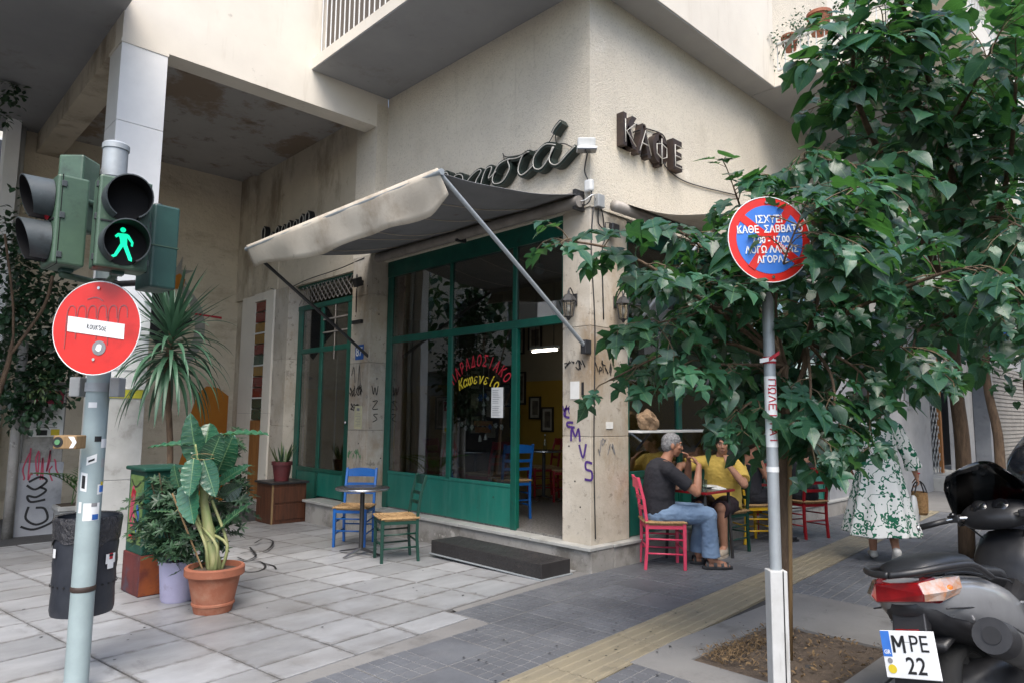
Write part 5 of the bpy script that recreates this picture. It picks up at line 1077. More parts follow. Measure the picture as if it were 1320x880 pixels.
T(MB().obox(Vector(((PX + bc.x) / 2, (PY + bc.y) / 2, zt_ - .1)), RT * .03, BK * .06, UP * .06), 'hook_plate', 'black_metal', BN)

# ================================================================== street cabinet with painted panels
ca = gnd(177, 770, gz(6.4)); cl_ = gnd(148, 765, gz(6.6)); cr = gnd(214, 757, gz(6.6))
ux, uy = Vector((1, .06, 0)).normalized(), Vector((-.06, 1, 0)).normalized(); CWD, CDP = .36, .40
CB = thing('street_cabinet', (ca.x, ca.y, gz(6.5)), 0, 'dark green street cabinet on a rusty base, painted and postered', 'cabinet')
def cbx(u0, u1, v0, v1, z0, z1): c = ca + ux * (u0 + u1) / 2 + uy * (v0 + v1) / 2; return MB().obox((c.x, c.y, gz(6.5) + (z0 + z1) / 2), ux * (u1 - u0) / 2, uy * (v1 - v0) / 2, UP * (z1 - z0) / 2)
T(cbx(0, CWD, 0, CDP, 0, .34), 'base', 'cabinet_red', CB, bevel=.008); T(cbx(.004, CWD - .004, -.003, .0, .01, .335), 'base_front', 'rust_orange', CB)
bod = T(cbx(.012, CWD - .012, .012, CDP - .012, .34, 1.04), 'body', 'cabinet_green', CB, bevel=.006)
T(cbx(-.02, CWD + .02, -.02, CDP + .02, 1.04, 1.075), 'lid', 'cabinet_green', CB, bevel=.012)
T(cbx(.007, .012, .05, CDP - .05, .42, 1.0), 'painted_panel', 'ink_lime', bod)
zz0 = gz(6.5); base_ = ca + ux * .006
for mt, st in (('ink_pink', [[(.12, .9), (.17, .8), (.13, .7), (.2, .62), (.16, .55), (.1, .65), (.12, .8)]]), ('ink_blue', [[(.24, .75), (.28, .65), (.25, .55), (.3, .5)]]), ('ink_red', [[(.08, .5), (.2, .47), (.3, .5)], [(.1, .78), (.13, .86), (.19, .84)]]), ('ink_black', [[(.08, .96), (.18, .9), (.3, .95)], [(.09, .6), (.2, .7), (.3, .62)]])):
    b = MB()
    for s_ in st: ribbon(b, [(p.x, p.y) for p in smooth_line([(a, c, 0) for a, c in s_], 4)], .045 if mt != 'ink_black' else .012, Vector((base_.x, base_.y, zz0)) + uy * CDP, -uy, UP, .0015 if mt != 'ink_black' else .0025)
    T(b, 'painted_figure', mt, bod)
for (a, c, w, h, mt) in ((.08, .72, .05, .09, 'sign_white'), (.17, .80, .07, .05, 'sign_white'), (.22, .66, .04, .07, 'sign_white'), (.27, .9, .05, .03, 'ink_grey'), (.12, .93, .06, .025, 'paper')):
    T(MB().obox(Vector((ca.x, ca.y, zz0 + c)) + ux * a + uy * .0095, ux * w / 2, uy * .0015, UP * h / 2 + ux * .008), 'sticker', mt, bod)

# ================================================================== left edge: pilaster with poster, planter, climbing plant
pa = gnd(20, 690, gz(11.2)); AD = thing('advert_pillar', (1.95, 11.15, gz(11.2)), 0, 'low grey concrete pillar with a red poster and black graffiti', 'pillar')
zb_ = gz(11.2)
T(MB().box(1.72, 2.18, 11.05, 11.5, zb_ - .05, 1.9), 'pillar_body', 'concrete', AD, bevel=.01); T(MB().box(1.70, 2.20, 11.035, 11.05, zb_, .82), 'painted_band', 'grey_marble', AD)
T(MB().tube([(1.63, 11.0, zb_), (1.63, 11.0, 2.4)], .06, 12), 'side_post', 'concrete', AD, smooth=True)
T(MB().box(1.78, 2.16, 11.036, 11.046, 1.16, 1.80), 'poster', 'paper', AD); T(MB().box(1.80, 2.14, 11.030, 11.036, 1.60, 1.78), 'poster_header', 'ink_pink', AD)
b = MB(); put_text(b, 'ΓΥΡΟΙ', (1.97, 11.029, 1.68), (1, 0, 0), UP, .12, bold=.003, sx=.75); T(b, 'poster_title', 'sign_white', AD)
b = MB()
for k in range(13): b.box(1.82, 1.82 + random.uniform(.15, .28), 11.034, 11.0355, 1.545 - k * .022, 1.553 - k * .022)
T(b, 'poster_text', 'ink_grey', AD)
T(MB().box(1.86, 1.98, 11.033, 11.0355, 1.18, 1.25), 'poster_picture', 'ink_black', AD); T(MB().box(2.02, 2.12, 11.033, 11.0355, 1.18, 1.26), 'poster_picture', 'ink_yellow', AD)
b = MB()
for st in ([(.1, .62), (.22, .68), (.3, .62), (.18, .52), (.08, .58)], [(.22, .55), (.3, .5), (.2, .42), (.1, .44), (.14, .36), (.3, .38)], [(.12, .3), (.1, .15), (.22, .06), (.34, .12), (.3, .26), (.2, .28)], [(.05, .05), (.2, .0), (.4, .08), (.42, .2)]): ribbon(b, [(p.x, p.y) for p in smooth_line([(a, c, 0) for a, c in st], 5)], .028, (1.72, 11.034, zb_ + .1), (1, 0, 0), UP)
tag(T(b, 'graffiti', 'ink_black', AD), 'thick black tag low on the pillar')
b = MB()
for st in rscr(random.Random(4), 7, .4, .5, 4): ribbon(b, [(p.x, p.y) for p in smooth_line([(a, c, 0) for a, c in st], 4)], .018, (1.76, 11.034, .55), (1, 0, 0), UP)
tag(T(b, 'graffiti', 'ink_pink', AD), 'red scribbles under the poster')
PLp = gnd(78, 690, gz(10.9)); PT = thing('concrete_planter', (2.38, 10.95, gz(10.9)), 0, 'weathered rectangular concrete planter with a small palm in it', 'planter')
z0 = gz(10.9)
T(MB().loft([[(2.17, 10.72, z0), (2.75, 10.72, z0), (2.75, 11.05, z0), (2.17, 11.05, z0)], [(2.12, 10.68, z0 + .34), (2.80, 10.68, z0 + .34), (2.80, 11.09, z0 + .34), (2.12, 11.09, z0 + .34)], [(2.10, 10.66, z0 + .34), (2.82, 10.66, z0 + .34), (2.82, 11.11, z0 + .34), (2.10, 11.11, z0 + .34)], [(2.10, 10.66, z0 + .40), (2.82, 10.66, z0 + .40), (2.82, 11.11, z0 + .40), (2.10, 11.11, z0 + .40)]], caps=True), 'planter_body', 'sill_marble', PT, bevel=.012)
T(MB().box(2.14, 2.78, 10.70, 11.07, z0 + .38, z0 + .405), 'planter_soil', 'soil', PT)

# ---------------------------------------------------------------- plant helpers
def blade(mb, base, d, length, width, droop, n=7, fold=.25, twist=0.0):
    """long leaf: keeled strip that arches over under its own weight"""
    p = Vector(base); d = Vector(d).normalized(); side = d.cross(UP)
    side = side.normalized() if side.length > 1e-3 else Vector((1, 0, 0)); q = []
    for i in range(n + 1):
        t = i / n; w = width * (.55 + .45 * min(1, t * 4)) * (1 - t ** 2.6) + .0008; nn = side.cross(d).normalized(); s2 = (side * cos(twist * t) + nn * sin(twist * t))
        q += [p + s2 * w / 2 + nn * w * fold * .5, p.copy(), p - s2 * w / 2 + nn * w * fold * .5]
        p = p + d * length / n; d = (d + Vector((0, 0, -droop / n * (.4 + 1.2 * t)))).normalized(); side = d.cross(UP); side = side.normalized() if side.length > 1e-3 else s2
    fs = []
    for i in range(n): a = 3 * i; fs += [(a, a + 1, a + 4, a + 3), (a + 1, a + 2, a + 5, a + 4)]
    mb.add(q, fs); return mb
def oval_leaf(mb, base, d, up, length, width, droop=.3, n=6, fold=.2, pts=None):
    p = Vector(base); d = Vector(d).normalized(); up = Vector(up); side = d.cross(up).normalized(); q = []
    for i in range(n + 1):
        t = i / n; w = width * (sin(pi * min(1, t ** .75)) ** .75 if 0 < t < 1 else .02); nn = side.cross(d).normalized()
        q += [p + side * w / 2 + nn * w * fold * .5, p.copy(), p - side * w / 2 + nn * w * fold * .5]
        p = p + d * length / n; d = (d + Vector((0, 0, -droop / n))).normalized()
    fs = []
    for i in range(n): a = 3 * i; fs += [(a, a + 1, a + 4, a + 3), (a + 1, a + 2, a + 5, a + 4)]
    mb.add(q, fs); return mb
rp = random.Random(77)
# small palm in the planter
for k in range(13):
    a = rp.uniform(0, 2 * pi); b = MB(); base = Vector((2.45 + rp.uniform(-.2, .2), 10.88 + rp.uniform(-.1, .1), z0 + .4)); d = Vector((cos(a) * .45, sin(a) * .45, 1)).normalized(); p = base.copy(); st = [p.copy()]
    for i in range(14):
        p = p + d * .062; d = (d + Vector((cos(a) * .05, sin(a) * .05, -.075))).normalized(); st.append(p.copy())
        if i > 2:
            sd = d.cross(UP).normalized()
            for s_ in (1, -1): blade(b, p, sd * s_ * .8 + d * .8 + Vector((0, 0, .15)), .20 * (1 - abs(i - 7) / 14), .020, .9, 4)
    b.tube(st, .005, 4); T(b, 'frond', 'leaf_palm', PT)
# climbing plant / bush hanging over the left edge
IV = thing('climbing_shrub', (1.35, 10.4, gz(10.4)), 0, 'dark ivy-like shrub hanging down along the left edge', 'shrub')
for pts in ([(1.35, 10.4, -.15), (1.25, 10.3, 1.2), (1.4, 10.2, 2.4), (1.2, 10.0, 3.6)], [(1.4, 10.2, 2.2), (1.7, 10.3, 2.8), (1.75, 10.2, 3.2)], [(1.25, 10.3, 1.4), (.95, 10.1, 2.6), (.9, 9.9, 4.0)]): T(MB().tube(smooth_line(pts, 4), [.045] * 4 + [.03] * 4 + [.014] * 5 if len(pts) == 4 else [.02] * (4 * (len(pts) - 1) + 1), 7), 'stem', 'bark', IV, smooth=True)
def clump_leaves(mb, c, r, n, size, rnd, shape=(1, 1, 1), up=.5, aspect=.62):
    for k in range(n):
        v = Vector((rnd.gauss(0, .5) * shape[0], rnd.gauss(0, .5) * shape[1], rnd.gauss(0, .5) * shape[2])) * r; p = Vector(c) + v
        d = (v.normalized() * .8 + Vector((rnd.uniform(-1, 1), rnd.uniform(-1, 1), rnd.uniform(-1.1, .3)))).normalized(); u = (UP * up + Vector((rnd.uniform(-.6, .6), rnd.uniform(-.6, .6), .4)) - BK * .3).normalized()
        s_ = size * rnd.uniform(.7, 1.25); oval_leaf(mb, p, d, u, s_, s_ * aspect, .5, 3)
b = MB()
for (px, py, r, n) in ((8, 290, .2, 40), (40, 310, .26, 80), (25, 345, .4, 170), (55, 380, .38, 170), (30, 430, .45, 230), (60, 460, .36, 170), (20, 490, .42, 190), (55, 505, .3, 140), (90, 470, .2, 60), (14, 122, .13, 26), (2, 150, .12, 16), (36, 255, .12, 22), (10, 400, .35, 120), (75, 430, .2, 60), (30, 530, .25, 60)):
    clump_leaves(b, at(px, py, 9.0 + rp.uniform(-.4, .4)), r, int(n * 1.9), .09, rp, up=.7, aspect=.75)
tag(T(b, 'foliage', 'leaf_ivy', IV), 'small dark leaves of the climbing shrub', kind='stuff')
b = MB(); clump_leaves(b, at(52, 497, 8.8), .16, 60, .09, rp, up=.7, aspect=.3); tag(T(b, 'young_foliage', 'leaf_snake', IV), 'pale young leaves of the climbing shrub', kind='stuff')

# ================================================================== potted plants by the cabinet
yb = at(228, 470, 8.0)
# yucca standing in a tub behind the cabinet
yx, yy_ = at(215, 600, 7.35).x, at(215, 600, 7.35).y
YU = thing('yucca_plant', (yx, yy_, gz(yy_)), 0, 'tall yucca with drooping sword leaves behind the street cabinet', 'plant')
zg = gz(yy_); top = at(222, 425, 7.35); cxy = Vector((yx, yy_, 0))
T(MB().lathe([(0, 0), (.17, 0), (.20, .30), (.21, .30), (.21, .34), (.185, .34), (.18, .28), (0, .28)], 24, (yx, yy_, zg)), 'tub', 'black_plastic', YU, smooth=True, auto=40)
T(MB().tube(smooth_line([(yx, yy_, zg + .28), (yx + .03, yy_, 1.0), (top.x - .02, top.y, top.z - .5), (top.x, top.y, top.z)], 5), .032, 9), 'trunk', 'bark', YU, smooth=True)
for k in range(135):
    t = k / 135; a = k * 2.39996; el = 1.15 - 1.75 * t + rp.uniform(-.15, .15); h = top.z + .10 - .55 * t
    d = Vector((cos(a) * cos(el), sin(a) * cos(el), sin(el))); b = MB(); blade(b, (top.x + d.x * .03, top.y + d.y * .03, h), d, rp.uniform(.50, .74) + .1 * t, rp.uniform(.042, .056), .7 + 2.6 * t if el < .6 else .18, 8, .35); T(b, 'leaf', 'leaf_yucca', YU, smooth=True)
# glossy shrub in the lilac pot
sp = gnd(228, 773, gz(6.1)); SHR = thing('potted_shrub', (sp.x, sp.y, gz(6.1)), 0, 'bushy small-leaved shrub in a pale lilac plastic pot', 'plant'); zg = gz(6.1)
T(MB().lathe([(0, 0), (.115, 0), (.128, .02), (.150, .30), (.156, .30), (.156, .33), (.142, .33), (.138, .26), (0, .26)], 32, (sp.x, sp.y, zg)), 'pot', 'pot_lilac', SHR, smooth=True, auto=40); T(MB().lathe([(.138, .27), (0, .28)], 20, (sp.x, sp.y, zg)), 'potting_soil', 'soil', SHR)
for k in range(9):
    a = k * .7; T(MB().tube(smooth_line([(sp.x + .03 * cos(a), sp.y + .03 * sin(a), zg + .26), (sp.x + .12 * cos(a), sp.y + .12 * sin(a), zg + .55), (sp.x + .24 * cos(a), sp.y + .24 * sin(a), zg + .85 + .1 * (k % 3))], 4), .006, 5), 'stem', 'twig', SHR)
b = MB()
for (px, py, r, n, dd_) in ((215, 640, .16, 26, 5.65), (195, 660, .13, 20, 5.62), (225, 672, .17, 28, 5.5), (200, 690, .14, 24, 5.55), (240, 700, .16, 26, 5.5), (290, 660, .18, 28, 5.75), (300, 620, .16, 20, 5.9), (280, 690, .15, 24, 5.6), (285, 600, .14, 18, 5.9), (255, 640, .2, 26, 5.75), (205, 625, .1, 10, 5.65), (310, 640, .12, 12, 5.8), (298, 575, .12, 12, 5.95), (215, 705, .12, 18, 5.5), (265, 705, .12, 16, 5.5)):
    for k in range(int(n * 1.9)):         # rosettes of narrow leaflets
        v = Vector((rp.gauss(0, .5), rp.gauss(0, .5), rp.gauss(0, .5))) * r; p = at(px, py, dd_) + v; ax = (v.normalized() * .6 + Vector((rp.uniform(-.5, .5), rp.uniform(-.5, .5), .9))).normalized(); e1 = ax.orthogonal().normalized(); e2 = ax.cross(e1)
        m_ = rp.randint(6, 8); L_ = rp.uniform(.05, .085)
        for q in range(m_):
            a = 2 * pi * q / m_ + k; oval_leaf(b, p, (e1 * cos(a) + e2 * sin(a)) + ax * .25, ax, L_, L_ * .30, .35, 3)
tag(T(b, 'foliage', 'leaf_shrub', SHR), 'small leaflets of the shrub in rosettes', kind='stuff')
# big-leaved plant (bird of paradise) in the terracotta pot
tp = gnd(274, 787, gz(5.55)); BA = thing('banana_leaf_plant', (tp.x, tp.y, gz(5.5)), 0, 'big-leaved plant with thick pale stalk in a terracotta pot', 'plant'); zg = gz(5.5)
pot = T(MB().lathe([(0, 0), (.135, 0), (.140, .015), (.150, .055), (.158, .06), (.158, .075), (.152, .08), (.190, .27), (.212, .275), (.220, .285), (.220, .335), (.212, .345), (.192, .345), (.182, .30), (0, .30)], 40, (tp.x, tp.y, zg)), 'pot', 'terracotta', BA, smooth=True, auto=35); T(MB().lathe([(.186, .305), (.1, .32), (0, .315)], 24, (tp.x, tp.y, zg)), 'potting_soil', 'soil', BA)
D0 = (Vector((tp.x, tp.y, 1.5)) - CAM).dot(FW)
s0 = Vector((tp.x, tp.y, zg + .30)); s1 = at(263, 645, D0); s2_ = at(261, 590, D0)
T(MB().tube([s0 + (s1 - s0) * t / 6 for t in range(7)] + [s2_], [.062, .055, .047, .042, .040, .036, .03, .018], 14), 'stalk', 'stem_pale', BA, smooth=True)
for k in range(6):
    a = k * 1.1; q0 = s0 + Vector((cos(a) * .05, sin(a) * .05, 0)); T(MB().tube(smooth_line([q0, q0 + Vector((cos(a) * .035, sin(a) * .035, .2)), s1 + Vector((cos(a) * .06, sin(a) * .06, .0 - .05 * k))], 4), .012, 6), 'leaf_stalk', 'stem_pale', BA, smooth=True)
b_ = MB(); T(b_.tube([s0 + RT * -.10 + UP * .02, at(222, 635, D0 - .1)], .007, 5), 'cane', 'stake_wood', BA)
def big_leaf(base, tip, width, upv, droop=.15, fold=.25, tear=0):
    """broad paddle leaf with raised midrib and side veins"""
    base, tip = Vector(base), Vector(tip); d = tip - base; L_ = d.length; dn = d.normalized(); side = dn.cross(Vector(upv)).normalized(); nn = side.cross(dn).normalized(); n = 16; m_ = 5; b = MB()
    def sp_(t, s_):
        w = width / 2 * (sin(pi * min(1, t ** .8 * 1.0)) ** .6 if 0 < t < 1 else .0) * (1 - .12 * t); e = abs(s_)
        return base + d * t - nn * droop * L_ * (t * t) + side * s_ * w + nn * (fold * e ** 1.2 * w + .010 * sin(t * 40 + e * 3) * e) 
    for i in range(n + 1):
        for j in range(-m_, m_ + 1): b.v.append(sp_(i / n, j / m_))
    K = 2 * m_ + 1
    for i in range(n):
        for j in range(2 * m_): a = i * K + j; b.f.append((a, a + 1, a + K + 1, a + K)); b.mi.append(0)
    lf = T(b, 'leaf', 'leaf_banana', BA, smooth=True)
    v = MB().tube([sp_(i / n, 0) + nn * .001 for i in range(n + 1)], [.006 * (1 - .8 * i / n) for i in range(n + 1)], 5)
    for i in range(2, n - 1):
        for s_ in (1, -1): v.tube([sp_(i / n, 0) + nn * .001, sp_(min(1, i / n + .035), s_ * .5) + nn * .001, sp_(min(1, i / n + .05), s_ * .93) + nn * .001], .0011, 3, caps=False)
    T(v, 'vein', 'leaf_vein', lf)
    T(MB().tube(smooth_line([s1 + UP * -.05, s1 * .45 + base * .55 + UP * .03, base], 4), .008, 6), 'leaf_stalk', 'stem_pale', BA, smooth=True)
d_ = D0
big_leaf(at(256, 600, d_), at(241, 533, d_ - .02), .20, -BK + UP * .2); big_leaf(at(262, 590, d_), at(268, 543, d_ + .1), .26, -BK + UP * .3); big_leaf(at(282, 560, d_ + .05), at(346, 556, d_ - .1), .16, UP - BK * .2, .05)
big_leaf(at(252, 572, d_), at(190, 573, d_ + .1), .15, UP - BK * .25, .05); big_leaf(at(250, 590, d_ - .05), at(244, 640, d_ - .18), .17, -BK + UP * .3, .0); big_leaf(at(240, 620, d_ - .05), at(250, 675, d_ - .2), .20, -BK + UP * .25 - RT * .2, .0)
big_leaf(at(262, 590, d_ - .02), at(278, 640, d_ - .12), .17, -BK + RT * .2, .0); big_leaf(at(280, 625, d_ + .1), at(318, 595, d_ + .15), .14, UP * .8 - BK * .6); big_leaf(at(272, 690, d_), at(322, 645, d_ - .05), .12, UP * .8 - BK * .5, .05); big_leaf(at(232, 630, d_ + .02), at(222, 600, d_ - .05), .10, -BK)
big_leaf(at(280, 610, d_ + .2), at(300, 560, d_ + .2), .22, -BK + RT * .3); big_leaf(at(225, 660, d_ - .05), at(195, 655, d_ - .1), .07, UP - BK * .3); big_leaf(at(285, 640, d_ + .2), at(312, 625, d_ + .25), .16, -BK + RT * .6); big_leaf(at(268, 600, d_), at(283, 560, d_ - .05), .19, -BK * 1 + RT * .3 + UP * .2)
T(MB().tube([at(262 + 16 * cos(a * pi / 5), 588 + 4 * sin(a * pi / 5), d_ - .06 * abs(sin(a * pi / 10))) for a in range(11)], .0018, 4), 'tie_string', 'rush', BA)

# ================================================================== wooden box with the snake plant
WB = thing('wooden_chest', (5.0, 10.1, gz(10)), 0, 'dark brown wooden chest beside the recessed cafe door', 'chest'); z0 = gz(10.0)
wbx0, wbx1, wby0, wby1 = 4.62, 5.16, 9.82, 10.36; wt = z0 + .58
T(MB().box(wbx0, wbx1, wby0, wby1, z0, wt), 'chest_body', 'wood_brown', WB, bevel=.006); T(MB().box(wbx0 - .03, wbx1 + .03, wby0 - .03, wby1 + .03, wt, wt + .03), 'chest_top', 'black_metal', WB, bevel=.006)
T(MB().box(wbx0 - .006, wbx0 + .016, wby0 - .006, wby0 + .016, z0, wt), 'corner_strip', 'stake_wood', WB)
for (a0, a1, c0, c1) in ((wbx0 + .04, wbx1 - .02, z0 + .06, z0 + .28), (wbx0 + .04, wbx1 - .02, z0 + .31, z0 + .53)): T(MB().box(a0, a1, wby0 - .012, wby0, c0, c1), 'drawer_front', 'wood_brown', WB, bevel=.004)
SN = thing('snake_plant', (4.86, 10.05, wt + .03), 0, 'spiky variegated plant in a dark red pot on the wooden chest', 'plant')
zt2 = wt + .03
T(MB().lathe([(0, 0), (.105, 0), (.14, .24), (.155, .24), (.155, .29), (.135, .29), (.13, .24), (0, .24)], 28, (4.86, 10.05, zt2)), 'pot', 'pot_maroon', SN, smooth=True, auto=40)
for k in range(24):
    a = rp.uniform(0, 6.28); b = MB(); blade(b, (4.86 + .07 * cos(a), 10.05 + .07 * sin(a), zt2 + .24), (cos(a) * rp.uniform(.1, .6), sin(a) * rp.uniform(.1, .6), 1), rp.uniform(.22, .38), .04, .1, 5, .3); T(b, 'leaf', 'leaf_snake' if k % 3 else 'leaf_shrub', SN, smooth=True)
# tread-plate step in front of the door
STP = thing('metal_step', (5.1, 5.3, 0), 0, 'dark tread-plate metal step below the cafe doorway', 'step')
c0 = gnd(738, 743); zs = .145
T(MB().box(4.72, 5.12, 4.46, 6.12, .0, zs), 'step_body', 'step_metal', STP, bevel=.004)
b = MB()
for i in range(6):
    for j in range(34):
        x, y = 4.735 + i * .064 + .02, 4.49 + j * .048; s_ = 1 if (i + j) % 2 else -1; b.obox((x, y, zs + .0015), (.012, .012 * s_, 0), (-.003 * s_, .003, 0), (0, 0, .0018))
for j in range(34):
    for i in range(3):
        y, z = 4.49 + j * .048, .03 + i * .045; s_ = 1 if (i + j) % 2 else -1; b.obox((4.7185, y, z), (0, .011 * s_, .011), (0, .003, -.003 * s_), (.0018, 0, 0))
tag(T(b, 'tread_pattern', 'black_metal', STP), kind='stuff'); T(MB().box(4.705, 5.14, 4.445, 6.135, .0, .012), 'base_flange', 'steel_galv', STP)
# ================================================================== rush-seated chairs
def make_chair(name, label, mat, group='rush-seated taverna chairs'):
    t = thing(name, (0, 0, 0), 0, label, 'chair', group); w = .185; d = .185; sh = .45
    for s in (-1, 1):
        MB().bar((d, s * w, 0), (d, s * w, sh), .030, .030, w2=.036, h2=.036).build('leg', mat, t, bevel=.004)
        b = MB(); pts = [(-d - .02, s * w, 0), (-d, s * w, .25), (-d, s * w, sh), (-d - .03, s * w, .68), (-d - .085, s * w, .90)]
        b.loft([[(x + a * .015, y + c * .015, z) for a, c in ((-1, -1), (1, -1), (1, 1), (-1, 1))] for x, y, z in pts]); b.build('back_post', mat, t, bevel=.004)
        for z in (.15, .29): MB().tube([(d, s * w, z), (-d, s * w, z + .01)], .0095, 7).build('stretcher', mat, t, smooth=True)
        MB().bar((d, s * w, sh - .035), (-d, s * w, sh - .035), .02, .035).build('seat_rail', mat, t)
    for x in (d, -d):
        for z in ((.19, .33) if x > 0 else (.22,)): MB().tube([(x, -w, z), (x, w, z)], .0095, 7).build('stretcher', mat, t, smooth=True)
        MB().bar((x, -w, sh - .035), (x, w, sh - .035), .02, .035).build('seat_rail', mat, t)
    for z, x, h in ((.60, -.203, .035), (.70, -.222, .035), (.835, -.256, .085)):
        b = MB(); n = 8; r0 = []
        for k in range(n + 1):
            y = -w + 2 * w * k / n; c = (1 - (y / w) ** 2); hh = h * (1 + (.25 * c if h > .05 else 0)); r0.append([(x - .03 * c - .008, y, z - h / 2), (x - .03 * c + .008, y, z - h / 2), (x - .03 * c + .008, y, z - h / 2 + hh), (x - .03 * c - .008, y, z - h / 2 + hh)])
        b.loft(r0); b.build('back_slat', mat, t)
    b = MB(); n = 11; R_ = []
    for q in range(4):                     # four woven triangles of rush cord meeting in the middle
        a = q * pi / 2; c, s = cos(a), sin(a)
        for k in range(n):
            e = .205 * (1 - k / n); z = sh + .012 - .012 * (k / n) + (.006 if k % 2 else 0); p0, p1 = (e, -e, z), (e, e, z); P0 = (p0[0] * c - p0[1] * s, p0[0] * s + p0[1] * c, z); P1 = (p1[0] * c - p1[1] * s, p1[0] * s + p1[1] * c, z)
            b.tube([P0, ((P0[0] + P1[0]) / 2, (P0[1] + P1[1]) / 2, z - .004), P1], .0115, 6, caps=False)
    b.box(-.19, .19, -.19, .19, sh - .02, sh); b.build('rush_seat', 'rush', t, smooth=True, auto=50)
    return t
def pose(t, x, y, head, z=0.0): t.location = (x, y, z); t.rotation_euler = (0, 0, head); return t
def heading(v): return atan2(v[1], v[0])
ch_b = pose(make_chair('rush_chair', 'bright blue rush-seated chair beside the round cafe table outside', 'chair_blue'), 4.55, 7.43, radians(222), -.065)
ch_g = pose(make_chair('rush_chair', 'dark green rush-seated chair in front of the shop window', 'chair_green'), 4.37, 6.29, radians(158), -.045)
ch_p = pose(make_chair('rush_chair', 'pink wooden chair the grey-haired man sits on', 'chair_pink'), 6.10, 4.07, radians(-46))
ch_r = pose(make_chair('rush_chair', 'red chair turned back-on near the woman in the printed dress', 'chair_red'), 9.02, 3.86, radians(68))
ch_y = pose(make_chair('rush_chair', 'yellow chair under the woman in black', 'chair_yellow'), 8.12, 4.14, radians(-30))
def recol(src, label, mat, x, y, h, z=0.0):
    c = copy_tree(src); c['label'] = label
    for ch in c.children:
        if not ch.name.startswith('rush_seat'): ch.data = ch.data.copy(); ch.data.materials[0] = M[mat]
    return pose(c, x, y, h, z)
recol(ch_b, 'dark green chair under the person in yellow', 'chair_green', 7.32, 4.06, radians(172))
recol(ch_b, 'blue rush-seated chair just inside the cafe doorway', 'chair_blue', 6.0, 6.22, radians(70), .262)
recol(ch_b, 'red chair behind the glass nearest the pier', 'chair_red', 6.4, 8.0, radians(-70), .262)
recol(ch_b, 'red chair behind the glass by the round table inside', 'chair_red', 6.35, 7.05, radians(100), .262)
recol(ch_b, 'red chair at the back of the cafe beyond the doorway', 'chair_red', 7.75, 6.75, radians(200), .262)
recol(ch_b, 'second red chair deep inside beside the yellow post', 'chair_red', 7.9, 7.45, radians(150), .262)
recol(ch_b, 'red chair at the wall table behind the sign post', 'chair_red', 8.95, 4.18 + .05, radians(200))
# ================================================================== tables
def round_table(x, y, z, label, top='table_top', r=.30, leg='black_metal'):
    t = thing('round_table', (x, y, z), radians(20), label, 'table')
    MB().lathe([(0, .71), (r - .01, .71), (r, .715), (r, .735), (r - .006, .74), (0, .74)], 40).build('table_top', top, t, smooth=True, auto=40)
    MB().lathe([(r + .001, .716), (r + .003, .72), (r + .003, .732), (r + .001, .735)], 40).build('top_edge', 'chrome', t, smooth=True)
    MB().tube([(0, 0, .05), (0, 0, .71)], .026, 14).build('column', leg, t, smooth=True, auto=50)
    for k in range(4):
        a = k * pi / 2; MB().bar((0, 0, .07), (cos(a) * .29, sin(a) * .29, .015), .045, .022, w2=.03, h2=.012).build('foot', 'chrome' if k in (0, 2) else leg, t, bevel=.004)
    return t
round_table(4.26, 6.80, -.052, 'small round cafe table with black column between the blue and green chairs')
round_table(6.55, 7.5, .262, 'round table seen through the cafe window', r=.34); round_table(7.55, 7.1, .262, 'dark round table inside beyond the doorway')
BO = thing('bottle', (7.52, 7.05, 1.002), 0, 'small clear bottle on the table inside the doorway', 'bottle'); MB().lathe([(0, 0), (.03, 0), (.032, .12), (.012, .17), (.012, .22), (0, .22)], 14).build('bottle_body', 'bottle_glass', BO, smooth=True); MB().lathe([(.013, .215), (.013, .235), (0, .235)], 10).build('cap', 'white_plastic', BO)
GT = thing('square_table', (6.74, 4.03, 0), 0, 'small dark table between the man and the person in yellow', 'table')
MB().box(-.30, .30, -.27, .27, .71, .735).build('table_top', 'chair_red', GT, bevel=.004); MB().box(-.29, .29, -.26, .26, .735, .738).build('table_sheet', 'table_top', GT)
for a in (-1, 1):
    for c in (-1, 1): MB().bar((a * .27, c * .24, 0), (a * .24, c * .22, .71), .025, .025).build('leg', 'black_metal', GT)
for k, (x, y) in enumerate(((6.62, 3.89), (6.72, 3.97), (6.60, 4.05), (6.82, 4.1))):
    G = thing('drinking_glass', (x, y, .738), 0, ('drinking glass nearest the man at the small dark table', 'second drinking glass in front of the man', 'drinking glass near the wall on the small table', 'drinking glass before the person in yellow')[k], 'glass'); MB().lathe([(0, .004), (.027, .004), (.032, .11), (.0335, .11), (.0285, 0), (0, 0)], 16).build('glass_body', 'bottle_glass', G, smooth=True, auto=50)
NK = tag(MB().loft([[(6.76, 3.80, .741), (6.90, 3.78, .741), (6.92, 3.88, .741), (6.78, 3.90, .741)], [(6.77, 3.81, .758), (6.89, 3.79, .75), (6.91, 3.87, .765), (6.79, 3.89, .752)]]).build('napkin', 'paper', smooth=False), 'crumpled white napkin on the small table', 'napkin')
PLT = tag(MB().lathe([(0, .0), (.06, 0), (.11, .02), (.105, .024), (.06, .006), (0, .006)], 24, (6.9, 4.0, .739)).build('plate', 'white_plastic', smooth=True), 'small plate on the table before the person in yellow', 'plate')
# crumpled paper bag on the outside shelf
b = MB(); b.ell((0, 0, 0), (.14, .10, .11), None, 18, 12); rb = random.Random(2)
for i, v in enumerate(b.v):
    n_ = noise.noise(v * 11) * .05 + noise.noise(v * 25) * .02; b.v[i] = v + v.normalized() * n_ ; b.v[i].z = max(-.10, b.v[i].z)
bg_ = tag(b.build('paper_bag', 'brown_paper'), 'crumpled brown paper bag on the shelf under the window', 'paper bag'); bg_.location = (6.28, 4.35, 1.462)
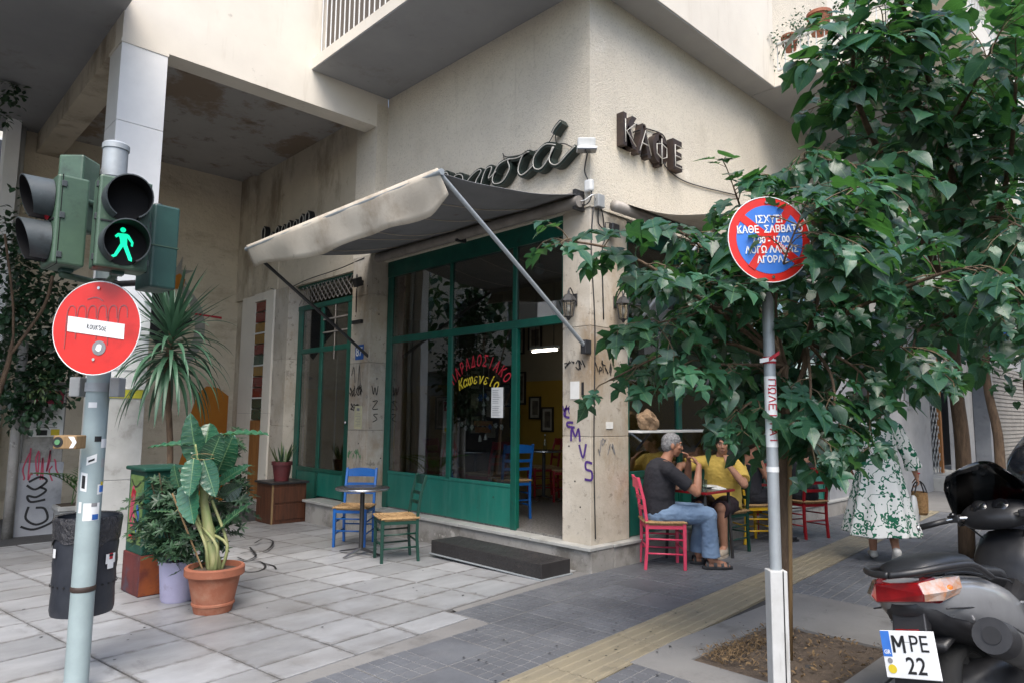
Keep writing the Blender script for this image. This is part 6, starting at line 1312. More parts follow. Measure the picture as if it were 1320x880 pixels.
# ================================================================== things inside the cafe
def framed(x, y, z, w, h, label, pic='picture', n=(-1, 0), mount=True):
    t = thing('framed_picture', (x, y, z), atan2(n[1], n[0]), label, 'picture', 'framed pictures on the cafe walls')
    for a, c, e, g_ in ((-w / 2, -w / 2 + .03, -h / 2, h / 2), (w / 2 - .03, w / 2, -h / 2, h / 2), (-w / 2 + .03, w / 2 - .03, -h / 2, -h / 2 + .03), (-w / 2 + .03, w / 2 - .03, h / 2 - .03, h / 2)): MB().box(0, .03, a, c, e, g_).build('frame_bar', 'frame_dark', t)
    MB().box(0, .012, -w / 2 + .02, w / 2 - .02, -h / 2 + .02, h / 2 - .02).build('mount', 'picture_pale', t); MB().box(.012, .014, -w / 2 + .08, w / 2 - .08, -h / 2 + .08, h / 2 - .08).build('print', pic, t)
pl_ = [(690, 435, .35, .45, 'small portrait high on the wall above the doorway table'), (668, 440, .35, .5, 'dark framed print near the door frame'), (668, 500, .42, .62, 'large portrait print beside the door frame'), (690, 525, .30, .42, 'pale framed sheet low on the yellow wall'), (664, 538, .26, .38, 'small drawing beside the door post'), (706, 540, .3, .45, 'framed print half behind the corner pier')]
for px, py, w, h, lb in pl_:
    p = onX(px, py, 9.19); framed(9.195, p.y, p.z, w, h, lb, 'picture')
for k, (y, z, w, h) in enumerate(((10.2, 1.6, .5, .7), (10.9, 1.7, .4, .5), (11.6, 1.55, .5, .7), (9.6, 1.9, .35, .45), (11.2, 2.6, .5, .4), (10.3, 2.7, .4, .5))): framed(9.195, y, z, w, h, ('red-toned print seen through the recessed door', 'small print seen through the recessed door', 'tall print deep behind the recessed door', 'print near the partition behind the glass', 'wide print high behind the recessed door', 'print high on the wall behind the glass')[k], 'pot_maroon' if k == 0 else 'picture')
for k in range(7): framed(7.395 if False else 7.7 + k * .001, 8.745, 1.2, .01, .01, 'x') if False else None
for k, (x, z, w, h) in enumerate(((7.58, 2.1, .26, .36), (7.98, 1.7, .35, .5), (7.98, 2.25, .3, .36), (7.58, 1.75, .24, .3), (7.6, 1.35, .26, .34), (7.95, 1.25, .3, .3), (7.75, 2.75, .35, .3))): framed(x, 8.745, z, w, h, ('print at the edge of the dark partition', 'larger print on the dark partition', 'upper right print on the dark partition', 'small middle print at the partition edge', 'low left print on the dark partition', 'square low print on the dark partition', 'topmost print on the dark partition')[k], 'picture_pale' if k % 2 else 'picture', (0, -1))
FLT = thing('fluorescent_lamp', (8.0, 6.9, 3.0), 0, 'lit fluorescent tube lamp inside the cafe', 'lamp'); p = onX(702, 452, 8.0)
MB().box(7.95, 8.05, p.y - .29, p.y + .29, p.z + .03, p.z + .07).build('fitting', 'white_plastic', FLT, world=True); MB().tube([(8.0, p.y - .27, p.z), (8.0, p.y + .27, p.z)], .012, 10).build('tube', 'tube_lit', FLT, world=True, smooth=True)
for yy in (-.2, .2): MB().tube([(8.0, p.y + yy, p.z + .07), (8.0, p.y + yy, 3.62)], .006, 5).build('hanger', 'black_metal', FLT, world=True)
GLB = thing('pendant_globe', (5.9, 5.2, 3.3), 0, 'dull glass globe lamp hanging behind the upper pane', 'lamp'); p = onX(695, 347, 5.9)
MB().ell(p, (.07, .07, .07)).build('globe', 'grey_plastic', GLB, world=True, smooth=True); MB().tube([p, (p.x, p.y, 3.62)], .005, 5).build('cord', 'black_plastic', GLB, world=True)
# ================================================================== no-stopping sign post
SPB = gnd(1005, 895); SD = (SPB - CAM).dot(FW)
PS = thing('sign_post', (SPB.x, SPB.y, 0), 0, 'galvanised post with round red and blue no-stopping sign among leaves', 'sign')
def S(mb, name, mat, par=PS, **kw): return mb.build(name, mat, par, world=True, **kw)
sx, sy = SPB.x, SPB.y
zt3 = at(992, 300, SD).z
ppo = S(MB().tube([(sx, sy, -.05), (sx, sy, zt3 + .15)], .032, 18), 'post', 'steel_galv', smooth=True, auto=50)
zw = at(1003, 737, SD).z
S(MB().obox((sx, sy, zw / 2), RT * .048, BK * .045, UP * zw / 2), 'white_sleeve', 'sleeve_white', bevel=.006)
S(MB().obox((sx + RT.x * .022 - BK.x * .046, sy + RT.y * .022 - BK.y * .046, zw / 2), RT * .003, BK * .0015, UP * zw / 2), 'sleeve_seam', 'ink_black')
zc = at(992, 309, SD - .06).z; scn = Vector((sx, sy, zc)) - BK * .05 + RT * .0; scn = at(992, 309, SD - .05)
nS = (-BK * .985 + RT * .12).normalized(); uS = UP.cross(nS).normalized(); uS = uS if uS.dot(RT) > 0 else -uS; tl_ = radians(-4); uS2 = uS * cos(tl_) - UP * sin(tl_) * 1; vS2 = UP * cos(tl_) + uS * sin(tl_)
Rs = .235
dsc = disc('sign_disc', scn, nS, uS2, vS2, Rs, .004, 'sign_red', PS, 56); bl_ = disc('blue_field', scn + nS * .002, nS, uS2, vS2, Rs * .80, .0015, 'sign_blue', dsc, 56)
S(MB().tube([scn + (uS2 * cos(2 * pi * k / 48) + vS2 * sin(2 * pi * k / 48)) * (Rs - .001) for k in range(49)], .003, 5, caps=False), 'rim', 'sign_white', dsc, smooth=True)
for a in (-40, 52):
    ca_, sa_ = cos(radians(a)), sin(radians(a)); d1 = uS2 * ca_ + vS2 * sa_; d2 = -uS2 * sa_ + vS2 * ca_; S(MB().obox(scn + nS * (.003 + .0004 * (a > 0)), d1 * Rs * .82, d2 * .022, nS * .001), 'red_bar', 'sign_red', dsc)
for tx, yy, sz in (('ΙΣΧΥΕΙ', .108, .058), ('ΚΑΘΕ  ΣΑΒΒΑΤΟ', .054, .055), ('7.00 - 17.00', -.004, .052), ('ΛΟΓΩ ΛΑΪΚΗΣ', -.058, .052), ('ΑΓΟΡΑΣ', -.112, .052)):
    b = MB(); put_text(b, tx, scn + nS * .0055 + vS2 * yy + uS2 * .005, uS2, vS2, sz, bold=.0012, sx=.86); S(b, 'lettering', 'sign_white', dsc)
for k in (1, -1): disc('bolt', scn + nS * .006 + vS2 * (.205 * k), nS, uS2, vS2, .009, .005, 'chrome', dsc, 10)
S(MB().obox(scn - nS * .03, uS2 * .02, nS * .03, UP * .02), 'sign_clamp', 'steel_galv', dsc)
# for-sale tape, vertical lettering, barrier tape knot
def tapez(py): return at(998, py, SD).z
S(MB().lathe([(.0335, tapez(577)), (.0335, tapez(482))], 18, (sx, sy, 0)), 'for_sale_sticker', 'sign_white', ppo, smooth=True)
b = MB(); zc_ = (tapez(577) + tapez(482)) / 2; Lz = tapez(482) - tapez(577); h_ = .021
GL = {'Π': [[(0, -1), (0, 1), (1, 1), (1, -1)]], 'Ω': [[(0, -1), (.35, -1), (.05, -.2), (.1, .7), (.5, 1), (.9, .7), (.95, -.2), (.65, -1), (1, -1)]], 'Λ': [[(0, -1), (.5, 1), (1, -1)]], 'Ε': [[(1, 1), (0, 1), (0, -1), (1, -1)], [(0, 0), (.8, 0)]], 'Ι': [[(.5, 1), (.5, -1)]], 'Τ': [[(0, 1), (1, 1)], [(.5, 1), (.5, -1)]], 'Α': [[(0, -1), (.5, 1), (1, -1)], [(.22, -.3), (.78, -.3)]]}
wd_ = Lz * .93 / 8
for k, ch in enumerate('ΠΩΛΕΙΤΑΙ'):
    for st in GL[ch]:
        pts = []
        for (x0, y0), (x1, y1) in zip(st[:-1], st[1:]): pts += [(x0 + (x1 - x0) * t / 5, y0 + (y1 - y0) * t / 5) for t in range(5)]
        pts.append(st[-1]); q = []
        for x, y in pts:
            a = y * h_ / .034; d = -BK * cos(a) + RT * sin(a); q.append(Vector((sx, sy, zc_ + Lz * .465 - (k + .12 + x * .72) * wd_)) + d * .0345)
        b.tube(q, .0036, 5)
S(b, 'for_sale_lettering', 'ink_red', ppo)
S(MB().lathe([(.034, tapez(610)), (.034, tapez(603))], 18, (sx, sy, 0)), 'paper_sticker', 'sign_white', ppo)
z = tapez(460)
for k in range(3): S(MB().lathe([(.035 + .001 * k, z + .012 * k - .02), (.036 + .001 * k, z + .012 * k - .005)], 18, (sx, sy, 0)), 'barrier_tape', 'ink_red' if k % 2 == 0 else 'sign_white', ppo)
S(MB().obox(Vector((sx, sy, z)) - BK * .04 - RT * .03, RT * .04 + UP * .008, BK * .004, UP * .012), 'barrier_tape', 'sign_white', ppo); S(MB().obox(Vector((sx, sy, z + .02)) - BK * .045 + RT * .01, RT * .03 + UP * .02, BK * .004, UP * .010), 'barrier_tape', 'ink_red', ppo)

# ================================================================== trees
def leaf_mesh(kind, bend=.22, fold=.30, curl=.0):
    half = {'lobed': [(-.05, .10), (.02, .23), (.11, .31), (.16, .19), (.22, .15), (.33, .34), (.47, .47), (.45, .28), (.47, .12), (.57, .16), (.70, .21), (.80, .14), (.91, .06)],
            'lobed2': [(-.06, .14), (.02, .28), (.14, .36), (.22, .26), (.28, .17), (.40, .30), (.54, .40), (.55, .25), (.60, .15), (.72, .17), (.86, .08)],
            'heart': [(-.08, .16), (.0, .32), (.12, .40), (.26, .42), (.42, .39), (.58, .31), (.72, .21), (.86, .10), (.94, .04)],
            'oval': [(.0, .10), (.1, .22), (.25, .30), (.45, .32), (.62, .27), (.78, .17), (.9, .07)]}[kind]
    b = MB(); mid = [(0, 0)] + [(max(0.0, x), 0) for x, _ in half] + [(1, 0)]; zf = lambda x, y: fold * abs(y) + curl * y * x - bend * x * x - .12 * abs(y) ** 2 * 4 + .03 * sin(9 * x + 14 * abs(y))
    b.v = [Vector((x, 0, -bend * x * x)) for x, _ in mid]; n = len(mid)
    for s in (1, -1):
        base = len(b.v)
        for x, y in half: b.v.append(Vector((x, s * y, zf(x, y))))
        m_ = len(half)
        fs = [(0, 1, base)] + [(i + 1, i + 2, base + i + 1, base + i) for i in range(m_ - 1)] + [(m_, m_ + 1, base + m_ - 1)]
        b.uv = None
        b.f += fs if s < 0 else [tuple(reversed(f)) for f in fs]; b.mi += [0] * len(fs)
    b.uv = [[v.x, v.y] for v in b.v]
    return b
LK = {}
for k in ('lobed', 'lobed2', 'heart', 'oval'):
    LK[k] = leaf_mesh(k); LK[k + '_b'] = leaf_mesh(k, .48, .12, .25); LK[k + '_c'] = leaf_mesh(k, .10, .50, -.35)
def leaf_mat4(base, d, up, size):
    d = Vector(d).normalized(); s = Vector(up).cross(d); s = s.normalized() if s.length > 1e-4 else d.orthogonal().normalized(); n = d.cross(s).normalized()
    return Matrix(((d.x * size, s.x * size, n.x * size, base.x), (d.y * size, s.y * size, n.y * size, base.y), (d.z * size, s.z * size, n.z * size, base.z), (0, 0, 0, 1)))
def twig_leaves(rnd, p, d, length, step, size, out, twigs, droop=.5, nleaf=None):
    d = Vector(d).normalized(); pts = [p.copy()]; n = max(2, int(length / step)); side = 1
    for i in range(n):
        p = p + d * step; d = (d + Vector((rnd.uniform(-.12, .12), rnd.uniform(-.12, .12), -droop / n + rnd.uniform(-.06, .06)))).normalized(); pts.append(p.copy()); side = -side
        sd = d.cross(UP); sd = sd.normalized() if sd.length > 1e-3 else Vector((1, 0, 0))
        for q in range(1 if i < n - 1 else 3):
            ld = (d * rnd.uniform(.2, .8) + sd * side * rnd.uniform(.5, 1.0) + Vector((rnd.uniform(-.3, .3), rnd.uniform(-.3, .3), rnd.uniform(-.75, .0)))).normalized(); side = -side if q else side
            pet = p + ld * size * .35 + UP * .012; up = (UP * 1.0 + Vector((rnd.uniform(-.55, .55), rnd.uniform(-.55, .55), 0)) - BK * rnd.uniform(-.2, .7)).normalized()
            sz = size * rnd.choice((rnd.uniform(.45, .8), rnd.uniform(.75, 1.25))); out.append((pet, ld, up, sz)); twigs.append((p, pet, .0022))
    twigs.append((pts, None, .004))
def build_tree(T_, limbs, rnd, kinds, size, mat, per_m, spread, tw_len, droop, keep=300, extra=()):
    out, twigs = [], []
    for pts, r0, r1, leafy, *ex in limbs:
        dens, tl = (ex + [1.0, 1.0])[:2] if len(ex) < 2 else ex
        sm = smooth_line(pts, 6); N_ = len(sm); MB().tube(sm, [r0 + (r1 - r0) * i / (N_ - 1) for i in range(N_)], 9).build('branch', 'bark', T_, world=True, smooth=True)
        if not leafy: continue
        L_ = sum((sm[i + 1] - sm[i]).length for i in range(N_ - 1)); n = max(1, int(L_ * per_m * dens))
        for k in range(n):
            t = (leafy + (1 - leafy) * (k + rnd.random()) / n) * (N_ - 1); i = min(N_ - 2, int(t)); p = sm[i].lerp(sm[i + 1], t - i); ax = (sm[i + 1] - sm[i]).normalized()
            d = (ax * .5 + Vector((rnd.gauss(0, 1), rnd.gauss(0, 1), rnd.gauss(.15, .6))).normalized() * spread); twig_leaves(rnd, p, d, tw_len * tl * rnd.uniform(.5, 1.2), size * .42, size, out, twigs, droop)
        twig_leaves(rnd, sm[-1], sm[-1] - sm[-2], tw_len * tl * .8, size * .4, size, out, twigs, droop)
    for c, r, n in extra:
        for k in range(n):
            v = Vector((rnd.gauss(0, .5), rnd.gauss(0, .5), rnd.gauss(0, .5))) * r; out.append((c + v, Vector((rnd.uniform(-1, 1), rnd.uniform(-1, 1), rnd.uniform(-.9, .1))), (UP + Vector((rnd.uniform(-.5, .5), rnd.uniform(-.5, .5), 0)) - BK * .3).normalized(), size * rnd.uniform(.7, 1.2)))
    def hides_sign(l):
        q = RM.transposed() @ (l[0] + Vector(l[1]).normalized() * l[3] * .5 - CAM); return -q.z < SD and (660 + F * q.x / -q.z - 992) ** 2 + (440 - F * q.y / -q.z - 309) ** 2 < 62 ** 2
    out = [l for l in out if not hides_sign(l) or rnd.random() < .13]
    tw = MB()
    for a, b_, r in twigs:
        if b_ is None: tw.tube(a, r, 4, caps=False)
        else: tw.tube([a, b_], r, 3, caps=False)
    tag(tw.build('twigs', 'twig', T_, world=True), kind='stuff')
    vis = []
    for i, l in enumerate(out):
        q = RM.transposed() @ (l[0] - CAM); px, py = 660 + F * q.x / -q.z, 440 - F * q.y / -q.z
        vis.append((0 if -30 < px < 1350 and -30 < py < 910 else 1, -q.z / l[3], i))
    vis.sort(); near = set(i for _, _, i in vis[:keep]); inv = wm(T_).inverted(); ms = {}
    rest = MB(); rest.uv = []; ks = list(kinds)
    for i, (p, d, up, sz) in enumerate(out):
        kd = ks[rnd.randrange(len(ks))] + rnd.choice(('', '_b', '_c')); m4 = leaf_mat4(p, d, up, sz)
        if i in near:
            key = kd + mat
            if key not in ms: ms[key] = LK[kd].mesh('leaf', mat, True)
            o = bpy.data.objects.new('leaf', ms[key]); COL.objects.link(o); o.parent = T_; o.matrix_basis = inv @ m4
        else:
            b0 = len(rest.v); rest.v += [m4 @ v for v in LK[kd].v]; rest.uv += LK[kd].uv; rest.f += [tuple(q + b0 for q in f) for f in LK[kd].f]; rest.mi += [0] * len(LK[kd].f)
    if rest.v: tag(rest.build('foliage', mat, T_, world=True, smooth=True), kind='stuff')
    return len(out)
rt = random.Random(12)
tb = gnd(1013, 850); TD = (tb - CAM).dot(FW)
TA = thing('mulberry_tree', (tb.x, tb.y, 0), 0, 'young mulberry with big lobed leaves around the round sign', 'tree')
fork = at(1012, 470, TD); kn = at(1040, 440, TD + .1)
def LP(*p): return [at(a, c, d) for a, c, d in p]
A_ = TD
limbs = [([tb, at(1010, 650, TD), at(1009, 540, TD), fork], .026, .022, 0),
         ([at(1009, 540, TD), at(1035, 480, TD + .1), kn, at(1050, 400, TD + .1), at(1075, 330, TD + .1), at(1100, 280, TD)], .022, .008, .45),
         ([fork, at(950, 420, A_ - .1), at(880, 370, A_ - .25), at(800, 325, A_ - .4), at(728, 310, A_ - .5)], .018, .005, .15, .62, .62),
         ([fork, at(960, 380, A_ + .1), at(905, 320, A_ + .1), at(862, 290, A_)], .016, .005, .25, .8, .7),
         ([fork, at(985, 370, A_ + .3), at(965, 300, A_ + .4), at(945, 240, A_ + .3)], .016, .005, .35),
         ([fork, at(930, 440, A_), at(860, 455, A_ - .1), at(785, 490, A_ - .2)], .014, .005, .15, .6, .5),
         ([fork, at(960, 470, A_ - .2), at(915, 470, A_ - .3), at(890, 478, A_ - .4)], .012, .005, .2, .8, .6),
         ([kn, at(1100, 400, A_), at(1180, 365, A_ - .2), at(1250, 345, A_ - .4), at(1285, 365, A_ - .5)], .016, .005, .15),
         ([kn, at(1090, 430, A_ + .4), at(1150, 440, A_ + .6), at(1190, 470, A_ + .7)], .014, .005, .2),
         ([kn, at(1060, 360, A_ - .3), at(1075, 300, A_ - .5), at(1060, 265, A_ - .6)], .014, .005, .3),
         ([kn, at(1070, 480, A_ - .1), at(1075, 530, A_ - .2), at(1062, 570, A_ - .3)], .012, .004, .3, .8, .6),
         ([kn, at(1110, 480, A_ + .1), at(1120, 530, A_ + .1)], .012, .004, .3),
         ([fork, at(1000, 400, A_ - .3), at(1010, 340, A_ - .6), at(1030, 285, A_ - .7)], .010, .004, .35),
         ([fork, at(970, 480, A_ + .5), at(930, 480, A_ + .6), at(950, 495, A_ + .5)], .012, .004, .2, .8, .7),
         ([kn, at(1020, 500, A_ + .5), at(1000, 540, A_ + .5)], .012, .004, .1),
         ([fork, at(985, 505, A_ - .15), at(962, 522, A_ - .25), at(948, 534, A_ - .3)], .010, .004, .2, .9, .5),
         ([kn, at(1045, 500, A_ - .25), at(1040, 540, A_ - .35), at(1046, 572, A_ - .4)], .010, .004, .25, .9, .45),
         ([fork, at(940, 400, A_ - .2), at(880, 410, A_ - .3), at(830, 420, A_ - .3)], .012, .004, .2, .9, .7),
         ([fork, at(950, 350, A_ + .2), at(890, 350, A_ + .2), at(840, 350, A_ + .1)], .012, .004, .25, .9, .7)]
nA = build_tree(TA, limbs, rt, ('lobed', 'lobed', 'lobed2', 'heart'), 0.175, 'leaf_mulberry', 15.5, .9, .34, .9,
                extra=[(at(950, 430, A_ + .5), .4, 60), (at(1050, 430, A_ + .6), .45, 90), (at(1130, 400, A_ + .5), .4, 60), (at(1010, 330, A_ + .5), .4, 60), (at(1130, 330, A_ + .2), .35, 45), (at(900, 410, A_ + .2), .35, 60), (at(980, 510, A_ + .4), .25, 35), (at(1060, 530, A_ + .4), .25, 30)])
# stake that props the young tree
STK = tag(MB().tube([tb + RT * .03 + BK * .02 + UP * -.05, at(1016, 540, TD + .03)], .022, 8).build('tree_stake', 'stake_wood', smooth=True), 'wooden prop stake right behind the sign post', 'stake')
# larger tree further along the kerb, its crown reaching over the pavement
t2 = gnd(1243, 690); D2 = 7.6; b2 = at(1246, 705, D2); b2.z = 0
TB = thing('street_tree', (b2.x, b2.y, 0), 0, 'taller kerbside tree with a leaning slim trunk and dark crown', 'tree')
f2 = at(1228, 430, D2); D = D2
limbs = [([b2, at(1241, 580, D), at(1232, 500, D), f2], .085, .062, 0),
         ([f2, at(1200, 330, D - .8), at(1150, 230, D - 1.6), at(1105, 130, D - 2.2), at(1100, 60, D - 2.4)], .05, .01, .35),
         ([at(1150, 230, D - 1.6), at(1100, 215, D - 2.2), at(1065, 205, D - 2.6), at(1035, 205, D - 2.8)], .025, .006, .2, .8, .6),
         ([f2, at(1240, 300, D - .6), at(1215, 180, D - 1.4), at(1185, 60, D - 2.0), at(1150, -20, D - 2.2)], .045, .01, .3),
         ([f2, at(1270, 330, D - .5), at(1300, 220, D - 1.5), at(1310, 100, D - 2)], .045, .01, .3),
         ([at(1215, 180, D - 1.4), at(1150, 120, D - 2), at(1140, 50, D - 2.4)], .02, .006, .2),
         ([at(1150, 230, D - 1.6), at(1120, 240, D - 2.2), at(1105, 225, D - 2.6)], .02, .006, .2),
         ([f2, at(1260, 400, D - .8), at(1300, 390, D - 1.5), at(1330, 420, D - 2)], .03, .008, .3),
         ([f2, at(1190, 420, D - .5), at(1170, 470, D - .8)], .02, .006, .3),
         ([at(1240, 300, D - .6), at(1280, 280, D - 1.6), at(1330, 300, D - 2.2)], .02, .006, .2),
         ([at(1215, 180, D - 1.4), at(1250, 120, D - 2), at(1290, 40, D - 2.4)], .02, .006, .2),
         ([at(1270, 330, D - .5), at(1320, 330, D - .8), at(1380, 300, D - 1)], .02, .006, .2),
         ([f2, at(1200, 380, D + .3), at(1150, 360, D + .4)], .02, .006, .2)]
nB = build_tree(TB, limbs, rt, ('heart', 'heart', 'lobed2', 'oval'), .195, 'leaf_mulberry', 10, 1.0, .5, .9,
                extra=[(at(1230, 300, D - .3), .8, 150), (at(1290, 330, D - .4), .8, 150), (at(1180, 200, D - 1.0), .7, 110), (at(1270, 180, D - 1.1), .8, 150), (at(1220, 80, D - 1.4), .8, 130), (at(1310, 60, D - 1.5), .8, 120), (at(1140, 120, D - 1.6), .5, 70), (at(1300, 430, D + .5), .6, 80), (at(1200, 420, D + .4), .5, 60)])
# trees down the street
def far_tree(px, dist, base_w, label, seed, zc, rc, n):
    r = random.Random(seed); p = at(px, 560, dist); p.z = 0; t = thing('street_tree', (p.x, p.y, 0), 0, label, 'tree')
    MB().tube(smooth_line([(p.x, p.y, -.05), (p.x + .1, p.y, 1.2), (p.x - .05, p.y + .1, 2.4), (p.x, p.y, zc)], 4), [base_w * (1 - .04 * k) for k in range(13)], 8).build('trunk', 'bark', t, world=True, smooth=True)
    b = MB()
    for q in range(14):
        c = Vector((p.x, p.y, zc)) + Vector((r.gauss(0, .5), r.gauss(0, .5), r.gauss(0, .45))) * rc
        MB().tube(smooth_line([(p.x, p.y, zc - rc * .5), (Vector((p.x, p.y, zc)) + c) / 2 + UP * .1, c], 3), [.04, .035, .03, .025, .02, .015, .01], 5).build('branch', 'bark', t, world=True, smooth=True) if q < 7 else None
        for k in range(n // 14):
            v = Vector((r.gauss(0, .45), r.gauss(0, .45), r.gauss(0, .4))) * rc * .6; m4 = leaf_mat4(c + v, Vector((r.uniform(-1, 1), r.uniform(-1, 1), r.uniform(-.8, .1))), UP + Vector((r.uniform(-.6, .6), r.uniform(-.6, .6), 0)), r.uniform(.16, .26)); b0 = len(b.v)
            b.v += [m4 @ x for x in LK['heart'].v]; b.f += [tuple(x + b0 for x in f) for f in LK['heart'].f]; b.mi += [0] * len(LK['heart'].f)
    tag(b.build('crown', 'leaf_dark', t, world=True, smooth=True), kind='stuff')
far_tree(1285, 13, .10, 'dark street tree behind the leaning trunk', 31, 4.6, 2.0, 1400)
far_tree(1335, 17, .12, 'street tree further down the right edge', 32, 4.8, 2.4, 1400)
far_tree(1215, 24, .12, 'distant street tree down the pavement', 33, 5.2, 2.2, 900)
# tree across the street that shows in the window reflection
r = random.Random(40)
def plain_tree(x, y, zc, rc, n, label, seed):
    r = random.Random(seed); t = thing('street_tree', (x, y, -.13), 0, label, 'tree'); MB().tube(smooth_line([(x, y, -.13), (x + .1, y, 2), (x, y + .1, zc)], 4), [.14 - .008 * k for k in range(9)], 8).build('trunk', 'bark', t, world=True, smooth=True); b = MB()
    for q in range(16):
        c = Vector((x, y, zc)) + Vector((r.gauss(0, .5), r.gauss(0, .5), r.gauss(0, .45))) * rc
        for k in range(n // 16):
            v = Vector((r.gauss(0, .45), r.gauss(0, .45), r.gauss(0, .4))) * rc * .55; m4 = leaf_mat4(c + v, Vector((r.uniform(-1, 1), r.uniform(-1, 1), r.uniform(-.8, .1))), UP + Vector((r.uniform(-.6, .6), r.uniform(-.6, .6), 0)), r.uniform(.25, .4)); b0 = len(b.v)
            b.v += [m4 @ u for u in LK['oval'].v]; b.f += [tuple(u + b0 for u in f) for f in LK['oval'].f]; b.mi += [0] * len(LK['oval'].f)
    tag(b.build('crown', 'leaf_dark', t, world=True, smooth=True), kind='stuff')
plain_tree(-3.5, 14.5, 6.2, 2.6, 1600, 'tree across the street mirrored in the shop window', 41)
# hanging plants and pots on the right-hand balcony
BP = thing('balcony_plant', (9.05, 3.9, 6.72), 0, 'trailing plant in clay pots on the right-hand balcony rail', 'plant')
for (yy, zz, r_p) in ((3.86, 6.62, .11), (3.45, 6.70, .15)): MB().lathe([(0, 0), (r_p * .7, 0), (r_p, r_p * 1.6), (r_p * 1.1, r_p * 1.6), (r_p * 1.1, r_p * 1.9), (0, r_p * 1.85)], 20, (9.1, yy, zz)).build('pot', 'terracotta', BP, world=True, smooth=True, auto=40)
b = MB()
for (yy, zz, n) in ((3.98, 6.75, 60), (3.99, 6.5, 24), (3.8, 6.72, 50), (3.6, 6.74, 60), (3.4, 6.8, 60), (3.7, 6.95, 60), (3.2, 6.9, 60)): clump_leaves(b, (8.98, yy, zz), .14, n, .045, rp, aspect=.7)
tag(b.build('foliage', 'leaf_shrub', BP, world=True), kind='stuff')

# ================================================================== scooter in the foreground
tail = at(1158, 748, 3.36); SX, SY = tail.x + .44, tail.y - .215
SCT = thing('scooter', (SX, SY, -.13), radians(2), 'dark silver maxi scooter seen from behind at the kerb', 'scooter')
SCT.rotation_euler = (radians(-12), 0, radians(-6))
def K(mb, name, mat, par=SCT, **kw): return mb.build(name, mat, par, **kw)
def ring(x, hw, zb, zt, n=20, e=2.6, yc=0.0):
    zc, hh = (zb + zt) / 2, (zt - zb) / 2; q = []
    for k in range(n):
        a = 2 * pi * k / n; c, s = cos(a), sin(a); q.append((x, yc + hw * (abs(c) ** (2 / e)) * (1 if c >= 0 else -1), zc + hh * (abs(s) ** (2 / e)) * (1 if s >= 0 else -1)))
    return q
def rear_loft(secs, **kw): return MB().loft([ring(*s) for s in secs])
body = K(rear_loft([(-.46, .075, .775, .855), (-.42, .13, .72, .87), (-.30, .19, .645, .87), (-.1, .225, .56, .855), (.15, .235, .48, .82), (.4, .215, .40, .75), (.68, .17, .36, .62)]), 'rear_body', 'silver_paint', smooth=True)
K(rear_loft([(-.44, .06, .70, .78), (-.38, .12, .64, .76), (-.2, .17, .55, .70), (.1, .195, .45, .62), (.5, .17, .30, .5)]), 'under_panel', 'black_plastic', smooth=True)
seat = K(rear_loft([(-.40, .07, .85, .90), (-.34, .125, .85, .945), (-.12, .165, .84, .955), (.06, .17, .82, .94), (.13, .165, .80, .90), (.2, .16, .78, .865), (.45, .155, .74, .83), (.62, .12, .70, .80), (.74, .07, .66, .76)]), 'seat', 'seat_vinyl', smooth=True)
for s in (1, -1): K(MB().tube(smooth_line([(.12, s * .215, .80), (-.1, s * .225, .885), (-.32, s * .20, .905), (-.47, s * .10, .90), (-.52, 0, .895)], 5), .017, 8), 'grab_rail', 'black_plastic', smooth=True)
K(MB().loft([[(-.475, .115, .765), (-.475, -.115, .765), (-.490, -.125, .80), (-.468, -.105, .852), (-.468, .105, .852), (-.490, .125, .80)], [(-.36, .15, .74), (-.36, -.15, .74), (-.36, -.175, .80), (-.36, -.14, .865), (-.36, .14, .865), (-.36, .175, .80)]]), 'tail_light', 'tail_red', bevel=.006)
for s in (1, -1):
    K(MB().loft([[(-.474, s * .116, .768), (-.486, s * .127, .80), (-.466, s * .106, .850)], [(-.40, s * .172, .762), (-.39, s * .192, .80), (-.36, s * .165, .858)], [(-.27, s * .196, .775), (-.25, s * .207, .80), (-.22, s * .196, .85)]]), 'turn_signal', 'tail_clear', smooth=False)
    K(MB().ell((-.33, s * .183, .805), (.05, .014, .022)), 'signal_bulb', 'tail_orange', smooth=True)
K(MB().loft([[(-.40, .075, .76), (-.40, -.075, .76), (-.30, -.07, .76), (-.30, .07, .76)], [(-.475, .085, .58), (-.475, -.085, .58), (-.42, -.08, .58), (-.42, .08, .58)], [(-.50, .12, .36), (-.50, -.12, .36), (-.475, -.12, .36), (-.475, .12, .36)]]), 'plate_holder', 'black_plastic', bevel=.008)
K(MB().obox((-.472, 0, .625), (0, .055, 0), (.006, 0, .014 * -.1), (0, 0, .018)), 'plate_reflector', 'tail_red', bevel=.004)
tilt = Vector((-.17, 0, -1)).normalized(); pn = Vector((-1, 0, .17)).normalized(); pc_ = Vector((-.508, 0, .535)); yv = Vector((0, -1, 0)); upv = -tilt
PLT_ = K(MB().obox(pc_, yv * .125, upv * .105, pn * .003), 'number_plate', 'sign_white', bevel=.004)
K(MB().obox(pc_ + pn * .0035 - yv * .102 + upv * .045, yv * .021, upv * .057, pn * .0008), 'country_band', 'sign_blue', PLT_)
b = MB(); put_text(b, 'GR', pc_ + pn * .005 - yv * .102 + upv * .008, yv, upv, .026, bold=.0006, sx=.85); K(b, 'country_code', 'sign_white', PLT_)
b = MB(); put_text(b, 'PE', pc_ + pn * .0045 + yv * .050 + upv * .045, yv, upv, .105, sx=.86); mc_ = pc_ + pn * .0045 - yv * .043 + upv * .045
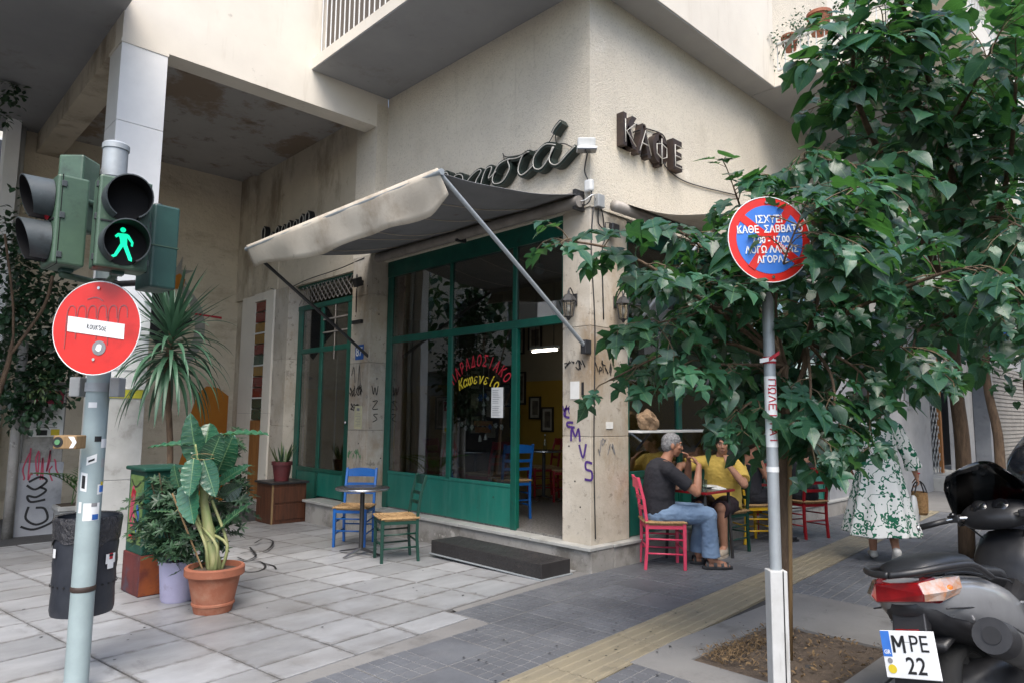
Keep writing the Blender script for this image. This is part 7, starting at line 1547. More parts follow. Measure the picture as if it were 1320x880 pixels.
[b.bar(mc_ + yv * x0 + upv * z0, mc_ + yv * x1 + upv * z1, .012, .001, up=pn) for x0, z0, x1, z1 in ((-.024, -.038, -.024, .038), (.024, -.038, .024, .038), (-.022, .034, 0, -.012), (.022, .034, 0, -.012))]; b; put_text(b, '22', pc_ + pn * .0045 + yv * .022 - upv * .052, yv, upv, .105, bold=.0012, sx=.86, space=1.05); K(b, 'registration', 'ink_black', PLT_)
disc2 = lambda c, r, mat: K(MB().prism([(r * cos(2 * pi * k / 18), r * sin(2 * pi * k / 18)) for k in range(18)], c, yv, upv, pn * .001), 'plate_seal', mat, PLT_)
disc2(pc_ + pn * .004 - yv * .095 - upv * .03, .012, 'ink_grey'); disc2(pc_ + pn * .004 - yv * .09 - upv * .066, .020, 'ink_yellow')
for s in (1, -1):
    K(MB().tube(smooth_line([(-.40, s * .172, .725), (-.2, s * .203, .70), (.1, s * .217, .655), (.4, s * .202, .58), (.66, s * .172, .49)], 4), .0035, 5), 'body_seam', 'ink_black', smooth=True)
    K(MB().tube(smooth_line([(-.30, s * .165, .868), (-.1, s * .178, .852), (.12, s * .178, .81), (.45, s * .165, .745), (.66, s * .12, .70)], 4), .006, 6), 'seat_piping', 'black_plastic', smooth=True)
    for x, z in ((-.15, .62), (.25, .52), (.5, .62)): K(MB().tube([(x, s * .19, z), (x, s * .222, z)], .008, 8), 'screw', 'chrome')
    K(MB().tube(smooth_line([(1.0, s * .19, 1.05), (1.06, s * .16, 1.0), (1.12, s * .10, .9)], 4), .006, 5), 'brake_hose', 'black_plastic', smooth=True)
K(MB().box(-.502, -.498, -.02, .02, .575, .59), 'plate_lamp', 'black_plastic')
# wheels
def wheel(x, r, w):
    t = K(MB().lathe([(r - .07, -w * .42), (r - .03, -w * .5), (r - .008, -w * .36), (r, 0), (r - .008, w * .36), (r - .03, w * .5), (r - .07, w * .42)], 36), 'wheel', 'tyre', smooth=True); rm_ = MB().lathe([(r - .065, -w * .44), (r - .085, -w * .2), (r - .085, w * .2), (r - .065, w * .44)], 36); rm_.lathe([(0, -w * .25), (.05, -w * .25), (.05, w * .25), (0, w * .25)], 18)
    for k in range(5): a = 2 * pi * k / 5; rm_.bar((cos(a) * .04, sin(a) * .04, 0), (cos(a) * (r - .08), sin(a) * (r - .08), 0), .03, .05, up=(0, 0, 1))
    K(rm_, 'rim', 'exhaust', t); t.location = (x, 0, r); t.rotation_euler = (pi / 2, 0, 0)
wheel(0, .26, .14); wheel(1.44, .27, .12)
K(MB().loft([ring(-.30, .085, .50, .56), ring(-.12, .095, .55, .60), ring(.1, .095, .52, .58)]), 'mudguard', 'black_plastic', smooth=True)
K(rear_loft([(-.15, .12, .2, .36), (.2, .16, .18, .42), (.6, .15, .2, .40)]), 'engine', 'black_metal', smooth=True)
ex0, ex1 = Vector((-.34, -.31, .60)), Vector((.42, -.25, .32)); dx = (ex1 - ex0).normalized()
K(MB().tube([ex0, ex0 + dx * .02, ex0 + dx * .10, ex0 + dx * .5, ex1, ex1 + dx * .12], [.072, .078, .082, .080, .070, .03], 20, caps=False), 'exhaust', 'exhaust', smooth=True); K(MB().tube([ex0 - dx * .004, ex0 + dx * .11], [.081, .087], 20), 'exhaust_tip', 'black_metal', smooth=True, auto=40); K(MB().tube([ex0 - dx * .008, ex0 + dx * .02], [.040, .040], 16), 'exhaust_outlet', 'ink_black')
K(MB().bar(ex0 + dx * .12 + Vector((0, -.06, .03)), ex0 + dx * .55 + Vector((0, -.06, .03)), .012, .07), 'heat_shield', 'black_plastic', bevel=.004)
# front: floor, leg shield, cowl, screen, bars
K(rear_loft([(.5, .19, .25, .42), (.8, .21, .24, .38), (1.02, .20, .24, .45)]), 'floor_board', 'black_plastic', smooth=True); K(rear_loft([(.45, .09, .35, .62), (.75, .085, .34, .58), (1.0, .10, .34, .7)]), 'centre_tunnel', 'black_plastic', smooth=True)
K(rear_loft([(.98, .17, .34, .78), (1.04, .21, .32, .90), (1.16, .22, .34, .97), (1.32, .18, .42, .95), (1.52, .10, .55, .80), (1.62, .03, .64, .70)]), 'front_fairing', 'black_plastic', smooth=True); K(rear_loft([(1.2, .09, .5, .62), (1.45, .08, .56, .60), (1.7, .05, .46, .5)]), 'front_mudguard', 'black_gloss', smooth=True)
b = MB()
for i in range(9):
    for j in range(13):
        t = i / 8; a = (j / 12 - .5) * 2; wv = .26 * (1 - .22 * t ** 1.6) * (1 if t < .8 else 1 - .9 * (t - .8)); b.v.append(Vector((1.34 - .24 * t - .16 * a * a, a * wv, 1.0 + .40 * t - .07 * a * a * t)))
for i in range(8):
    for j in range(12): a = i * 13 + j; b.f.append((a, a + 1, a + 14, a + 13)); b.mi.append(0)
o = K(b, 'windscreen', 'dark_glass', smooth=True); md = o.modifiers.new('solid', 'SOLIDIFY'); md.thickness = .004
K(rear_loft([(.98, .13, .98, 1.08), (1.05, .19, .97, 1.13), (1.16, .20, .98, 1.15), (1.26, .16, 1.0, 1.10)]), 'dashboard', 'black_plastic', smooth=True)
for s in (1, -1): K(MB().lathe([(0, 0), (.045, 0), (.05, .012), (.046, .02), (0, .018)], 20, (0, 0, 0)), 'gauge', 'black_gloss', smooth=True).matrix_basis = Matrix.Translation((1.045, s * .06, 1.11)) @ Euler((0, radians(-50), 0)).to_matrix().to_4x4()
K(MB().tube(smooth_line([(.90, .38, 1.03), (.97, .2, 1.06), (1.02, .08, 1.05), (1.02, -.08, 1.05), (.97, -.2, 1.06), (.90, -.38, 1.03)], 5), .013, 8), 'handlebar', 'chrome', smooth=True)
for s in (1, -1):
    K(MB().tube([(.955, s * .24, 1.054), (.895, s * .385, 1.028)], [.018, .019], 12), 'grip', 'black_plastic', smooth=True); K(MB().tube([(.89, s * .39, 1.027), (.885, s * .405, 1.025)], [.021, .018], 12), 'bar_end', 'chrome', smooth=True)
    K(MB().tube(smooth_line([(1.0, s * .19, 1.05), (1.0, s * .28, 1.035), (.96, s * .40, 1.02)], 5), .007, 6), 'brake_lever', 'black_metal', smooth=True); K(MB().obox((.985, s * .20, 1.06), (.03, 0, 0), (0, .035, 0), (0, 0, .024)), 'switch_box', 'black_plastic', bevel=.008)
    K(MB().tube([(1.44, s * .09, .27), (1.30, s * .09, .75)], .02, 8), 'fork', 'chrome', smooth=True)
K(MB().ell((.97, .20, 1.085), (.03, .02, .018)), 'brake_reservoir', 'black_gloss', smooth=True)
K(MB().tube([(.25, .16, .25), (.15, .30, .0)], .014, 7), 'side_stand', 'black_metal')

# ================================================================== parked car beyond the scooter
cx0 = 8.0; cyL = onX(1268, 610, cx0).y
CR = thing('parked_car', (cx0 + .4, cyL - .85, -.13), 0, 'dark hatchback parked at the kerb beyond the scooter', 'car')
def cring(x, hw, zb, zt, tuck=.0):
    q = []
    for y, z in ((-.92, .0), (-1, .25), (-.99, .55), (-.95, .8), (-.80, .97), (-.5, 1.0), (0, 1.005), (.5, 1.0), (.80, .97), (.95, .8), (.99, .55), (1, .25), (.92, .0)): q.append((x, y * hw * (1 - tuck * max(0, z - .5) * 1.0), zb + (zt - zb) * z))
    return q
def C_(mb, name, mat, par=CR, **kw): return mb.build(name, mat, par, **kw)
C_(MB().loft([cring(-.42, .66, .35, .80), cring(-.36, .80, .24, .96), cring(-.1, .855, .20, 1.0), cring(.8, .87, .19, 1.0), cring(2.2, .87, .19, .98), cring(3.0, .84, .2, .93), cring(3.5, .74, .22, .78), cring(3.62, .6, .3, .62)]), 'body', 'car_paint', smooth=True)
C_(MB().loft([cring(-.22, .70, .96, 1.30, .10), cring(-.02, .74, .97, 1.50, .30), cring(.4, .77, .97, 1.60, .38), cring(1.3, .78, .97, 1.62, .38), cring(1.9, .77, .96, 1.46, .34), cring(2.55, .74, .94, 1.0, .0)]), 'cabin', 'car_paint', smooth=True)
C_(MB().loft([[(-.255, -.58, 1.04), (-.255, .58, 1.04)], [(-.10, -.54, 1.43), (-.10, .54, 1.43)]], caps=False, closed=False), 'rear_window', 'black_gloss')
C_(MB().prism([(.05 * cos(k * .4), .05 * sin(k * .4)) for k in range(16)], (-.262, .36, 1.09), (0, -1, 0), (.37, 0, .93), (-.004, 0, 0)), 'round_sticker', 'ink_green')
for s in (1, -1):
    C_(MB().loft([[(-.40, s * .55, .80), (-.40, s * .72, .80), (-.36, s * .80, .86)], [(-.33, s * .56, 1.0), (-.32, s * .72, 1.0), (-.26, s * .80, 1.0)]], caps=False, closed=False), 'tail_lamp', 'tail_red')
    C_(MB().loft([[(.05, s * .775, 1.04), (2.0, s * .80, 1.02)], [(.35, s * .63, 1.48), (1.55, s * .64, 1.48)]], caps=False, closed=False), 'side_window', 'black_gloss')
    for x in (.35, 2.75):
        t = C_(MB().lathe([(.2, -.1), (.30, -.1), (.315, -.06), (.315, .06), (.30, .1), (.2, .1)], 28), 'wheel', 'tyre', smooth=True); C_(MB().lathe([(0, -.06), (.2, -.09), (.2, .09), (0, .06)], 20), 'rim', 'exhaust', t); t.location = (x, s * .78, .315); t.rotation_euler = (pi / 2, 0, 0)
C_(MB().box(-.47, -.40, -.72, .72, .30, .48), 'bumper', 'black_plastic', bevel=.03); C_(MB().box(-.425, -.418, -.26, .26, .62, .73), 'number_plate', 'sign_white')
# ================================================================== people
def capsule(mb, p0, r0, p1, r1, n=14, flat=1.0, side=None):
    """tapered limb with rounded ends; flat<1 squashes it along 'side'"""
    p0, p1 = Vector(p0), Vector(p1); d = p1 - p0; L_ = max(d.length, 1e-5); d = d / L_
    s = Vector(side).normalized() if side else d.orthogonal().normalized(); s = (s - d * s.dot(d)).normalized(); u = d.cross(s); rings = []
    for t in (-90, -70, -45, -20): rings.append((p0 + d * r0 * sin(radians(t)), r0 * max(.02, cos(radians(t)))))
    for t in (0, .25, .5, .75, 1): rings.append((p0 + d * L_ * t, r0 + (r1 - r0) * t))
    for t in (20, 45, 70, 90): rings.append((p1 + d * r1 * sin(radians(t)), r1 * max(.02, cos(radians(t)))))
    mb.loft([[c + (s * cos(2 * pi * k / n) * flat + u * sin(2 * pi * k / n)) * r for k in range(n)] for c, r in rings])
def frustum(mb, p0, r0, p1, r1, n=18, flat=1.0, side=None):
    p0, p1 = Vector(p0), Vector(p1); d = (p1 - p0).normalized(); s = Vector(side).normalized() if side else d.orthogonal().normalized(); s = (s - d * s.dot(d)).normalized(); u = d.cross(s)
    mb.loft([[c + (s * cos(2 * pi * k / n) * flat + u * sin(2 * pi * k / n)) * r for k in range(n)] for c, r in ((p0, r0), (p0.lerp(p1, .5), (r0 + r1) / 2), (p1, r1))])
def fuse(mb, name, mat, par, voxel=.008, smooth=5, wrinkle=0.0, wscale=9.0, wdir=None, hole=None):
    """melt overlapping volumes into one continuous skin"""
    me = mb.mesh(name, mat); o = bpy.data.objects.new(name, me)
    r = o.modifiers.new('remesh', 'REMESH'); r.mode = 'VOXEL'; r.voxel_size = voxel; s = o.modifiers.new('smooth', 'SMOOTH'); s.factor = .5; s.iterations = smooth
    m2 = eval_mesh(o); bpy.data.objects.remove(o); bpy.data.meshes.remove(me); m2.name = name
    if wrinkle:
        nv = len(m2.vertices); co = [0.0] * (3 * nv); no = [0.0] * (3 * nv); m2.vertices.foreach_get('co', co); m2.vertices.foreach_get('normal', no)
        for i in range(0, 3 * nv, 3):
            q = Vector((co[i] * wscale, co[i + 1] * wscale, co[i + 2] * wscale * 1.3)); n = (noise.noise(q) * .6 + abs(noise.noise(q * 2.1 + Vector((3, 1, 7)))) * -.6 + .25 * noise.noise(q * 4.3)) * wrinkle
            co[i] += no[i] * n; co[i + 1] += no[i + 1] * n; co[i + 2] += no[i + 2] * n
        m2.vertices.foreach_set('co', co)
    m2.polygons.foreach_set('use_smooth', [True] * len(m2.polygons)); m2.materials.clear(); m2.materials.append(M[mat]); m2.update()
    o = bpy.data.objects.new(name, m2); COL.objects.link(o); o.parent = par; return o
def add_hand(mb, w, d, palm, curl=.5, size=1.0, right=1):
    """wrist position, finger direction, palm normal: palm, four bent fingers of unequal length, thumb from the side"""
    w, d, pn = Vector(w), Vector(d).normalized(), Vector(palm).normalized(); s = d.cross(pn).normalized() * right; k = size
    capsule(mb, w, .026 * k, w + d * .075 * k, .036 * k, 12, .55, pn)
    for i, (off, ln) in enumerate(((.027, .072), (.009, .082), (-.009, .076), (-.026, .060))):
        p = w + d * .085 * k + s * off * k; dd = d + s * off * 2.0; c = curl
        for q, f in enumerate((.42, .32, .26)):
            dd = (dd.normalized() + pn * c * (.55 if q == 0 else .8)).normalized(); p2 = p + dd * ln * f * k; capsule(mb, p, (.0095 - .001 * q) * k, p2, (.0088 - .001 * q) * k, 8); p = p2
    p = w + d * .025 * k + s * .03 * k; dd = (d * .7 + s * .75 + pn * .35).normalized()
    for q, f in enumerate((.045, .032, .026)): p2 = p + dd * f * k; capsule(mb, p, (.0125 - .0015 * q) * k, p2, (.011 - .0015 * q) * k, 8); p = p2; dd = (dd + d * .35 + pn * .25 * curl).normalized()
def add_head(mb, c, f, up=(0, 0, 1), k=1.0):
    """head with brow, nose, lips, chin, ears; f = where the face looks"""
    c, f, up = Vector(c), Vector(f).normalized(), Vector(up).normalized(); s = up.cross(f).normalized(); up = f.cross(s)
    def P_(x, y, z): return c + (f * x + s * y + up * z) * k
    R_ = Matrix((f, s, up)).transposed().to_quaternion()
    def E(x, y, z, a, b_, d): mb.ell(P_(x, y, z), (a * k, b_ * k, d * k), R_.to_euler(), 16, 12)
    E(-.012, 0, .025, .098, .076, .092); E(.022, 0, -.035, .070, .060, .075); E(.045, 0, -.085, .036, .036, .028); E(.020, 0, -.075, .05, .052, .035)
    capsule(mb, P_(.085, 0, .022), .010 * k, P_(.102, 0, -.018), .0155 * k, 8); E(.092, 0, -.022, .014, .018, .011)
    E(.080, 0, .040, .016, .045, .012); E(.088, 0, -.052, .010, .024, .006); E(.085, 0, -.063, .010, .021, .007); E(.06, .04, -.01, .026, .022, .022); E(.06, -.04, -.01, .026, .022, .022)
    for sg in (1, -1): E(-.012, sg * .078, -.005, .022, .010, .032); E(-.006, sg * .076, -.028, .012, .009, .014)
    return P_
def face_bits(par, P_, f):
    for sg in (1, -1):
        MB().ell(P_(.075, sg * .031, .016), (.010, .011, .008), None, 12, 8).build('eye', 'picture_pale', par, smooth=True); MB().ell(P_(.083, sg * .031, .016), (.004, .006, .006), None, 10, 6).build('iris', 'hair_dark', par, smooth=True)
        MB().tube([P_(.088, sg * .014, .040), P_(.090, sg * .034, .045), P_(.078, sg * .052, .038)], [.004, .005, .003], 6).build('eyebrow', 'hair_dark', par, smooth=True)
    MB().tube([P_(.094, -.022, -.057), P_(.099, 0, -.056), P_(.094, .022, -.057)], [.002, .003, .002], 6).build('mouth', 'pot_maroon', par, smooth=True)
def person(loc, rz, label, g): return thing('person', loc, rz, label, 'person', g)
# ---- grey-haired man in black T-shirt and jeans on the pink chair
HD = radians(-44)
MN = person((6.10, 4.07, 0), HD, 'grey-haired man in black T-shirt and blue jeans, hands at his mouth', 'guests at the pavement tables')
b = MB(); hip = Vector((-.03, 0, .53)); che = Vector((-.02, 0, .86)); nk = Vector((.05, 0, 1.07)); hdc = Vector((.115, 0, 1.215)); hf_ = Vector((.98, -.05, -.14))
capsule(b, hip, .15, (-.04, 0, .70), .145, 16, 1.12, (0, 1, 0)); capsule(b, (-.04, 0, .70), .145, (-.01, 0, .92), .15, 16, 1.18, (0, 1, 0)); capsule(b, (.0, 0, .97), .10, nk, .062, 14); capsule(b, nk, .056, hdc + Vector((-.01, 0, -.03)), .056, 12)
sh = {1: Vector((.02, .19, .985)), -1: Vector((.03, -.19, .975))}; el_ = {1: Vector((.31, .20, .80)), -1: Vector((.30, -.22, .76))}; wr_ = {1: Vector((.30, .07, 1.05)), -1: Vector((.365, -.08, 1.015))}
for s in (1, -1):
    capsule(b, (.01, s * .08, 1.0), .07, sh[s], .062); capsule(b, sh[s], .056, el_[s], .043); capsule(b, el_[s], .044, el_[s].lerp(wr_[s], .35), .043); capsule(b, el_[s].lerp(wr_[s], .35), .043, wr_[s], .028)
    kn_ = Vector((.43, s * .13, .53)); ak = Vector((.40 + (.06 if s < 0 else 0), s * .12, .09)); capsule(b, (hip.x + .02, s * .09, .53), .095, kn_, .068); capsule(b, kn_, .062, ak, .042); capsule(b, ak, .038, ak + Vector((.13, 0, -.045)), .036, 12, .8, (0, 0, 1)); capsule(b, ak + Vector((-.03, 0, -.05)), .034, ak + Vector((.15, s * .01, -.058)), .036, 12, .62, (0, 0, 1))
add_hand(b, wr_[1], (-.35, -.35, .8), (-.8, -.2, -.35), .75, .95, 1); add_hand(b, wr_[-1], (-.45, .35, .75), (-.85, .25, -.3), .85, .95, -1)
PH = add_head(b, hdc, hf_, (.12, 0, 1)); fuse(b, 'body', 'skin_tan', MN, .0068, 4); face_bits(MN, PH, hf_)
b = MB(); b.ell(PH(-.018, 0, .045), (.102, .084, .085), None, 16, 12); b.ell(PH(-.05, 0, .0), (.066, .078, .085), None, 16, 12); b.ell(PH(-.02, .066, .02), (.05, .018, .05), None, 10, 8); b.ell(PH(-.02, -.066, .02), (.05, .018, .05), None, 10, 8); fuse(b, 'hair', 'hair_grey', MN, .007, 2, .007, 40)
b = MB(); capsule(b, hip + Vector((0, 0, .02)), .168, (-.04, 0, .70), .165, 18, 1.12, (0, 1, 0)); capsule(b, (-.04, 0, .70), .163, (-.01, 0, .93), .163, 18, 1.18, (0, 1, 0)); frustum(b, (.0, 0, .95), .125, (.035, 0, 1.045), .075, 18, 1.2, (0, 1, 0))
for s in (1, -1): capsule(b, (.0, s * .08, .985), .088, sh[s], .078); frustum(b, sh[s], .074, sh[s].lerp(el_[s], .72), .070)
fuse(b, 'shirt', 'cloth_black', MN, .008, 5, .007, 9)
b = MB(); capsule(b, hip + Vector((-.01, 0, -.02)), .158, hip + Vector((.05, 0, -.01)), .15, 18, 1.2, (0, 1, 0))
for s in (1, -1):
    kn_ = Vector((.43, s * .13, .53)); ak = Vector((.40 + (.06 if s < 0 else 0), s * .12, .12)); capsule(b, (hip.x + .02, s * .09, .53), .112, kn_, .092); capsule(b, kn_, .09, kn_.lerp(ak, .5), .080); frustum(b, kn_.lerp(ak, .45), .081, ak, .092)
fuse(b, 'trousers', 'denim', MN, .008, 5, .010, 8)
for s in (1, -1):
    ak = Vector((.40 + (.06 if s < 0 else 0), s * .12, .09)); b = MB(); n = 22
    ol = [((.155 * cos(2 * pi * k / n) + .06), .048 * sin(2 * pi * k / n) * (1.1 if cos(2 * pi * k / n) > 0 else .9)) for k in range(n)]; b.prism(ol, (ak.x, ak.y, .004), (1, 0, 0), (0, 1, 0), (0, 0, .028)); sd = b.build('sandal', 'black_plastic', MN, bevel=.006)
    for x, w_ in ((-.05, .028), (.03, .034), (.10, .030), (.155, .022)): MB().loft([[(ak.x + x + dx_, ak.y + .048 * cos(a), .03 + .062 * (1 - max(0, x) * 2.2) * sin(a)) for dx_ in (-w_ / 2, w_ / 2)] for a in (0, .4, .8, 1.2, 1.57, 1.95, 2.35, 2.75, pi)], caps=False, closed=False).build('sandal_strap', 'black_plastic', sd, smooth=True)
# ---- person in the yellow shirt
YP = person((7.32, 4.06, 0), radians(186), 'person in a yellow shirt and dark shorts leaning on the small table', 'guests at the pavement tables')
b = MB(); hip = Vector((-.02, 0, .54)); hdc = Vector((.10, .05, 1.20)); hf_ = Vector((.9, .4, -.1))
capsule(b, hip, .16, (0, 0, .74), .16, 16, 1.15, (0, 1, 0)); capsule(b, (0, 0, .74), .16, (.03, 0, .92), .15, 16, 1.2, (0, 1, 0)); capsule(b, (.03, 0, .98), .1, (.07, .02, 1.07), .06); capsule(b, (.07, .02, 1.07), .055, hdc + Vector((0, 0, -.03)), .055)
sh = {1: Vector((.03, .20, .97)), -1: Vector((.04, -.20, .99))}; el_ = {1: Vector((.20, .33, .78)), -1: Vector((.22, -.42, .94))}; wr_ = {1: Vector((.27, .18, .99)), -1: Vector((.42, -.38, .83))}
for s in (1, -1):
    capsule(b, (.02, s * .08, 1.0), .07, sh[s], .062); capsule(b, sh[s], .055, el_[s], .044); capsule(b, el_[s], .045, el_[s].lerp(wr_[s], .35), .043); capsule(b, el_[s].lerp(wr_[s], .35), .043, wr_[s], .029)
    kn_ = Vector((.40, s * .12 + .02, .53)); ak = Vector((.30 + (.0 if s > 0 else -.12), s * .09 + .04, .10)); capsule(b, (hip.x, s * .09, .54), .1, kn_, .07); capsule(b, kn_, .06, kn_.lerp(ak, .35), .062); capsule(b, kn_.lerp(ak, .35), .06, ak, .04); capsule(b, ak, .038, ak + Vector((.12, 0, -.045)), .035, 12, .8, (0, 0, 1))
add_hand(b, wr_[1], (-.5, -.35, .75), (-.6, -.5, .1), .7, .95, -1); add_hand(b, wr_[-1], (.35, .3, -.85), (-.8, .2, .1), .35, .95, 1)
PH = add_head(b, hdc, hf_); fuse(b, 'body', 'skin', YP, .0072, 4); face_bits(YP, PH, hf_)
b = MB(); b.ell(PH(-.02, 0, .045), (.102, .086, .086), None, 16, 12); b.ell(PH(-.055, 0, -.005), (.064, .08, .09), None, 16, 12); fuse(b, 'hair', 'hair_dark', YP, .008, 2, .007, 40)
b = MB(); capsule(b, hip + Vector((0, 0, .05)), .182, (0, 0, .74), .18, 18, 1.16, (0, 1, 0)); capsule(b, (0, 0, .74), .178, (.03, 0, .93), .166, 18, 1.2, (0, 1, 0)); frustum(b, (.03, 0, .95), .13, (.06, .01, 1.05), .078, 18, 1.15, (0, 1, 0)); frustum(b, (.0, 0, .60), .19, (.03, 0, .50), .205, 18, 1.1, (0, 1, 0))
for s in (1, -1): capsule(b, (.0, s * .08, .985), .09, sh[s], .082); frustum(b, sh[s], .078, sh[s].lerp(el_[s], .78), .084)
fuse(b, 'shirt', 'cloth_yellow', YP, .008, 4, .012, 8)
b = MB(); capsule(b, hip + Vector((0, 0, -.02)), .165, hip + Vector((.05, 0, -.02)), .16, 18, 1.2, (0, 1, 0))
for s in (1, -1): capsule(b, (hip.x, s * .09, .54), .118, (.20, s * .105 + .01, .53), .11); frustum(b, (.18, s * .105, .535), .112, (.43, s * .125 + .02, .515), .105)
fuse(b, 'shorts', 'cloth_plum', YP, .009, 4, .008, 8)
def shoe(par, ak, f, mat, k=1.0):
    b = MB(); f = Vector(f).normalized(); sd = UP.cross(f); a = Vector(ak)
    capsule(b, (a.x, a.y, .045 * k + a.z - .095), .046 * k, Vector((a.x, a.y, .040 * k + a.z - .095)) + f * .15 * k, .042 * k, 14, 1.0); capsule(b, (a.x, a.y, a.z - .01), .042 * k, (a.x, a.y, a.z - .05), .045 * k)
    o = fuse(b, 'shoe', mat, par, .008, 3); n = 20; MB().prism([(.155 * k * cos(2 * pi * q / n) + .072 * k, .050 * k * sin(2 * pi * q / n)) for q in range(n)], (a.x, a.y, a.z - .098), f, sd, (0, 0, .022)).build('sole', mat, o)
for s in (1, -1): shoe(YP, (.30 + (.0 if s > 0 else -.12), s * .09 + .04, .10), (1, .1, 0), 'shoe_beige')
# ---- woman in the black strap top on the yellow chair
def seated(loc, rz, label, skin, top, bottom, hair, shoe_m, lean=.04, sleeves=False, long_legs=False, arms=None, sc=1.0, longhair=False):
    W_ = person(loc, rz, label, 'guests at the pavement tables'); b = MB(); hip = Vector((-.02, 0, .54)); hdc = Vector((.04 + lean, 0, 1.22)); hf_ = Vector((1, .1, -.05))
    capsule(b, hip, .145, (0, 0, .72), .12, 16, 1.2, (0, 1, 0)); capsule(b, (0, 0, .72), .12, (lean * .5, 0, .92), .13, 16, 1.2, (0, 1, 0)); capsule(b, (lean * .6, 0, .98), .09, (lean, 0, 1.08), .05); capsule(b, (lean, 0, 1.08), .047, hdc + Vector((0, 0, -.03)), .05)
    sh = {s: Vector((lean * .6, s * .175, .98)) for s in (1, -1)}; el_ = arms[0] if arms else {s: Vector((.12, s * .24, .74)) for s in (1, -1)}; wr_ = arms[1] if arms else {s: Vector((.34, s * .12, .78)) for s in (1, -1)}; ll = .0
    for s in (1, -1):
        e, w_ = Vector(el_[s]), Vector(wr_[s]); capsule(b, (lean * .6, s * .08, 1.0), .06, sh[s], .052); capsule(b, sh[s], .046, e, .037); capsule(b, e, .038, w_, .026); add_hand(b, w_, (w_ - e).normalized() + Vector((0, -s * .2, -.1)), (0, 0, -1), .35, .9, s)
        kn_ = Vector((.44, s * .10, .54)); ak = Vector((.40, s * .09, .10)); capsule(b, (hip.x, s * .085, .54), .095, kn_, .062); capsule(b, kn_, .056, kn_.lerp(ak, .35), .056); capsule(b, kn_.lerp(ak, .35), .054, ak, .036); capsule(b, ak, .034, ak + Vector((.11, 0, -.05)), .03, 12, .8, (0, 0, 1))
    PH = add_head(b, hdc, hf_, k=.96); fuse(b, 'body', skin, W_, .008, 4); face_bits(W_, PH, hf_)
    b = MB(); b.ell(PH(-.022, 0, .045), (.104, .09, .088), None, 16, 12); b.ell(PH(-.06, 0, -.01), (.066, .085, .095), None, 16, 12)
    if longhair: capsule(b, PH(-.07, 0, -.03), .07, PH(-.10, 0, -.22), .05, 12, 1.3, (0, 1, 0))
    fuse(b, 'hair', hair, W_, .008, 2, .008, 34)
    b = MB(); capsule(b, hip + Vector((0, 0, .06)), .158, (0, 0, .72), .135, 18, 1.2, (0, 1, 0)); frustum(b, (0, 0, .72), .135, (lean * .5, 0, .93), .145, 18, 1.2, (0, 1, 0))
    if sleeves:
        capsule(b, (lean * .5, 0, .9), .14, (lean * .7, 0, 1.0), .10, 16, 1.25, (0, 1, 0))
        for s in (1, -1): capsule(b, (lean * .6, s * .08, .99), .075, sh[s], .068); frustum(b, sh[s], .064, sh[s].lerp(Vector(el_[s]), .7), .062)
    else:
        for s in (1, -1): b.tube(smooth_line([(lean * .5 + .11, s * .07, .93), (lean * .6, s * .10, 1.045), (lean * .5 - .10, s * .08, .93)], 5), .009, 7)
    fuse(b, 'top', top, W_, .008, 4, .006, 9)
    b = MB(); capsule(b, hip + Vector((0, 0, -.02)), .155, hip + Vector((.05, 0, -.02)), .15, 18, 1.2, (0, 1, 0))
    for s in (1, -1):
        kn_ = Vector((.44, s * .10, .54)); ak = Vector((.40, s * .09, .13)); capsule(b, (hip.x, s * .085, .54), .11, (.24, s * .095, .54), .095)
        if long_legs: capsule(b, (.2, s * .095, .54), .095, kn_, .08); frustum(b, kn_ + Vector((0, 0, .02)), .08, ak, .065)
        else: frustum(b, (.22, s * .095, .54), .097, (.36, s * .1, .535), .092)
    fuse(b, 'trousers' if long_legs else 'skirt', bottom, W_, .009, 4, .007, 8)
    for s in (1, -1): shoe(W_, (.40, s * .09, .10), (1, 0, 0), shoe_m, .92)
    return W_
seated((8.12, 4.14, 0), radians(-30), 'woman in a black strap top sitting on the yellow chair', 'skin_tan', 'cloth_black', 'cloth_black', 'hair_dark', 'black_plastic', longhair=False)
seated((9.02, 3.86, 0), radians(68), 'person in dark clothes on the red chair, back to the pavement', 'skin_tan', 'cloth_dark_grey', 'cloth_black', 'hair_dark', 'black_plastic', sleeves=True, long_legs=True, arms=({1: (.18, .24, .80), -1: (.20, -.28, .80)}, {1: (.40, .08, .84), -1: (.44, -.16, .86)}))
# ---- woman walking away in the green and white printed dress
WP = gnd(1138, 722); WD_ = radians(28)
WN = person((WP.x, WP.y, 0), WD_, 'woman walking away in a white dress with green floral print, basket in hand', 'passers-by')
b = MB(); hdc = Vector((.04, 0, 1.66)); H0 = Vector((0, 0, .95))
capsule(b, H0, .15, (0, 0, 1.12), .125, 16, 1.15, (0, 1, 0)); capsule(b, (0, 0, 1.12), .125, (.01, 0, 1.33), .13, 16, 1.25, (0, 1, 0)); capsule(b, (.01, 0, 1.40), .09, (.02, 0, 1.50), .05); capsule(b, (.02, 0, 1.5), .047, hdc + Vector((0, 0, -.03)), .05)
sh = {1: Vector((.01, .18, 1.40)), -1: Vector((.01, -.18, 1.40))}; el_ = {1: Vector((.06, .27, 1.14)), -1: Vector((.0, -.30, 1.13))}; wr_ = {1: Vector((.22, .24, .96)), -1: Vector((.08, -.38, .90))}
for s in (1, -1):
    capsule(b, (.01, s * .08, 1.42), .06, sh[s], .055); capsule(b, sh[s], .048, el_[s], .04); capsule(b, el_[s], .04, wr_[s], .027)
lg = {1: (Vector((.06, .08, .50)), Vector((.10, .07, .10))), -1: (Vector((.06, -.08, .50)), Vector((-.22, -.09, .17)))}
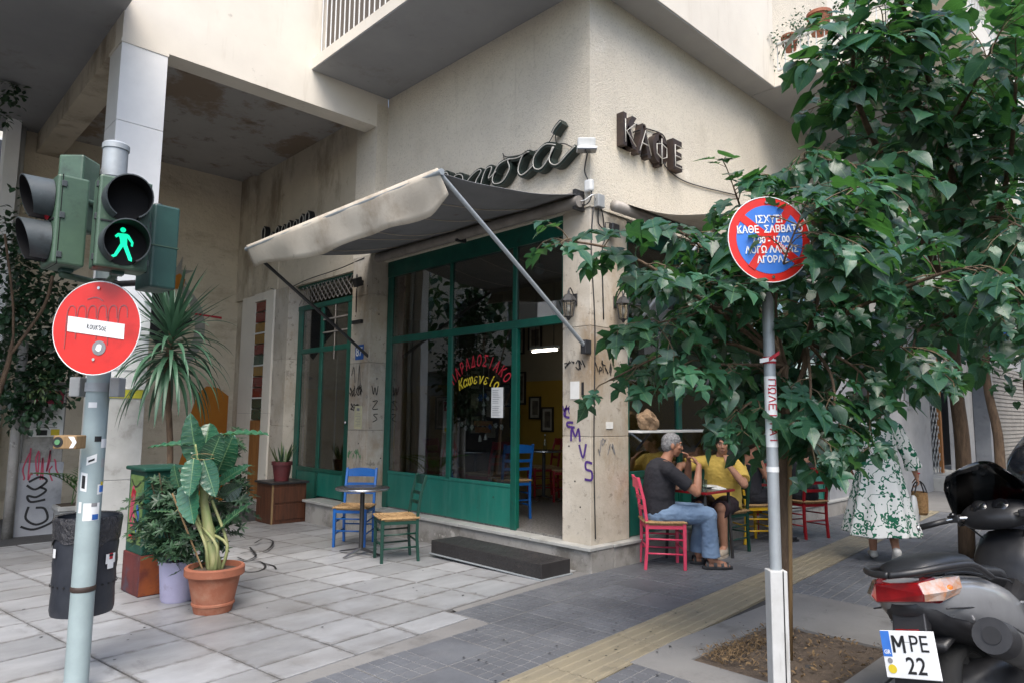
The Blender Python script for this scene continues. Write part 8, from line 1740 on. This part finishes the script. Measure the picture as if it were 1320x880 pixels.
for s in (1, -1): kn_, ak = lg[s]; capsule(b, (0, s * .08, .92), .095, kn_, .06); capsule(b, kn_, .058, kn_.lerp(ak, .35), .058); capsule(b, kn_.lerp(ak, .35), .055, ak, .037)
add_hand(b, wr_[1], (.3, -.1, -.9), (0, -1, 0), .4, .9, 1); add_hand(b, wr_[-1], (.1, -.12, -.98), (0, 1, .1), .95, .9, 1)
PH = add_head(b, hdc, (1, 0, 0), k=.96); fuse(b, 'body', 'skin', WN, .008, 4); face_bits(WN, PH, None)
b = MB(); b.ell(PH(-.022, 0, .045), (.106, .092, .09), None, 16, 12); b.ell(PH(-.06, 0, -.02), (.068, .088, .11), None, 16, 12); fuse(b, 'hair', 'hair_dark', WN, .008, 2, .008, 34)
b = MB(); n = 72; prof = [(1.50, .07), (1.47, .10), (1.42, .155), (1.36, .185), (1.25, .185), (1.12, .185), (1.0, .205), (.85, .24), (.70, .275), (.55, .31), (.40, .345), (.28, .37)]
rings = []
for z, r in prof:
    t = max(0, (1.2 - z) / .92); row = []
    for k in range(n):
        a = 2 * pi * k / n; w = 1 + t * (.075 * sin(9 * a + 1.2 * t) + .045 * sin(5 * a + 2) + .03 * sin(14 * a + 3 * t)); fl = .74 if z > 1.1 else .74 + .2 * min(1, t * 1.4)
        row.append((r * w * cos(a) * fl - .02 * t, r * w * sin(a), z - .012 * t * sin(3 * a)))
    rings.append(row)
b.loft(rings, caps=False); dr = b.build('dress', 'dress_print', WN, smooth=True); md = dr.modifiers.new('solid', 'SOLIDIFY'); md.thickness = .004; md = dr.modifiers.new('sub', 'SUBSURF'); md.levels = 1; md.render_levels = 1
for s in (1, -1):
    b = MB(); capsule(b, (.0, s * .10, 1.42), .085, sh[s], .082); capsule(b, sh[s], .078, el_[s], .075); frustum(b, el_[s], .076, el_[s].lerp(wr_[s], .62), .088); fuse(b, 'sleeve', 'dress_print', WN, .01, 4, .008, 9)
    kn_, ak = lg[s]; b = MB(); f = Vector((1, 0, 0)) if s > 0 else Vector((.72, 0, -.70)); up_ = UP if s > 0 else Vector((.7, 0, .72))
    a0 = ak - up_ * .055; capsule(b, a0 - f * .02, .043, a0 + f * .14, .038, 14, .8, up_); capsule(b, ak - up_ * .03, .04, ak - up_ * .055, .043); sh_o = fuse(b, 'shoe', 'shoe_white', WN, .008, 3)
MB().tube([wr_[-1] + Vector((.0, 0, .03)) + Vector((.03 * cos(a), .03 * sin(a), 0)) for a in [k * pi / 6 for k in range(13)]], .007, 6, caps=False).build('bracelet', 'ink_red', WN, smooth=True)
# basket hanging from her hand
hb = Vector((.09, -.40, .80)); m4 = Matrix.Translation((WP.x, WP.y, 0)) @ Matrix.Rotation(WD_, 4, 'Z'); hw_ = m4 @ hb
BS = thing('wicker_bag', hw_ + Vector((0, 0, -.30)), WD_, 'straw basket bag with dark handles held by the woman in the dress', 'bag')
prof = [(.115, .0), (.13, .06), (.135, .14), (.13, .21), (.125, .23), (.12, .22), (.12, .02), (0, .015)]
b = MB().lathe([(0, .0)] + prof, 32, sx=1.05, sy=.55)
for k in range(9): b.lathe([(.132 - .001 * abs(k - 5), .02 + k * .024), (.139 - .001 * abs(k - 5), .030 + k * .024), (.132 - .001 * abs(k - 5), .040 + k * .024)], 32, sx=1.05, sy=.55)
b.build('basket', 'wicker', BS, smooth=True)
for s in (1, -1): MB().tube(smooth_line([(-.07, s * .06, .22), (-.055, s * .035, .31), (0, s * .012, .345), (.055, s * .035, .31), (.07, s * .06, .22)], 5), .007, 6).build('handle', 'black_plastic', BS, smooth=True)
tb_ = MB(); tb_.ell((0, 0, 0), (.09, .05, .16), None, 14, 10)
for i, v in enumerate(tb_.v): tb_.v[i] = v * (1 + .18 * noise.noise(v * 16))
pb_ = tag(tb_.build('plastic_bag', 'white_plastic', smooth=True), 'pale plastic bag hanging beside the straw basket', 'bag'); pb_.location = hw_ + Vector((-.10, .03, -.26))
